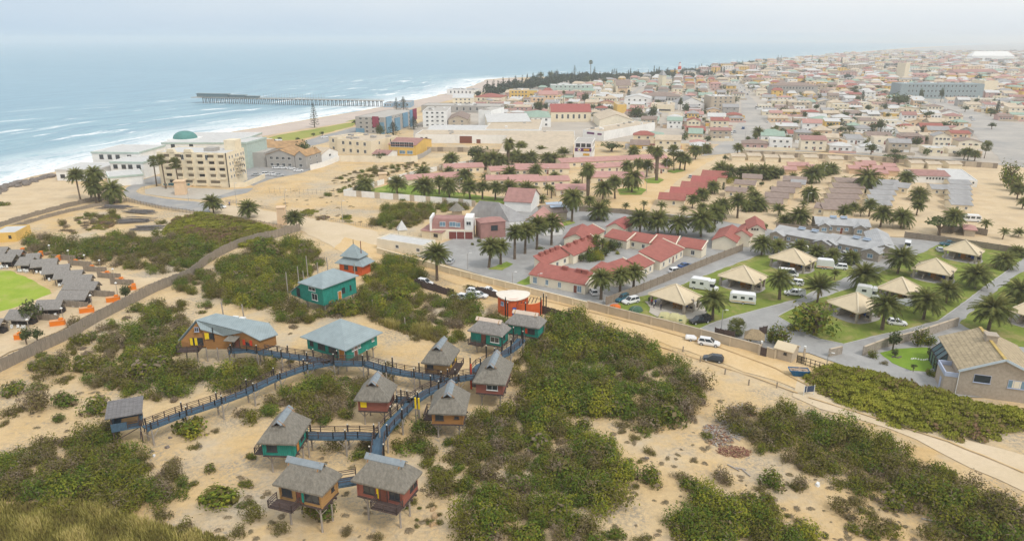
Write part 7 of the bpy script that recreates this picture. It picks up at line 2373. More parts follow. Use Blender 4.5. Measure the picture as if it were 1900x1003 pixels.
def boxy(name, label, cat, u, v, yaw, L, w, h, wins, paint='car_white', nose=False, axles=((0,),), z0=.45, stripe=None, over=False, group='caravans and campers'):
 p = P(u, v)
 o = thing(name, label, cat, p, math.radians(yaw), group)
 m = MB()
 prof = [(-L / 2, z0),(-L / 2, z0 + h * .5),(-L / 2 + .15, z0 + h - .2),(-L / 2 + .5, z0 + h),(L / 2 - .5, z0 + h),(L / 2 - .12, z0 + h - .3),(L / 2, z0 + h * .45),(L / 2 - .1, z0)]
 i = len(prof)
 for s in (-1,1):
  q = [(x, s * w / 2, z) for x, z in prof]
  m.poly(q if s > 0 else q[::-1])
 for k in range(i):
  a, b = prof[k], prof[(k + 1) % i]
  m.poly([(a[0],-w / 2, a[1]),(a[0], w / 2, a[1]),(b[0], w / 2, b[1]),(b[0],-w / 2, b[1])])
 m.build('body', MATS[paint], o)
 for side, t, z, ww, wh in wins:
  l, r = onside(side, t, L, w, z)
  gq = MB(); gq.box(-ww / 2, ww / 2,-.03, .02,-wh / 2, wh / 2)
  put('window', gq.mesh('window', [MATS['glass']]), o, l, r)
 if stripe:
  gq = MB(); gq.box(-L * .46, L * .46,-w / 2 - .015,-w / 2 - .002, z0 + .25, z0 + .42); gq.box(-L * .46, L * .46, w / 2 + .002, w / 2 + .015, z0 + .25, z0 + .42)
  gq.build('stripe', MATS[stripe], o)
 if nose:
  n_ = MB()
  n_.hexa([(L / 2 + .002,-w * .43, .35),(L / 2 + 1.9,-w * .40, .4),(L / 2 + 1.9, w * .40, .4),(L / 2 + .002, w * .43, .35)],[(L / 2 + .002,-w * .43,1.3),(L / 2 + 1.8,-w * .38,1.05),(L / 2 + 1.8, w * .38,1.05),(L / 2 + .002, w * .43,1.3)])
  n_.build('bonnet', MATS[paint], o)
  n_ = MB()
  n_.hexa([(L / 2 + .002,-w * .42,1.3),(L / 2 + 1.0,-w * .4,1.17),(L / 2 + 1.0, w * .4,1.17),(L / 2 + .002, w * .42,1.3)],[(L / 2 + .002,-w * .36,2.05),(L / 2 + .25,-w * .36,2.0),(L / 2 + .25, w * .36,2.0),(L / 2 + .002, w * .36,2.05)])
  n_.build('windscreen', MATS['glass'], o)
  if over:
   addbox(o, 'overcab', paint, L / 2 - .1 + .103, L / 2 + 1.0,-w / 2 + .03, w / 2 - .03,2.08, z0 + h - .12)
  for s in (-1,1):
   wheel(o, L / 2 + 1.0, s * (w * .40), .36)
   put('headlight', lamp_mesh('headlamp'), o, (L / 2 + 1.88, s * w * .3, .85))
 else:
  n_ = MB(); n_.bar((L / 2 - .1,0, .5),(L / 2 + 1.2,0, .5), .09); n_.build('drawbar', MATS['pole_grey'], o)
 for x in axles:
  for s in (-1,1):
   wheel(o, x, s * (w / 2 - .08), .34)
 return o
sidew = lambda zs, ts, ww, wh: [('f', t, zs, ww, wh) for t in ts] + [('b', -t, zs, ww, wh) for t in ts]
boxy('caravan', 'white caravan with dark windows in front of a beige shelter', 'caravan', 1377,562,162,6.0,2.3,2.2, sidew(1.75,(-.3,0, .3), .9, .6) + [('l', 0,1.75,1.4, .6),('r', 0,1.75,1.4, .6)], axles=(-.2,), stripe='gold_sign')
boxy('motorhome', 'large white motorhome between the first two beige shelters', 'motorhome', 1299,536,-27,5.0,2.3,2.5, sidew(1.9,(-.3, .1), .9, .6) + [('l', 0,1.9,1.2, .6)], nose=True, axles=(-1.4,), over=True)
boxy('campervan', 'white high roofed campervan beside the second lawn', 'camper', 1602,550,-30,3.6,2.2,2.5, sidew(1.9,(0,),1.0, .6), nose=True, axles=(-1.0,), over=True)
boxy('box_trailer', 'tall white enclosed trailer beside the third shelter', 'trailer', 1530,498,-20,4.4,2.2,2.3,[], axles=(-.6, .2), stripe='orange_paint')
boxy('minibus', 'white minibus with blue windows on the sandy yard', 'minibus', 1802,411,165,5.2,2.1,2.1, sidew(1.7,(-.32,0, .3),1.2, .7), nose=True, axles=(-1.7,), z0=.4)
boxy('caravan', 'white caravan at the shore car park edge', 'caravan', 497,266,5,6,2.3,2.3, sidew(1.8,(-.3,0, .3), .9, .6), axles=(0,))
boxy('motorhome', 'white motorhome facing the beach lawn', 'motorhome', 516,267,10,5,2.2,2.2, sidew(1.8,(-.2, .2), .9, .6), nose=True, axles=(-1.2,))
boxy('tour_bus', 'white tour bus before the pale blue hotel', 'bus', 1816,180,175,11,2.5,2.6, sidew(2.0, lin(6),1.4, .9), axles=(-3,3), group=None)
car(1298,599,-160, 'pickup', 'car_black', 'black pickup with canopy on grass by the tents', 'cars among the shelters')
o = bpy.data.objects['parked_pickup']
addbox(o, 'canopy', 'car_black', -2.4,-.8,-.78, .78,1.12,1.75)
car(1170,562,-150, 'suv', 'car_white', 'white suv with raised tailgate by the brown wall', 'cars among the shelters')
car(1153,557,-130, 'suv', 'car_teal', 'teal suv beside the brown precast wall', 'cars among the shelters')
car(1100,545,100, 'hatch', 'car_white', 'white car under the front palms by a bungalow', 'cars among the shelters')
car(1255,506,25, 'suv', 'car_white', 'white four wheel drive in the bungalow drive', 'cars among the shelters')
car(1556,499,160, 'suv', 'car_white', 'white suv hitched to the tall enclosed trailer', 'cars among the shelters')
car(1474,548,165, 'pickup', 'car_white', 'white pickup under the palm by second shelter', 'cars among the shelters')
o = [x for x in COL.objects if x.name.startswith('parked_pickup') and x.parent is None][-1]
addbox(o, 'canopy', 'car_white', -2.4,-.8,-.78, .78,1.12,1.72)
car(1462,512,-20, 'van', 'car_white', 'white van close to the third shelter', 'cars among the shelters')
car(1474,528,150, 'suv', 'car_white', 'white off roader with dark spare wheel behind the palm', 'cars among the shelters')
car(1664,602,-15, 'hatch', 'car_white', 'white hatchback half hidden under a lawn palm', 'cars among the shelters')
car(1683,459,60, 'van', 'car_white', 'white van with red marking at the grey hall', 'cars among the shelters')
car(1760,456,170, 'pickup', 'car_teal', 'teal pickup along the rear brown wall', 'cars among the shelters')
car(1743,466,70, 'hatch', 'car_silver', 'silver hatchback near the rear shelter', 'cars among the shelters')
car(1470,459,100, 'suv', 'car_white', 'white suv in the first chalet porch', 'cars among the shelters')
car(1490,461,95, 'hatch', 'car_silver', 'silver car tucked beside the first chalet row', 'cars among the shelters')
car(1566,473,100, 'hatch', 'car_white', 'white car at the second chalet row', 'cars among the shelters')
car(1272,496,25, 'sedan', 'car_blue', 'low blue boat trailer car beyond the white four wheel drive', 'cars among the shelters')
for u, v, y, s, c in ((851,556,-25, 'sedan', 'car_silver'),(862,555,-30, 'hatch', 'car_white'),(878,552,-20, 'hatch', 'car_silver'),(889,551,-20, 'sedan', 'car_white'),(880,544,-20, 'hatch', 'car_white'),(905,544,-25, 'pickup', 'car_white')):
 car(u, v, y, s, c, None, 'cars by the orange building')
car(789,528,-28, 'suv', 'car_white', 'white suv under the big solitary palm', 'cars by the orange building')
car(836,488,80, 'hatch', 'car_silver', 'silver car behind the palm on the courtyard', 'cars by the orange building')
for u, v, y, c in ((476,326,10, 'car_silver'),(495,325,15, 'car_white'),(507,325,25, 'car_white'),(518,327,25, 'car_silver'),(513,313,10, 'car_white'),(525,313,12, 'car_white'),(541,314,12, 'car_white'),(554,318,12, 'car_white')):
 car(u, v, y, RD.choice(['hatch', 'suv', 'sedan']), c, None, 'cars in the hotel car park', small=True)
car(409,386,-15, 'sedan', 'car_white', 'white car passing the palm on the pale road', None)
car(602,256,30, 'sedan', 'car_white', 'white car driving along the shore road', None, small=True)
for u, v, c in ((1348,254, 'car_white'),(1357,249.5, 'car_white'),(1363,246, 'car_silver'),(1379,239.5, 'car_blue'),(1380,227, 'car_silver'),(1366,199, 'car_blue'),(1424,228, 'car_white'),(1372,176, 'car_white'),(1376,172, 'car_blue'),(1380,176, 'car_white'),(1387,176, 'car_dark'),(1382,168, 'car_silver'),(1374,164, 'car_white'),(1378,160, 'car_white'),(1368,168, 'car_red'),(1390,172, 'car_white'),(1735,192, 'car_white'),(1805,224, 'car_white'),(1801,220, 'car_silver'),(1330,243, 'car_silver'),(1436,326, 'car_silver'),(1552,358, 'car_white'),(1281,330, 'car_silver'),(1130,206, 'car_white'),(1136,203, 'car_dark'),(1140,199, 'car_white'),(1160,182, 'car_silver'),(1172,172, 'car_white')):
 car(u, v, 68 + RD.uniform(-6,6), RD.choice(['hatch', 'suv', 'sedan']), c, None, 'cars along the town streets', small=True)
car(1405,202,110, 'van', 'car_white', 'white delivery van on the wide grey street', 'cars along the town streets')
# ---------------------------------------------------------------- tents
def dome_tent(label, u, v, r, h, mat, yaw=0):
 p = P(u, v)
 o = thing('dome_tent', label, 'tent', p, yaw)
 m = MB()
 for i in range(5):
  for k in range(12):
   t0, t1 = i / 5 * 1.5708,(i + 1) / 5 * 1.5708
   a0, a1 = 6.2832 * k / 12,6.2832 * (k + 1) / 12
   f = lambda t, a: (r * max(0, math.cos(t)) ** .8 * math.cos(a) * 1.25, r * max(0, math.cos(t)) ** .8 * math.sin(a), h * math.sin(t))
   m.poly([f(t0, a0), f(t0, a1), f(t1, a1), f(t1, a0)])
 m.build('shell', MATS[mat], o)
 m = MB()
 for a in (.6,-.6):
  for i in range(8):
   t0, t1 = -1.45 + 2.9 * i / 8,-1.45 + 2.9 * (i + 1) / 8
   g_ = lambda t: (r * 1.28 * math.sin(t) * math.cos(a), r * 1.02 * math.sin(t) * math.sin(a), h * math.cos(t) + .03)
   m.bar(g_(t0), g_(t1), .05)
 m.build('poles', MATS['pole_grey'], o)
M('tent_green', (.07, .14, .09), var=.1); M('tent_orange', (.70, .16, .03), var=.08); M('tent_sand', (.50, .46, .24), var=.08)
dome_tent('small green dome tent on the shelter lawn', 1180,577,1.4,1.3, 'tent_green', .3)
dome_tent('little orange and red tent by the lawn bush', 1141,571,1.2,1.0, 'tent_orange', .2)
p = P(1247,596)
o = thing('family_tent', 'large sand coloured family tent beside the tan wall', 'tent', p, -.42)
m = MB()
prof = [(-3.1, .45),(-2.7, .9),(-1.2,1.0),(-.7, .82),(-.2,1.0),(1.1,1.02),(1.6, .84),(2.6, .95),(3.1, .5)]
rg = [[(x, math.cos(a) * 1.6, math.sin(a) ** .7 * 2.0 * k) for a in [j * math.pi / 10 for j in range(11)]] for x, k in prof]
for r0, r1 in zip(rg, rg[1:]):
 for j in range(10):
  m.poly([r0[j + 1], r0[j], r1[j], r1[j + 1]])
m.poly(rg[0]); m.poly(rg[-1][::-1])
m.build('shell', MATS['tent_sand'], o)
for x in (-2.0, .4,2.1):
 m = MB(); m.hexa([(x - .45,-1.62, .3),(x + .45,-1.62, .3),(x + .45,-1.50, .3),(x - .45,-1.50, .3)],[(x - .35,-1.34,1.3),(x + .35,-1.34,1.3),(x + .35,-1.2,1.3),(x - .35,-1.2,1.3)]); put('tent_window', m.mesh('tent_window', [MATS['tent_green']]), o)
p = P(1677,575)
o = thing('awning_sail', 'grey canvas awning stretched out from a shelter', 'awning', p, -.3)
m = MB(); m.hexa([(-1.8,-1.6,1.5),(1.8,-1.6,1.7),(1.8,1.6,2.4),(-1.8,1.6,2.3)],[(-1.8,-1.6,1.55),(1.8,-1.6,1.75),(1.8,1.6,2.45),(-1.8,1.6,2.35)]); m.build('canvas', M('canvas_grey', (.33, .34, .32), var=.06), o)
for x in (-1.7,1.7):
 m = MB(); m.tube((x, -1.5,0),(x, -1.5,1.6), .04, .04,5); put('pole', m.mesh('pole', [MATS['steel']]), o)
# ---------------------------------------------------------------- people
M('skin', (.22, .12, .075), var=.05); M('hair', (.02, .015, .012), var=.1); M('trousers', (.03, .035, .06), var=.1)
for nm_, c_ in (('shirt_dark', (.03, .035, .05)),('shirt_white', (.7, .7, .68)),('shirt_blue', (.05, .12, .4)),('shirt_red', (.4, .05, .05))):
 M(nm_, c_, var=.08)
def person_mesh(shirt, stride=0.12):
 J = {'pelvis': (0,0, .95), 'waist': (0,0,1.1), 'chest': (0,0,1.35), 'neck': (0,0,1.5), 'head': (0, .01,1.63), 'crown': (0, .0,1.74)}
 E = [('pelvis', 'waist'),('waist', 'chest'),('chest', 'neck'),('neck', 'head'),('head', 'crown')]
 RR = {'pelvis': .15, 'waist': .135, 'chest': .155, 'neck': .06, 'head': .10, 'crown': .08}
 for s, n_ in ((-1, 'l'),(1, 'r')):
  J.update({'sh' + n_: (s * .2,0,1.42), 'el' + n_: (s * .26, .03 * s, 1.14), 'wr' + n_: (s * .25,-.08, .90), 'ha' + n_: (s * .25,-.1, .80),
                  'hi' + n_: (s * .10,0, .88), 'kn' + n_: (s * .11,-stride * s, .50), 'an' + n_: (s * .11, stride * s * .6, .09), 'to' + n_: (s * .12, stride * s * .6 - .17, .05)})
  RR.update({'sh' + n_: .065, 'el' + n_: .045, 'wr' + n_: .033, 'ha' + n_: .04, 'hi' + n_: .10, 'kn' + n_: .065, 'an' + n_: .045, 'to' + n_: .04})
  E += [('chest', 'sh' + n_),('sh' + n_, 'el' + n_),('el' + n_, 'wr' + n_),('wr' + n_, 'ha' + n_),('pelvis', 'hi' + n_),('hi' + n_, 'kn' + n_),('kn' + n_, 'an' + n_),('an' + n_, 'to' + n_)]
 keys = list(J)
 me = D.meshes.new('person_base')
 me.from_pydata([J[k] for k in keys],[(keys.index(a), keys.index(b)) for a, b in E],[])
 ob = put('person_base', me)
 md = ob.modifiers.new('skin', 'SKIN')
 for i, k in enumerate(keys):
  me.skin_vertices[0].data[i].radius = (RR[k], RR[k])
 me.skin_vertices[0].data[0].use_root = True
 ob.modifiers.new('sub', 'SUBSURF').levels = 1
 dg = bpy.context.evaluated_depsgraph_get()
 res = D.meshes.new_from_object(ob.evaluated_get(dg))
 D.objects.remove(ob)
 res.name = 'person'
 for mm in ('skin', 'hair', shirt, 'trousers', 'tyre'):
  res.materials.append(MATS[mm])
 for pl in res.polygons:
  z, x = pl.center.z, abs(pl.center.x)
  pl.material_index = 1 if z > 1.66 or (z > 1.58 and pl.center.y > .03) else 0 if z > 1.47 or (x > .2 and z < 1.15) else 2 if z > .93 else 3 if z > .1 else 4
  pl.use_smooth = True
 return res
PM = {s: person_mesh(s) for s in ('shirt_dark', 'shirt_white', 'shirt_blue', 'shirt_red')}
PPL = [(426,382,0, 'shirt_blue', 'person in blue walking by the post fence', 40),(1204,562, .18, 'shirt_dark', 'person in dark clothes at the shelter edge', 10),(1209,566, .18, 'shirt_red', 'person in red under the shelter roof corner', 200),(1213,571, .18, 'shirt_white', 'person in white standing at the shelter floor edge', 80),(1216,567, .18, 'shirt_blue', 'person in blue under the shelter roof', 300),
       (1226,575, .18, 'shirt_dark', 'person in dark top sitting area side of the shelter', 150),(715,918, ZF, 'shirt_dark', 'person in dark clothes on the red cabin balcony', 170),(811,690, ZF, 'shirt_white', 'person in white shirt on the walkway by the tawny cabin', 60),(727,548,0, 'shirt_blue', None, 0)]
for u, v, z, s, l, a in PPL[:8]:
 if z == ZF and u == 715:
  q = P(715,908, ZF)
 else:
  q = P(u, v, z)
 tag(put('person', PM[s], None, q, math.radians(a)), l, 'person')
# ---------------------------------------------------------------- small things on the sand and roads
for k, (u, v) in enumerate([(1115,605),(1154,616),(1267,652),(1299,671),(1389,714),(1441,719),(1345,694)]):
 p = P(u, v)
 m = MB(); m.tube((0,0,-.05),(.03, .02,1.15), .13, .12,8)
 o = m.build('bollard', MATS['reed_fence'], None, loc=p)
 tag(o, None, 'bollard', 'wooden bollards along the dirt road')
 TOLABEL.append((o, 'short brown wooden bollard', u, v))
p = P(1500,733)
o = thing('notice_board', 'dark panelled notice board with white posts at the track entrance', 'sign', p, .15)
for x in (-.95, .95):
 m = MB(); m.box(x - .05, x + .05,-.05, .05,0,2.0); put('post', m.mesh('post', [MATS['frame_white']]), o)
m = MB(); m.box(-.89, .89,-.04, .04, .7,1.85); m.build('board', M('board_blue', (.05, .07, .12), var=.15), o)
m = MB(); m.box(-.55,-.47,-.06,-.041, .7,1.85); m.build('divider', MATS['frame_white'], o)
def streetlamp(u, v, vt, label):
 p = P(u, v)
 h = hgt(u, v, vt)
 o = thing('street_lamp', label, 'street lamp', p, RD.uniform(-.5, .5), 'street lamps')
 m = MB(); m.tube((0,0,0),(0,0, h), .09, .06,7); m.bar((0,0, h - .05),(.8,0, h + .1), .07); m.build('pole', MATS['steel'], o)
 m = MB(); m.box(.5,1.1,-.12, .12, h + .06, h + .18); m.build('lamp_head', MATS['frame_white'], o)
 if not label:
  later(o, 'slim grey street lamp', p)
for q in ((1338,612,575, 'pale lamp post at the corner of the shelter lawn'),(1119,562,530, 'pale lamp post between the front palms and brown wall'),(1533,682,654, 'white lamp post rising from the green hedge'),(1199,357,311, None),(1236,322,297, None),(735,362,340, None),(853,352,332, None),(1013,350,312, None),(964,298,276, None),(1528,332,308, None),(1498,380,358, None),(1656,420,396, None),(440,385,340, None),(531,392,353, None),(636,412,373, None),(268,350,330, None),(350,372,352, None),(1302,290,262, None),(1382,262,236, None),(1690,310,284, None),(998,535,508, 'thin lamp post beside the cream wall'),(951,532,505, None),(868,500,470, None)):
 streetlamp(*q)
def pillar_lamp(u, v, lb):
 p = P(u, v)
 o = thing('gate_lamp', lb, 'lamp', p)
 m = MB(); m.box(-.15, .15,-.15, .15,0,2.3); m.build('post', MATS['tan_wall'], o)
 m = MB(); m.tube((0,0,2.3),(0,0,2.7), .25, .25,8); m.build('lamp_head', MATS['frame_white'], o)
pillar_lamp(1411,655, 'white globe lamp on the pillar of the pedestrian gate')
pillar_lamp(1491,665, 'white globe lamp at the sliding gate')
def heap(name, label, u, v, rx, ry, h, n, mats, seed, ln=(.2, .7)):
 p = P(u, v)
 rs = random.Random(seed)
 m = MB()
 for i in range(n):
  a, r = rs.uniform(0,6.28), rs.random() ** .6
  x, y = math.cos(a) * r * rx, math.sin(a) * r * ry
  z = h * (1 - r) * rs.uniform(.5,1) + .05
  b = rs.uniform(0,6.28)
  l = rs.uniform(*ln)
  m.bar((x, y, z),(x + math.cos(b) * l, y + math.sin(b) * l, z + rs.uniform(-.15, .2)), rs.uniform(.05, .16), rs.uniform(.04, .12), rs.randrange(len(mats)))
 o = m.build(name, [MATS[q] for q in mats], None, loc=p)
 return tag(o, label, None, None, 'stuff')
M('brick_red', (.27, .13, .09), var=.35, scale=6); M('chip_tan', (.44, .30, .17), var=.3, scale=5); M('branch_grey', (.42, .38, .34), var=.2, scale=5)
heap('rubble', 'heap of broken red bricks beside the scrub', 1362,838,2.6,1.5, .5,520,['brick_red', 'brick_red', 'chip_tan'],5,(.15, .35))
heap('wood_debris', 'brown heap of wood chips and broken twigs', 1330,808,2.2,3.4, .6,700,['chip_tan', 'brick_red', 'twig', 'branch_grey'],6,(.2, .6))
heap('wood_debris', 'grey dead branches thrown on the scrub edge', 1360,795,2.6,3.0, .8,150,['branch_grey', 'branch_grey', 'twig'],7,(.8,2.2))
heap('wood_debris', 'pale dead branches half hidden in scrub', 1378,763,2.0,1.4, .8,120,['branch_grey', 'brick_red'],8,(.6,1.6))
for k, (u, v, mt, s) in enumerate([(806,958, 'chip_tan', .9),(804,972, 'chip_tan', 1.1),(803,945, 'chip_tan', .7),(1517,899, 'frame_white', .8),(1048,763, 'frame_white', .6),(286,845, 'frame_white', .5),(281,838, 'rock', .6),(310,830, 'rock', .7),(372,828, 'rock', .6),(316,812, 'rock', .5),(1200,850, 'rock', .6)]):
 p = P(u, v)
 rs = random.Random(k)
 m = MB()
 r0 = [(math.cos(a) * s * rs.uniform(.5, .9), math.sin(a) * s * rs.uniform(.3, .6),0) for a in [j * .785 for j in range(8)]]
 r1 = [(x * .75, y * .75, s * rs.uniform(.3, .5)) for x, y, z in r0]
 for j in range(8):
  m.poly([r0[j], r0[(j + 1) % 8], r1[(j + 1) % 8], r1[j]])
 m.poly(r1)
 o = m.build('stone', MATS[mt], None, loc=p, rz=rs.uniform(0,3))
 tag(o, None, 'stone', 'loose stones on the sand')
 TOLABEL.append((o, {'chip_tan': 'pale tan stone on sand', 'frame_white': 'bleached white stone on sand', 'rock': 'dark stone on sand'}[mt], u, v))
for k, (a, b) in enumerate([((1350,862),(1372,874)),((1378,872),(1392,884)),((1710,962),(1748,972)),((1365,868),(1385,872))]):
 p, q = P(*a), P(*b)
 m = MB(); m.tube((0,0, .12),(q.x - p.x, q.y - p.y, .15), .12, .09,7)
 o = m.build('driftwood_log', MATS['branch_grey'], None, loc=(p.x, p.y, 0))
 tag(o, ['pale log lying on the sand nearest the brick heap', 'short pale log standing apart on the sand', 'long pale log at the foot of the scrub', 'thin pale log crossing the others'][k], 'log')
for k, (u, v, l, yaw) in enumerate([(1664,664,1.8,0),(1708,668,3.4,-.1)]):
 p = P(u, v)
 m = MB()
 for i in range(9):
  x = -l / 2 + l * i / 8
  m.tube((x, .25 * math.sin(i),0),(x, .25 * math.sin(i), .35), .22, .14,6)
 tag(m.build('rock_border', MATS['white_wall' if k else 'rock'], None, loc=p, rz=yaw),['ring of dark stones round the garden palm', 'curved white stone border in the garden lawn'][k], 'border')
# ---------------------------------------------------------------- landmarks for telling repeats apart: (phrase, u, v)
LAND += [('the cream hotel', 385,315),('the domed aquarium', 320,275),('the sand beach fence', 190,365),('the pier head', 420,185),('the blue maroon flats', 715,230),('the yellow hall', 748,270),('the beige villas', 660,270),
         ('the lichened grey flats', 540,295),('the pale road corner', 560,415),('the slate hall roof', 925,390),('the garage doors', 850,425),('the red bungalow court', 1110,470),('the painted sign block', 1082,280),('the first thick palm', 1090,340),
         ('the tallest thick palm', 1218,300),('the stepped red houses', 1285,355),('the brown camp roofs', 1430,365),('the corrugated grey roofs', 1630,370),('the maroon clubhouse', 1740,325),('the umbrella tree', 1659,290),('the cream cottages', 1380,420),
         ('the grey chalets', 1560,450),('the white caravan', 1377,555),('the white motorhome', 1300,530),('the campervan', 1605,545),('the tiled house', 1830,660),('the middle shelter', 1735,500),('the rear shelter', 1790,460),('the blue skip', 1481,690),
         ('the dark hatchback', 1323,665),('the family tent', 1247,590),('the orange building', 950,570),('the pale ridged cabins', 935,610),('the pyramid roof', 635,625),('the wooden lodge', 420,620),('the two storey green house', 605,540),('the tent roofed house', 655,490),
         ('the lookout shelter', 235,785),('the outer green cabin', 525,800),('the yellow shutter cabin', 695,735),('the large red cabin', 912,690),('the nearest tawny cabin', 570,910),('the balcony person', 715,905),('the brick heap', 1355,830),('the notice board', 1500,730),
         ('the reed fence bend', 260,555),('the widest thatched shelter', 145,535),('the leafy shelter tree', 65,575),('the yellow house', 15,440),('the timber stacks', 260,400),('the green lawn corner', 30,500),('the white warehouse', 880,255),('the red gabled hall', 1060,210),
         ('the wide street mouth', 1350,275),('the four storey corner block', 1340,190),('the brown mansard block', 1475,165),('the pale blue hotel', 1745,170),('the edge street bend', 1780,235),('the long inset wall', 1560,292),('the green roofed peach house', 1210,258),
         ('the climbing street', 1160,190),('the far church tower', 1680,135),('the giant white shed', 1840,108),('the lighthouse', 1260,130),('the ochre hotel', 965,180),('the solitary palm', 811,490),('the cream end gable', 1315,460),('the sandy clearing', 1240,850),('the bottom left reeds', 120,970),('the hedge mound', 1680,740),('the umbrella thorn roofs', 1580,240),('the grey yard block', 1485,195)]
# ---------------------------------------------------------------- palms: (u, v base, v top, crown width px, kind, trunk)
PAL = [(150,372,312,32, 'date', 'lean'),(186,374,308,36, 'droopy'),(170,371,328,26, 'date'),(179,377,334,34, 'droopy'),(212,377,336,44, 'droopy'),
 (291,345,290,18, 'fan'),(308,350,287,17, 'fan'),(333,351,293,19, 'fan'),(397,396,361,36),(463,404,371,36),(546,426,391,34),(811,520,450,58),(907,497,440,48),(929,491,442,38),(955,481,417,42),(974,471,411,42),(996,463,399,46),(1023,455,395,42),
 (1110,408,374,42),(1061,412,350,46, 'droopy'),(1187,436,388,46),(1221,434,390,46),(1258,436,397,42),(1300,440,386,54),(1325,426,378,40),(1115,556,497,54),(1150,547,493,46),(1175,541,489,46),
 (1322,594,535,62),(1412.6,474,435,40),(1442,470,442,32),(1484,463,444,34),(1514,476,453,34),(1543,487,461,34),(1578,489,464,38),(1446,556,498,52),(1516,562,506,62, 'shuttlecock'),(1599,537,486,66),(1665,508,457,60),(1548,520,498,22, 'young'),(1636,612,543,68),(1713,593,535,66),(1755,563,521,52),(1809,535,489,60),(1860,498,465,50),(1886,476,455,32),(1833,614,546,78),(1887,563,518,64),
 (1565,411,379,28),(1582,402,375,22),(1596,402,382,18, 'young'),(1612,402,368,26),(1633,422,379,40),(1671,423,386,42),(1700,400,370,26),(1703,372,347,34),(1766,433,386,38),(1827,435,404,22, 'young'),(1860,444,420,20, 'young'),(1889,440,421,24, 'young'),(1679,346,315,32),(1607,355,314,52, 'droopy'),(1568,337,325,16, 'young'),(1887,370,338,30),(1896,388,365,22),(1630,345,325,24, 'young'),(1655,342,328,18, 'young'),
 (1228,394,371,20, 'young'),(1269,398,381,17, 'young'),(1284,387,360,24),(1302,372,348,28),(1321,359,334,28),(1303,400,375,22),(1338,409,366,36),(1330,405,372,34),(1368,405,358,36),(1406,390,363,38),(1386,392,372,26),(1444,401,375,30, 'young'),(1481,420,384,44),(1455,416,397,28),(1502,374,345,36, 'droopy'),(1490,385,370,18, 'young'),(1393,363,343,18, 'young'),(1505,339,307,38),(1470,333,317,18, 'young'),(1525,325,302,34),(1540,322,300,34),(1518,330,306,26),
 (1090.5,367,302,30, 'droopy', 'thick'),(1218,335,271,26, 'droopy', 'thick'),(1059,391,349,36),(1118,373,333,38),(1141,369,325,28),(1172,357,314,42, 'droopy'),(1161,333,297,26, 'droopy'),(1183,321,293,24),(1200,328,294,28),(1250.6,317,270,20, 'fan'),(1261,316,279,28),(1238,319,292,24),(1270,316,285,24),(1175,289,270,24),(1208,289,269,20),(1080,341,316,18, 'young'),(1070,344,331,20, 'young'),(993,328,303,28),(1029,335,318,22),(977,369,336,40),(1016,362,339,18, 'young'),(1023,368,343,16, 'young'),(1005,376,358,22, 'young'),(1094,385,362,24),(1125,385,368,16, 'young'),(1161,390,374,16, 'young'),(1194,393,370,16, 'young'),
 (968,284,261,22),(1004,290,269,26),(1045,297,274,28),(958,300,276,28),(985,302,280,30),(1015,304,282,28),(1030,304,284,26),(972,306,284,26),(950,305,280,24),(678,357,327,36),(737,361,325,36),(788,368,327,44),(785,330,306,34),(815,361,324,28),(834,368,330,36),(872,370,331,36),(895,370,335,26),(919,372,335,30),(947,372,333,36),(838.6,307,282,30),(862,342,311,34),(833,326,308,22),(942,313,256,26, 'droopy', 'thick'),(915,314,279,38),(890,310,282,32),(902,314,284,30),(930,315,284,30),(967,288,262,24),(899,334,320,16, 'young'),(946,335,308,32),(912,336,322,20, 'young'),(926,340,322,24),
 (1788,296,274,18),(1795,298,274,20),(1808,299,278,18),(1826,294,262,17, 'fan'),(1670,258,232,28),(1405.6,258,235,22),(1368,288,265,20),(1387.6,265,252,10),(1400,266,248,10),(1513,270,244,28),(1680,214,196,12, 'fan'),(1096,142,112,7, 'fan'),(1046,196,168,6, 'fan'),(1030,190,172,8, 'fan'),(1310,285,266,22),(1290,296,268,26),(1462,265,250,14),(1540,240,226,12),(1432,248,236,12),(1440,244,232,10),
 (1108,468,432,18, 'young'),(1118,470,440,18, 'young'),(673,500,468,22, 'fan'),(1366,622,592,34, 'fan'),(1391,640,620,18, 'young'),(1400,378,352,30),(1375,332,308,26),(1352,330,305,30),(1430,330,306,36),(1336,328,300,34),(1413,333,303,40),(1390,333,304,40)]
for q in PAL:
 u, v, vt, w = q[:4]
 palm(u, v, vt, w, q[4] if len(q) > 4 else 'date', q[5] if len(q) > 5 else None)
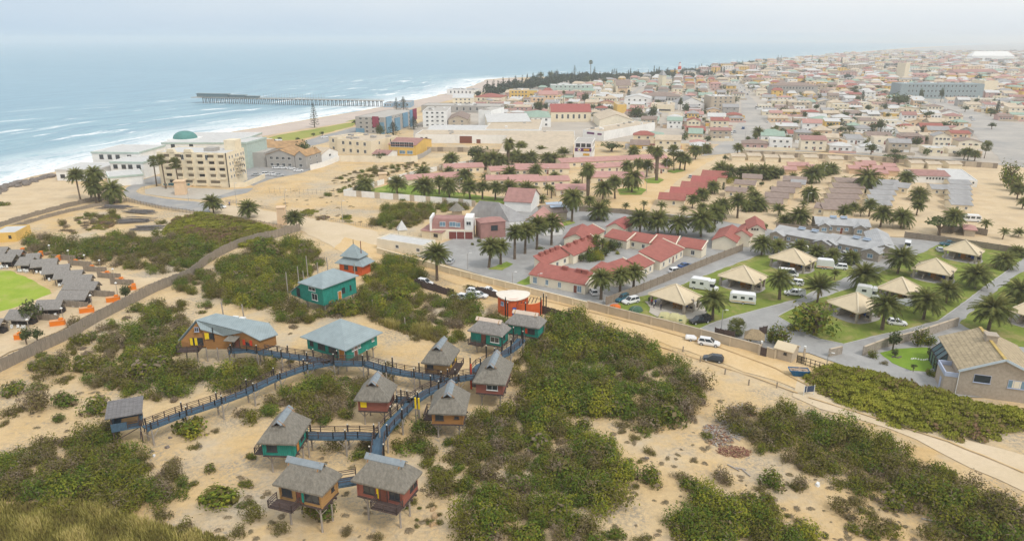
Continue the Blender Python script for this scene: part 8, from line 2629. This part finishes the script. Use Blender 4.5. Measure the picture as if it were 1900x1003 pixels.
# ---------------------------------------------------------------- trees
for q in [(65,600,556,40, 'broad', 'round leafy tree at the end of a thatched shelter'),(50,640,606,26, 'broad', 'thin leafy tree by the reed fence'),(70,637,604,24, 'broad', 'thin leafy tree right of its twin by the reed fence'),(235,558,526,24, 'broad', 'little tree at the end of a reed partition'),
          (1511,620,556,84, 'olive', 'big grey green shrubby tree hiding a shelter corner'),(1448,640,602,42, 'olive', 'rounded shrub behind the gatehouse'),(1430,636,606,20, 'olive', 'spiky green shrub beside the gatehouse'),
          (1659,305,284,42, 'flat', None),(1742,437,400,56, 'flat', None),(1134,281,262,44, 'broad', None),(887,305,267,38, 'broad', None),(1872,345,296,36, 'olive', None),(1878,355,318,30, 'olive', None),(1660,320,308,14, 'broad', None),
          (1656,650,612,30, 'broad', 'yellowish bushy tree in the tiled house garden'),(1702,642,604,28, 'olive', 'tall aloe like shrub in the tiled house garden'),(1722,640,618,26, 'olive', None),(1660,662,646,14, 'broad', None),(1694,690,674,12, 'flat', None),(1620,664,648,20, 'olive', None),(1740,690,668,26, 'broad', None),(1726,664,645,20, 'broad', None),(1760,690,672,18, 'olive', None),
          (565,300,260,32, 'broad', 'dark tree beside the brick flats'),(585,305,272,26, 'broad', 'dark tree between the flats and white gabled house'),(706,300,282,26, 'broad', None),(730,252,225,26, 'norfolk', None),(768,240,215,20, 'norfolk', None),(706,255,230,18, 'broad', None),(584,237,189,19, 'norfolk', 'lone tiered norfolk pine on the beach lawn'),(736,208,180,12, 'norfolk', None),(749,210,178,18, 'norfolk', None),
          (582,253,246,9, 'broad', None),(598,252,243,9, 'broad', None),(520,262,254,10, 'broad', None),(552,262,254,9, 'broad', None),(660,232,222,14, 'broad', None),(1000,212,185,18, 'broad', None),(995,206,188,12, 'broad', None),(1012,205,190,12, 'broad', None),(1084,192,171,16, 'broad', None),(1178,222,196,26, 'broad', None),(1195,224,208,18, 'broad', None),(1112,206,190,11, 'broad', None),(1040,212,197,7, 'cypress', None),(1058,213,204,20, 'broad', None),
          (1210,222,194,16, 'broad', None),(1262,205,178,9, 'broad', None),(1271,212,190,12, 'broad', None),(1665,201,171,38, 'broad', 'big dark tree mass above the edge street'),(1640,206,190,14, 'broad', None),(1678,196,180,16, 'broad', None),(1702,196,186,10, 'flat', None),(1720,232,203,20, 'flat', None),(1599,190,168,10, 'cypress', None),(1590,190,176,10, 'broad', None),(1567,222,205,16, 'broad', None),(1633,248,219,18, 'broad', None),(1632,240,222,14, 'broad', None),(1849,212,186,11, 'cypress', None),(1838,216,204,18, 'broad', None),(1790,208,195,14, 'broad', None),(1752,242,224,26, 'broad', None),(1590,262,252,22, 'broad', None),(1575,248,232,24, 'broad', None),(1560,247,233,14, 'broad', None),
          (1840,240,226,14, 'broad', None),(1778,262,246,24, 'broad', None),(1736,256,245,14, 'broad', None),(1745,190,160,9, 'broad', None),(1708,188,164,8, 'broad', None),(1310,232,222,13, 'broad', None),(1290,232,219,14, 'broad', None),(1245,226,214,18, 'broad', None),(1258,236,224,18, 'broad', None),(1275,250,236,16, 'broad', None),(1330,256,246,16, 'broad', None),(1312,262,252,12, 'broad', None),(1475,234,222,16, 'broad', None),(1452,252,238,18, 'broad', None),
          (1066,139,120,9, 'norfolk', None),(1103,140,123,8, 'norfolk', None),(1140,141,126,6, 'norfolk', None),(1213,143,122,5, 'cypress', None),(1222,144,124,6, 'cypress', None),(1238,146,124,8, 'norfolk', None),(1252,143,126,6, 'norfolk', None),(1290,134,120,5, 'norfolk', None),(1297,134,122,5, 'norfolk', None),(1338,138,124,6, 'cypress', None),(1343,139,124,6, 'cypress', None),(1442,122,101,6, 'norfolk', None),(1448,122,102,6, 'norfolk', None),(1506,116,100,5, 'norfolk', None),(1418,126,110,5, 'norfolk', None),(1402,140,122,4, 'cypress', None),(1415,142,120,4, 'cypress', None),(1560,124,106,6, 'cypress', None),(1520,122,108,8, 'broad', None),
          (1095,482,455,24, 'olive', None),(1140,466,446,26, 'broad', None),(1106,472,440,20, 'olive', None),(1078,486,470,22, 'broad', None),(1124,476,458,22, 'broad', None),(1092,470,444,16, 'olive', None),(1003,148,132,14, 'broad', None),(1022,146,131,12, 'broad', None),(1146,158,146,12, 'broad', None),(1060,154,140,12, 'broad', None),(1090,156,141,16, 'broad', None),(1120,156,143,14, 'broad', None),(1345,300,286,12, 'broad', None),(1330,335,318,24, 'broad', None),(1345,338,316,22, 'broad', None),(1446,332,310,14, 'broad', None),(1432,356,344,10, 'broad', None),(1412,346,336,10, 'broad', None),(1342,352,338,10, 'cypress', None)]:
 u, v, vt, w, kd, lb = q
 tree(u, v, vt, w, kd, lb)
rs = random.Random(19)
cnt = 0
while cnt < 140:
 y, x, u, v = rs.choice(HOUSES[:620])
 q = (x + rs.uniform(-11,11), y - rs.uniform(8,12),0)
 u, v = pix(q)
 if any(inpoly(q[0], q[1], rp) for rp in road_polys) or blocked(q[0], q[1],1):
  continue
 s = rs.uniform(3,6.5) / mpp(u, v)
 tree(u, v, v - s * rs.uniform(.8,1.3), s * rs.uniform(.9,1.4), rs.choice(['broad', 'broad', 'broad', 'broad', 'cypress', 'flat']))
 cnt += 1
GT = []
while len(GT) < 420:
 y, x, u, v = rs.choice(HOUSES[:1000])
 q = (x + rs.uniform(-9,9), y - rs.uniform(6,10))
 if not any(inpoly(q[0], q[1], rp) for rp in road_polys) and not blocked(q[0], q[1],1):
  GT.append(q)
def tree_mass(name, label, px, n, hmin, hmax, seed, wscale=1.0, cone=.25):
 rs = random.Random(seed)
 poly = [tuple(P(u, v).to_2d()) for u, v in px]
 xs, ys = [p[0] for p in poly],[p[1] for p in poly]
 Cs, Ns, Ss, Ts = [],[],[],[]
 k = 0
 while k < n:
  x, y = rs.uniform(min(xs), max(xs)), rs.uniform(min(ys), max(ys))
  if not inpoly(x, y, poly):
   continue
  k += 1
  h = rs.uniform(hmin, hmax)
  if rs.random() < cone:
   h *= 1.5
   C = np.array([(math.cos(a) * .17 * (1 - z) , math.sin(a) * .17 * (1 - z), z) for a, z in [(rs.uniform(0,6.28), rs.random()) for _ in range(90)]])
   N = np.c_[C[:, 0] * 4, C[:, 1] * 4, np.full(90, .4)]
   S = np.full(90, .07)
  else:
   C, N, I = crown_pts(110, .6 * wscale, .6 * wscale, .85,5, rs, .4, .1)
   S = np.full(110, .13)
  Cs.append(C * h + np.array([x, y, 0])); Ns.append(N); Ss.append(S * h); Ts.append(np.clip(rs.uniform(.2, .8) + NP.normal(0, .12, len(C)),0,1))
 me = card_mesh(name, np.concatenate(Cs), np.concatenate(Ns), np.concatenate(Ss), np.concatenate(Ts), 'pine_leaf')
 return tag(put(name, me), label, None, None, 'stuff')
tree_mass('woods', 'dark belt of pines between the beach and hill town', [(880,178),(940,164),(1000,152),(1060,146),(1110,147),(1120,152),(1050,160),(990,168),(930,176),(900,184)],190,7,11,4)
tree_mass('woods', 'dark trees along the town skyline in front of the sea', [(1000,146),(1100,143),(1180,141),(1250,139),(1300,136),(1340,140),(1300,146),(1200,150),(1100,152)],110,6,10,8)
tree_mass('woods', 'dark trees and bushes lining the far shore', [(1040,146),(1120,142.5),(1200,138.5),(1260,134.5),(1310,128),(1360,122),(1420,114),(1424,118),(1360,127),(1310,133),(1250,140),(1150,148)],230,5,9,12,1.2, .15)
tree_mass('woods', 'hazy trees scattered through the farthest streets', [(1300,150),(1360,136),(1440,124),(1560,110),(1700,98),(1930,94),(1960,150),(1640,158),(1460,160)],340,6,11,9,1.1, .12)
C_, N_, S_, T_ = [],[],[],[]
for x, y in GT:
 C, N, I = crown_pts(90, .6, .6, .9,5, rs, .4, .05)
 h = rs.uniform(2.2,5.5)
 C_.append(C * h + np.array([x, y, 0])); N_.append(N); S_.append(np.full(90, .12) * h); T_.append(np.clip(rs.uniform(.1, .9) + NP.normal(0, .12,90),0,1))
tag(put('garden_trees', card_mesh('garden_trees', np.concatenate(C_), np.concatenate(N_), np.concatenate(S_), np.concatenate(T_), 'tree_leaf')), 'small garden trees and hedges scattered between the town houses', None, None, 'stuff')
# ---------------------------------------------------------------- scrub, hedges, reeds
def scrub(label, px, spacing, rmin, rmax, seed, **k):
 it = fill(px, spacing, rmin, rmax, seed=seed, **k)
 if it:
  scrub_mass('scrub', label, it)
 return it
scrub('grey green scrub on the dunes behind the reed fence bend', [(395,495),(440,470),(490,452),(560,452),(590,470),(602,492),(580,512),(545,540),(535,562),(470,575),(400,560),(330,545),(335,525)],2.4,1.5,2.6,2, gaps=.1)
scrub('dense olive scrub between the green houses and walkway', [(505,575),(560,572),(640,562),(690,535),(760,540),(840,556),(880,560),(930,590),(945,602),(860,606),(862,640),(800,632),(770,620),(720,600),(660,588),(600,590),(548,612),(520,600)],2.3,1.5,2.5,3, gaps=.07, tint=.02)
scrub('leafy green scrub left of the sandy car park', [(692,500),(720,482),(770,500),(790,520),(770,545),(700,538),(676,540)],2.0,1.4,2.3,4, gaps=.08, tint=.16)
scrub('open grey brown scrub on the sand below the reed fence', [(190,610),(250,580),(330,555),(400,570),(350,590),(330,640),(380,650),(392,700),(350,740),(270,752),(200,735),(190,690),(120,690),(60,706),(80,680)],2.8,1.1,2.4,5, gaps=.18, tint=-.08, low=.28)
scrub('grey green thicket left of the sandy gap by the lodge', [(215,642),(280,618),(335,612),(392,652),(394,700),(335,742),(250,745),(205,720),(186,690)],2.4,1.3,2.2,51, gaps=.12, tint=-.02)
scrub('scrub thicket under the wooden lodge and walkway', [(400,668),(470,662),(540,668),(600,690),(560,690),(500,712),(450,730),(405,722),(398,690)],2.3,1.4,2.3,6, gaps=.12)
scrub('wide scrub thicket between long walkway and yellow shutter cabin', [(470,745),(540,712),(600,695),(680,690),(720,700),(690,720),(650,760),(640,790),(560,790),(545,760),(500,775),(440,790),(436,765)],2.3,1.4,2.4,7, gaps=.08)
scrub('scrub under the lower walkways', [(570,822),(640,826),(696,820),(690,860),(640,866),(590,850)],2.2,1.3,2.2,8, gaps=.12)
scrub('scrub beside the orange cabin and walkway foot', [(722,800),(760,790),(790,800),(860,800),(880,760),(930,750),(950,790),(900,830),(830,860),(770,880),(740,860),(716,830)],2.2,1.4,2.5,9, gaps=.1)
scrub('great scrub thicket right of the cabins below the dirt road', [(960,655),(1000,625),(1050,588),(1085,592),(1110,622),(1180,636),(1250,672),(1300,712),(1308,742),(1270,780),(1200,792),(1140,775),(1060,775),(1000,757),(962,740),(955,700)],2.2,1.5,2.9,10, gaps=.06, tint=.02)
scrub('big olive scrub thicket at the front centre', [(930,770),(975,750),(1010,768),(1060,800),(1130,830),(1172,880),(1150,930),(1110,965),(1120,1020),(850,1020),(860,950),(850,910),(880,870),(900,830)],1.9,1.4,2.5,11, gaps=.05, tint=.03)
scrub('green scrub behind the nearest red cabin', [(785,880),(840,850),(900,830),(890,880),(860,920),(820,920),(800,905)],1.9,1.4,2.3,12, gaps=.1, tint=.04)
scrub('brownish scrub mass below the pale track', [(1335,792),(1365,770),(1420,768),(1470,760),(1500,772),(1560,798),(1640,828),(1720,868),(1800,904),(1880,942),(1930,978),(1930,1020),(1760,1000),(1700,950),(1620,930),(1560,905),(1500,875),(1430,855),(1400,830)],2.0,1.4,2.6,13, gaps=.06, tint=-.05, tvar=.18)
scrub('green scrub mass at the lower left corner', [(-30,860),(60,835),(130,812),(200,800),(255,822),(262,845),(330,868),(362,905),(300,935),(230,960),(120,945),(-30,940)],1.9,1.4,2.5,14, gaps=.04, tint=.10)
scrub('scrub at the front edge right of the centre', [(1262,945),(1310,910),(1352,920),(1420,955),(1530,1000),(1540,1025),(1240,1025)],1.9,1.3,2.3,15, gaps=.1, tint=.02)
scrub('scrub on the dunes below the beach fence', [(150,455),(210,436),(300,440),(380,455),(410,470),(380,492),(340,508),(290,510),(200,498),(140,476)],2.5,1.5,2.6,16, gaps=.06, tint=.06)
scrub('dark scrub clumps beside the yellow house', [(20,452),(80,440),(140,455),(170,478),(110,482),(50,465)],2.5,1.4,2.5,17, gaps=.2)
scrub('low purple grey scrub on the dune under the beach fence', [(90,425),(160,400),(220,395),(225,412),(180,428),(120,436)],2.7,1.0,1.8,18, gaps=.3, tint=-.2, low=.6)
scrub('scrub beside the guest house garden', [(690,420),(700,400),(720,385),(760,380),(800,385),(806,400),(780,415),(745,428)],2.4,1.4,2.5,19, gaps=.05, tint=.06)
scrub('grey heath on the sand flat beyond the pale wall', [(610,335),(660,318),(700,312),(770,302),(800,302),(760,318),(700,330),(640,340)],3.1,1.1,2.1,20, gaps=.2, tint=-.22, low=.7)
scrub('green heath patch beside the peach pillar', [(620,355),(650,342),(700,338),(690,352),(640,362)],2.7,1.0,1.8,21, gaps=.15, tint=.1, low=.5)
scrub('garden plants in the red bungalow court', [(1060,480),(1085,462),(1110,452),(1140,444),(1160,452),(1150,470),(1110,486),(1075,492)],2.3,1.0,2.0,22, gaps=.18, tint=.12, tvar=.25)
scrub('leafy green hedge by the white wall corner', [(805,385),(840,375),(870,380),(862,392),(820,394)],2.3,1.4,2.2,23, gaps=.05, tint=.05)
scrub('low bushes along the lane of brown camp roofs', [(1340,335),(1400,322),(1450,318),(1450,326),(1400,335),(1350,342)],3.3,1.4,2.8,24, gaps=.3, tint=.08)
def mound(name, label, px, hmax, spacing, r, seed, mat, tint=0.0, kind='stuff'):
 """ground-hugging plants over a low swelling of the dune"""
 rs = random.Random(seed)
 poly = [tuple(P(u, v).to_2d()) for u, v in px]
 xs, ys = [p[0] for p in poly],[p[1] for p in poly]
 Cs, Ns, Ss, Ts = [],[],[],[]
 y = min(ys)
 ph = rs.uniform(0,6)
 def edge(qx, qy):
  d = 9e9
  for i in range(len(poly)):
   a, b = Vector(poly[i]), Vector(poly[(i + 1) % len(poly)])
   ab = b - a
   t = max(0, min(1,(Vector((qx, qy)) - a).dot(ab) / max(ab.length_squared, 1e-6)))
   d = min(d, (a + ab * t - Vector((qx, qy))).length)
  return d
 while y < max(ys):
  x = min(xs)
  while x < max(xs):
   qx, qy = x + rs.uniform(-.5, .5) * spacing, y + rs.uniform(-.5, .5) * spacing
   x += spacing
   if not inpoly(qx, qy, poly):
    continue
   e = edge(qx, qy)
   base = hmax * (1 - math.exp(-e / 2.2)) * (.8 + .2 * math.sin(qx * .4 + ph) * math.sin(qy * .5))
   C, N, S, T = RD.choice(LOWB)
   nv = .5 * math.sin(qx * .23 + ph) + .5 * math.sin(qy * .31 + ph * 2)
   sc = r * rs.uniform(.8,1.2)
   zc = C * sc
   zc[:, 2] = base * rs.uniform(.66,1.12) + C[:, 2] * sc * .9 - base * .25 * (C[:, 0] ** 2 + C[:, 1] ** 2 > .5)
   Cs.append(zc + np.array([qx, qy, 0])); Ns.append(N); Ss.append(S * (.4 + .6 * sc))
   Ts.append(np.clip(T - .25 + .62 + nv * .22 + tint + rs.gauss(0, .08),0,1))
   if base > .5:                       # body under the leaves
    Cs.append(np.array([(qx + rs.uniform(-1,1) * r, qy + rs.uniform(-1,1) * r, base * rs.uniform(.1, .8)) for _ in range(40)])); Ns.append(NP.normal(size=(40,3))); Ss.append(np.full(40, .3)); Ts.append(np.full(40, .55 + tint))
  y += spacing
 me = card_mesh(name, np.concatenate(Cs), np.concatenate(Ns), np.concatenate(Ss), np.concatenate(Ts), mat)
 return tag(put(name, me), label, None, None, kind)
mound('ground_cover', 'bright yellow green hedge mound beside the pale track', [(1488,705),(1510,690),(1545,680),(1600,692),(1680,712),(1760,738),(1840,758),(1920,775),(1920,800),(1858,800),(1810,818),(1750,812),(1660,790),(1590,760),(1535,738)],2.6,1.5,1.5,31, 'iceplant_leaf', .08)
mound('ground_cover', 'purple brown dying patch on the hedge mound', [(1515,724),(1540,706),(1600,702),(1622,724),(1598,742),(1560,738)],2.0,1.4,1.4,37, 'iceplant_leaf', -.45)
mound('ground_cover', 'rounded dune of green and purple ice plant by the picket fence', [(300,432),(320,410),(370,398),(430,404),(490,418),(528,434),(500,445),(450,462),(390,455),(330,448)],2.4,1.7,1.4,32, 'iceplant_leaf', -.02)
mound('ground_cover', 'purple brown swathe across the ice plant dune', [(318,436),(350,420),(400,418),(450,440),(420,452),(360,448)],2.2,1.6,1.4,38, 'iceplant_leaf', -.42)
mound('ground_cover', 'low ice plant patches round the timber stacks', [(170,412),(200,398),(225,408),(205,425),(175,428)], .6,1.8,1.3,33, 'iceplant_leaf', -.1)
mound('ground_cover', 'small oval ice plant cushion near the peach pillar', [(552,395),(575,388),(590,391),(580,400),(560,402)], .8,1.5,1.1,34, 'iceplant_leaf', .05)
mound('ground_cover', 'small ice plant cushion by the pale road fence', [(632,408),(645,400),(658,402),(652,412),(638,412)], .8,1.4,1.0,35, 'iceplant_leaf', .1)
mound('ground_cover', 'purple ice plant cushion along the pale road', [(582,408),(600,400),(612,404),(600,410)], .6,1.4,1.0,36, 'iceplant_leaf', -.3)
def reeds(label, px, n, hmin, hmax, seed):
 rs = random.Random(seed)
 poly = [tuple(P(u, v).to_2d()) for u, v in px]
 xs, ys = [p[0] for p in poly],[p[1] for p in poly]
 V, Fc, T = [],[],[]
 k = 0
 while k < n:
  x, y = rs.uniform(min(xs), max(xs)), rs.uniform(min(ys), max(ys))
  if not inpoly(x, y, poly):
   continue
  k += 1
  cl = math.sin(x * .9) + math.sin(y * 1.1 + x * .4)
  for b in range(5):
   h = rs.uniform(hmin, hmax) * (1 + .22 * cl)
   a = rs.uniform(0,6.28)
   bx, by = x + rs.uniform(-.25, .25), y + rs.uniform(-.25, .25)
   lean = rs.uniform(.1, .45) * h
   w = rs.uniform(.03, .06)
   i = len(V)
   sx_, sy = -math.sin(a) * w, math.cos(a) * w
   mx_, my = bx + math.cos(a) * lean * .35, by + math.sin(a) * lean * .35
   V += [(bx - sx_, by - sy, 0),(bx + sx_, by + sy, 0),(mx_ + sx_, my + sy, h * .65),(mx_ - sx_, my - sy, h * .65),(bx + math.cos(a) * lean, by + math.sin(a) * lean, h)]
   Fc += [(i, i + 1, i + 2, i + 3),(i + 3, i + 2, i + 4)]
   t = min(1, max(0, .40 + .2 * cl + rs.gauss(0, .18)))
   T += [t, min(1, t + .15)]
 me = D.meshes.new('grass')
 me.from_pydata(V, [], Fc)
 at_ = me.attributes.new('tint', 'FLOAT', 'FACE'); at_.data.foreach_set('value', np.array(T, np.float32))
 me.materials.append(MATS['reed_leaf'])
 me.update()
 return tag(put('grass', me), label, None, None, 'stuff')
reeds('tall yellow green reeds along the bottom left edge', [(-40,945),(60,940),(180,945),(240,962),(290,985),(330,1003),(340,1030),(-60,1030)],3800, .9,1.7,41)
reeds('green rushes right of the bottom left reeds', [(235,985),(290,975),(350,985),(420,1000),(430,1030),(240,1030)],1300, .5,1.1,42)
reeds('pale reeds in the scrub left of the long walkway', [(410,525),(450,520),(480,530),(450,540)],500, .8,1.6,43)
reeds('dry reeds among bare poles on the sand clearing', [(695,600),(760,590),(830,620),(820,640),(750,620)],900, .8,1.8,44)
rs = random.Random(5)
DB = {0: 'olive green bush', 1: 'grey brown bush', 2: 'bright green bush', 3: 'dark green bush'}
TINT = {0: 0.02,1: -.35,2: .28,3: .16}
PROTO = {}
for kk in range(4):
 for j in range(3):
  C, N, S, T = BUSH[(kk * 3 + j) % 6]
  PROTO[(kk, j)] = card_mesh('bush', C, N, S * 1.02, np.clip(T + TINT[kk],0,1), 'scrub_leaf')
NB = [0]
def bush(u, v, wpx, kind=0, hf=1.0):
 p = P(u, v)
 r = wpx * mpp(u, v) / 2
 o = put('bush', PROTO[(kind, RD.randrange(3))], None, p, RD.uniform(0,6.28),(r, r * RD.uniform(.8,1.1), r * hf * RD.uniform(.8,1.05)))
 tag(o, None, 'bush', 'separate bushes on the sand')
 NB[0] += 1
 later(o, DB[kind] + (', large' if r > 2.2 else ', small' if r < 1.0 else ''), p)
for q in [(402,935,92,2, .9),(588,958,80,3),(366,800,92,2, .7),(95,905,60,2),(1212,892,58),(1282,900,52),(1338,895,44,1),(1436,900,54,0),(1428,940,50),(1392,930,44),(1488,905,40,1),(1090,792,40),(1196,798,44,3, .6),(1020,748,46),(1090,762,56),(1150,770,60),(1240,782,60),(60,758,70,1),(118,752,54),(18,768,40,1),(110,782,34),(190,762,60),(148,640,40),(92,695,60,1),(150,690,50,0),(210,690,60,1),(262,700,70,0),(20,728,60,0),(330,650,60,2),(300,690,70,0),(345,700,60,1),(225,640,40,1),(170,630,34,0),
          (1630,985,70,1),(1730,1000,60,1),(1560,950,50,1),(1660,940,60,0),(1800,985,70,1),(1870,1000,60,0),(1480,985,50,0),(1350,985,70,0),(1300,1000,60,2),(1420,1000,60,1),(1140,1000,44,2),(1190,1005,36,1),(470,960,50,1),(440,990,40,1),(520,985,40,1),(350,985,44,1),(300,960,40,1),(640,990,30,1),(700,1000,26,1),(5,382,24,3),(1060,600,56,0,1.4),(1030,622,48,3,1.2),(1078,625,50,0),(640,585,50,3),(745,560,60,2),(715,560,44,0),
          (873,540,24,1, .9),(1085,845,40,0),(1130,850,50,0),(960,905,60,0),(1045,880,60,3),(1000,830,60,0),(920,955,66,2),(1030,960,70,0),(985,1000,70,2),(880,990,60,2),(560,400,26,3, .5),(640,405,20,3, .6),(598,404,24,1, .4),(470,560,50,0),(520,550,44,1),(440,520,50,0),(560,470,44,0),(500,472,60,3),(610,362,20,3, .5),(748,372,12,3),(1002,462,14,3),(1092,470,26,2),(1070,480,20,1),(1130,465,22,0),(1400,424,20,2),(1415,424,20,3),(1318,430,16,3),(890,449,12,3),(876,455,8,3),(1137,576,18,3,1.2),(1740,700,24,2),(1722,695,18,3),(1640,675,18,1),(1470,610,30,0),(680,520,26,2),(260,470,40,0),(330,470,40,3),(215,470,40,0),(120,465,30,3),(105,480,26,3),(150,480,34,0),(300,415,20,1)]:
 bush(*q)
rs = random.Random(66)
for px, n, wmin, wmax in [([(100,600),(330,560),(350,700),(150,750),(0,800),(0,720)],34,18,44),([(1000,760),(1320,790),(1330,930),(1150,900)],16,14,34),([(280,800),(470,790),(480,1000),(380,960)],14,12,30),([(1380,870),(1700,970),(1700,1003),(1350,1003)],20,16,38),([(690,590),(850,600),(850,640),(760,630)],10,14,30),([(560,800),(700,880),(860,960),(700,1003)],14,10,24)]:
 poly = px
 k = 0
 while k < n:
  u, v = rs.uniform(min(p[0] for p in px), max(p[0] for p in px)), rs.uniform(min(p[1] for p in px), max(p[1] for p in px))
  w3 = P(u, v)
  if not inpoly(u, v, px) or blocked(w3.x, w3.y, .8):
   continue
  k += 1
  bush(u, v, rs.uniform(wmin, wmax), rs.choice([0,0,1,1,3]), rs.uniform(.6,1))
leaf_mat('dry_leaf', [(.42, .34, .23),(.36, .29, .18),(.24, .22, .09),(.30, .28, .09)], .05)
lit = []
for px, n in (([(0,700),(330,560),(560,600),(640,760),(860,960),(850,1003),(380,1003),(480,800),(0,860)],170),([(960,740),(1330,700),(1400,860),(1900,980),(1900,1003),(1130,1003),(1180,860)],170),([(420,380),(700,310),(860,300),(640,360),(690,420)],90)):
 k = 0
 while k < n:
  u, v = rs.uniform(min(p[0] for p in px), max(p[0] for p in px)), rs.uniform(min(p[1] for p in px), max(p[1] for p in px))
  if inpoly(u, v, px):
   q = P(u, v)
   k += 1
   if not blocked(q.x, q.y, .3):
    lit.append((q.x, q.y, rs.uniform(.2, .8) * (1 if v > 500 else 1.6), rs.uniform(.25, .6), rs.choice([-.3,-.2,-.2,0, .1]), True))
scrub_mass('dry_plants', 'low dry tufts and creeping plants dotted over the sand', lit, 'dry_leaf')
print('bushes', NB[0], 'palms', PCOUNT[0])
finish_labels()
# ---------------------------------------------------------------- the coastal haze
m = D.materials.new('haze')
m.use_nodes = True
n = m.node_tree
n.nodes.clear()
om = n.nodes.new('ShaderNodeOutputMaterial')
pv = n.nodes.new('ShaderNodeVolumePrincipled')
pv.inputs['Color'].default_value = (.93, .97,1.0,1)
pv.inputs['Density'].default_value = .0002
pv.inputs['Anisotropy'].default_value = .25
n.links.new(pv.outputs[0], om.inputs['Volume'])
hz = MB()
hz.box(-14000,14000,-400,24000,-1.5,95)
tag(hz.build('haze', m), 'pale sea haze over the town', None, None, 'stuff')
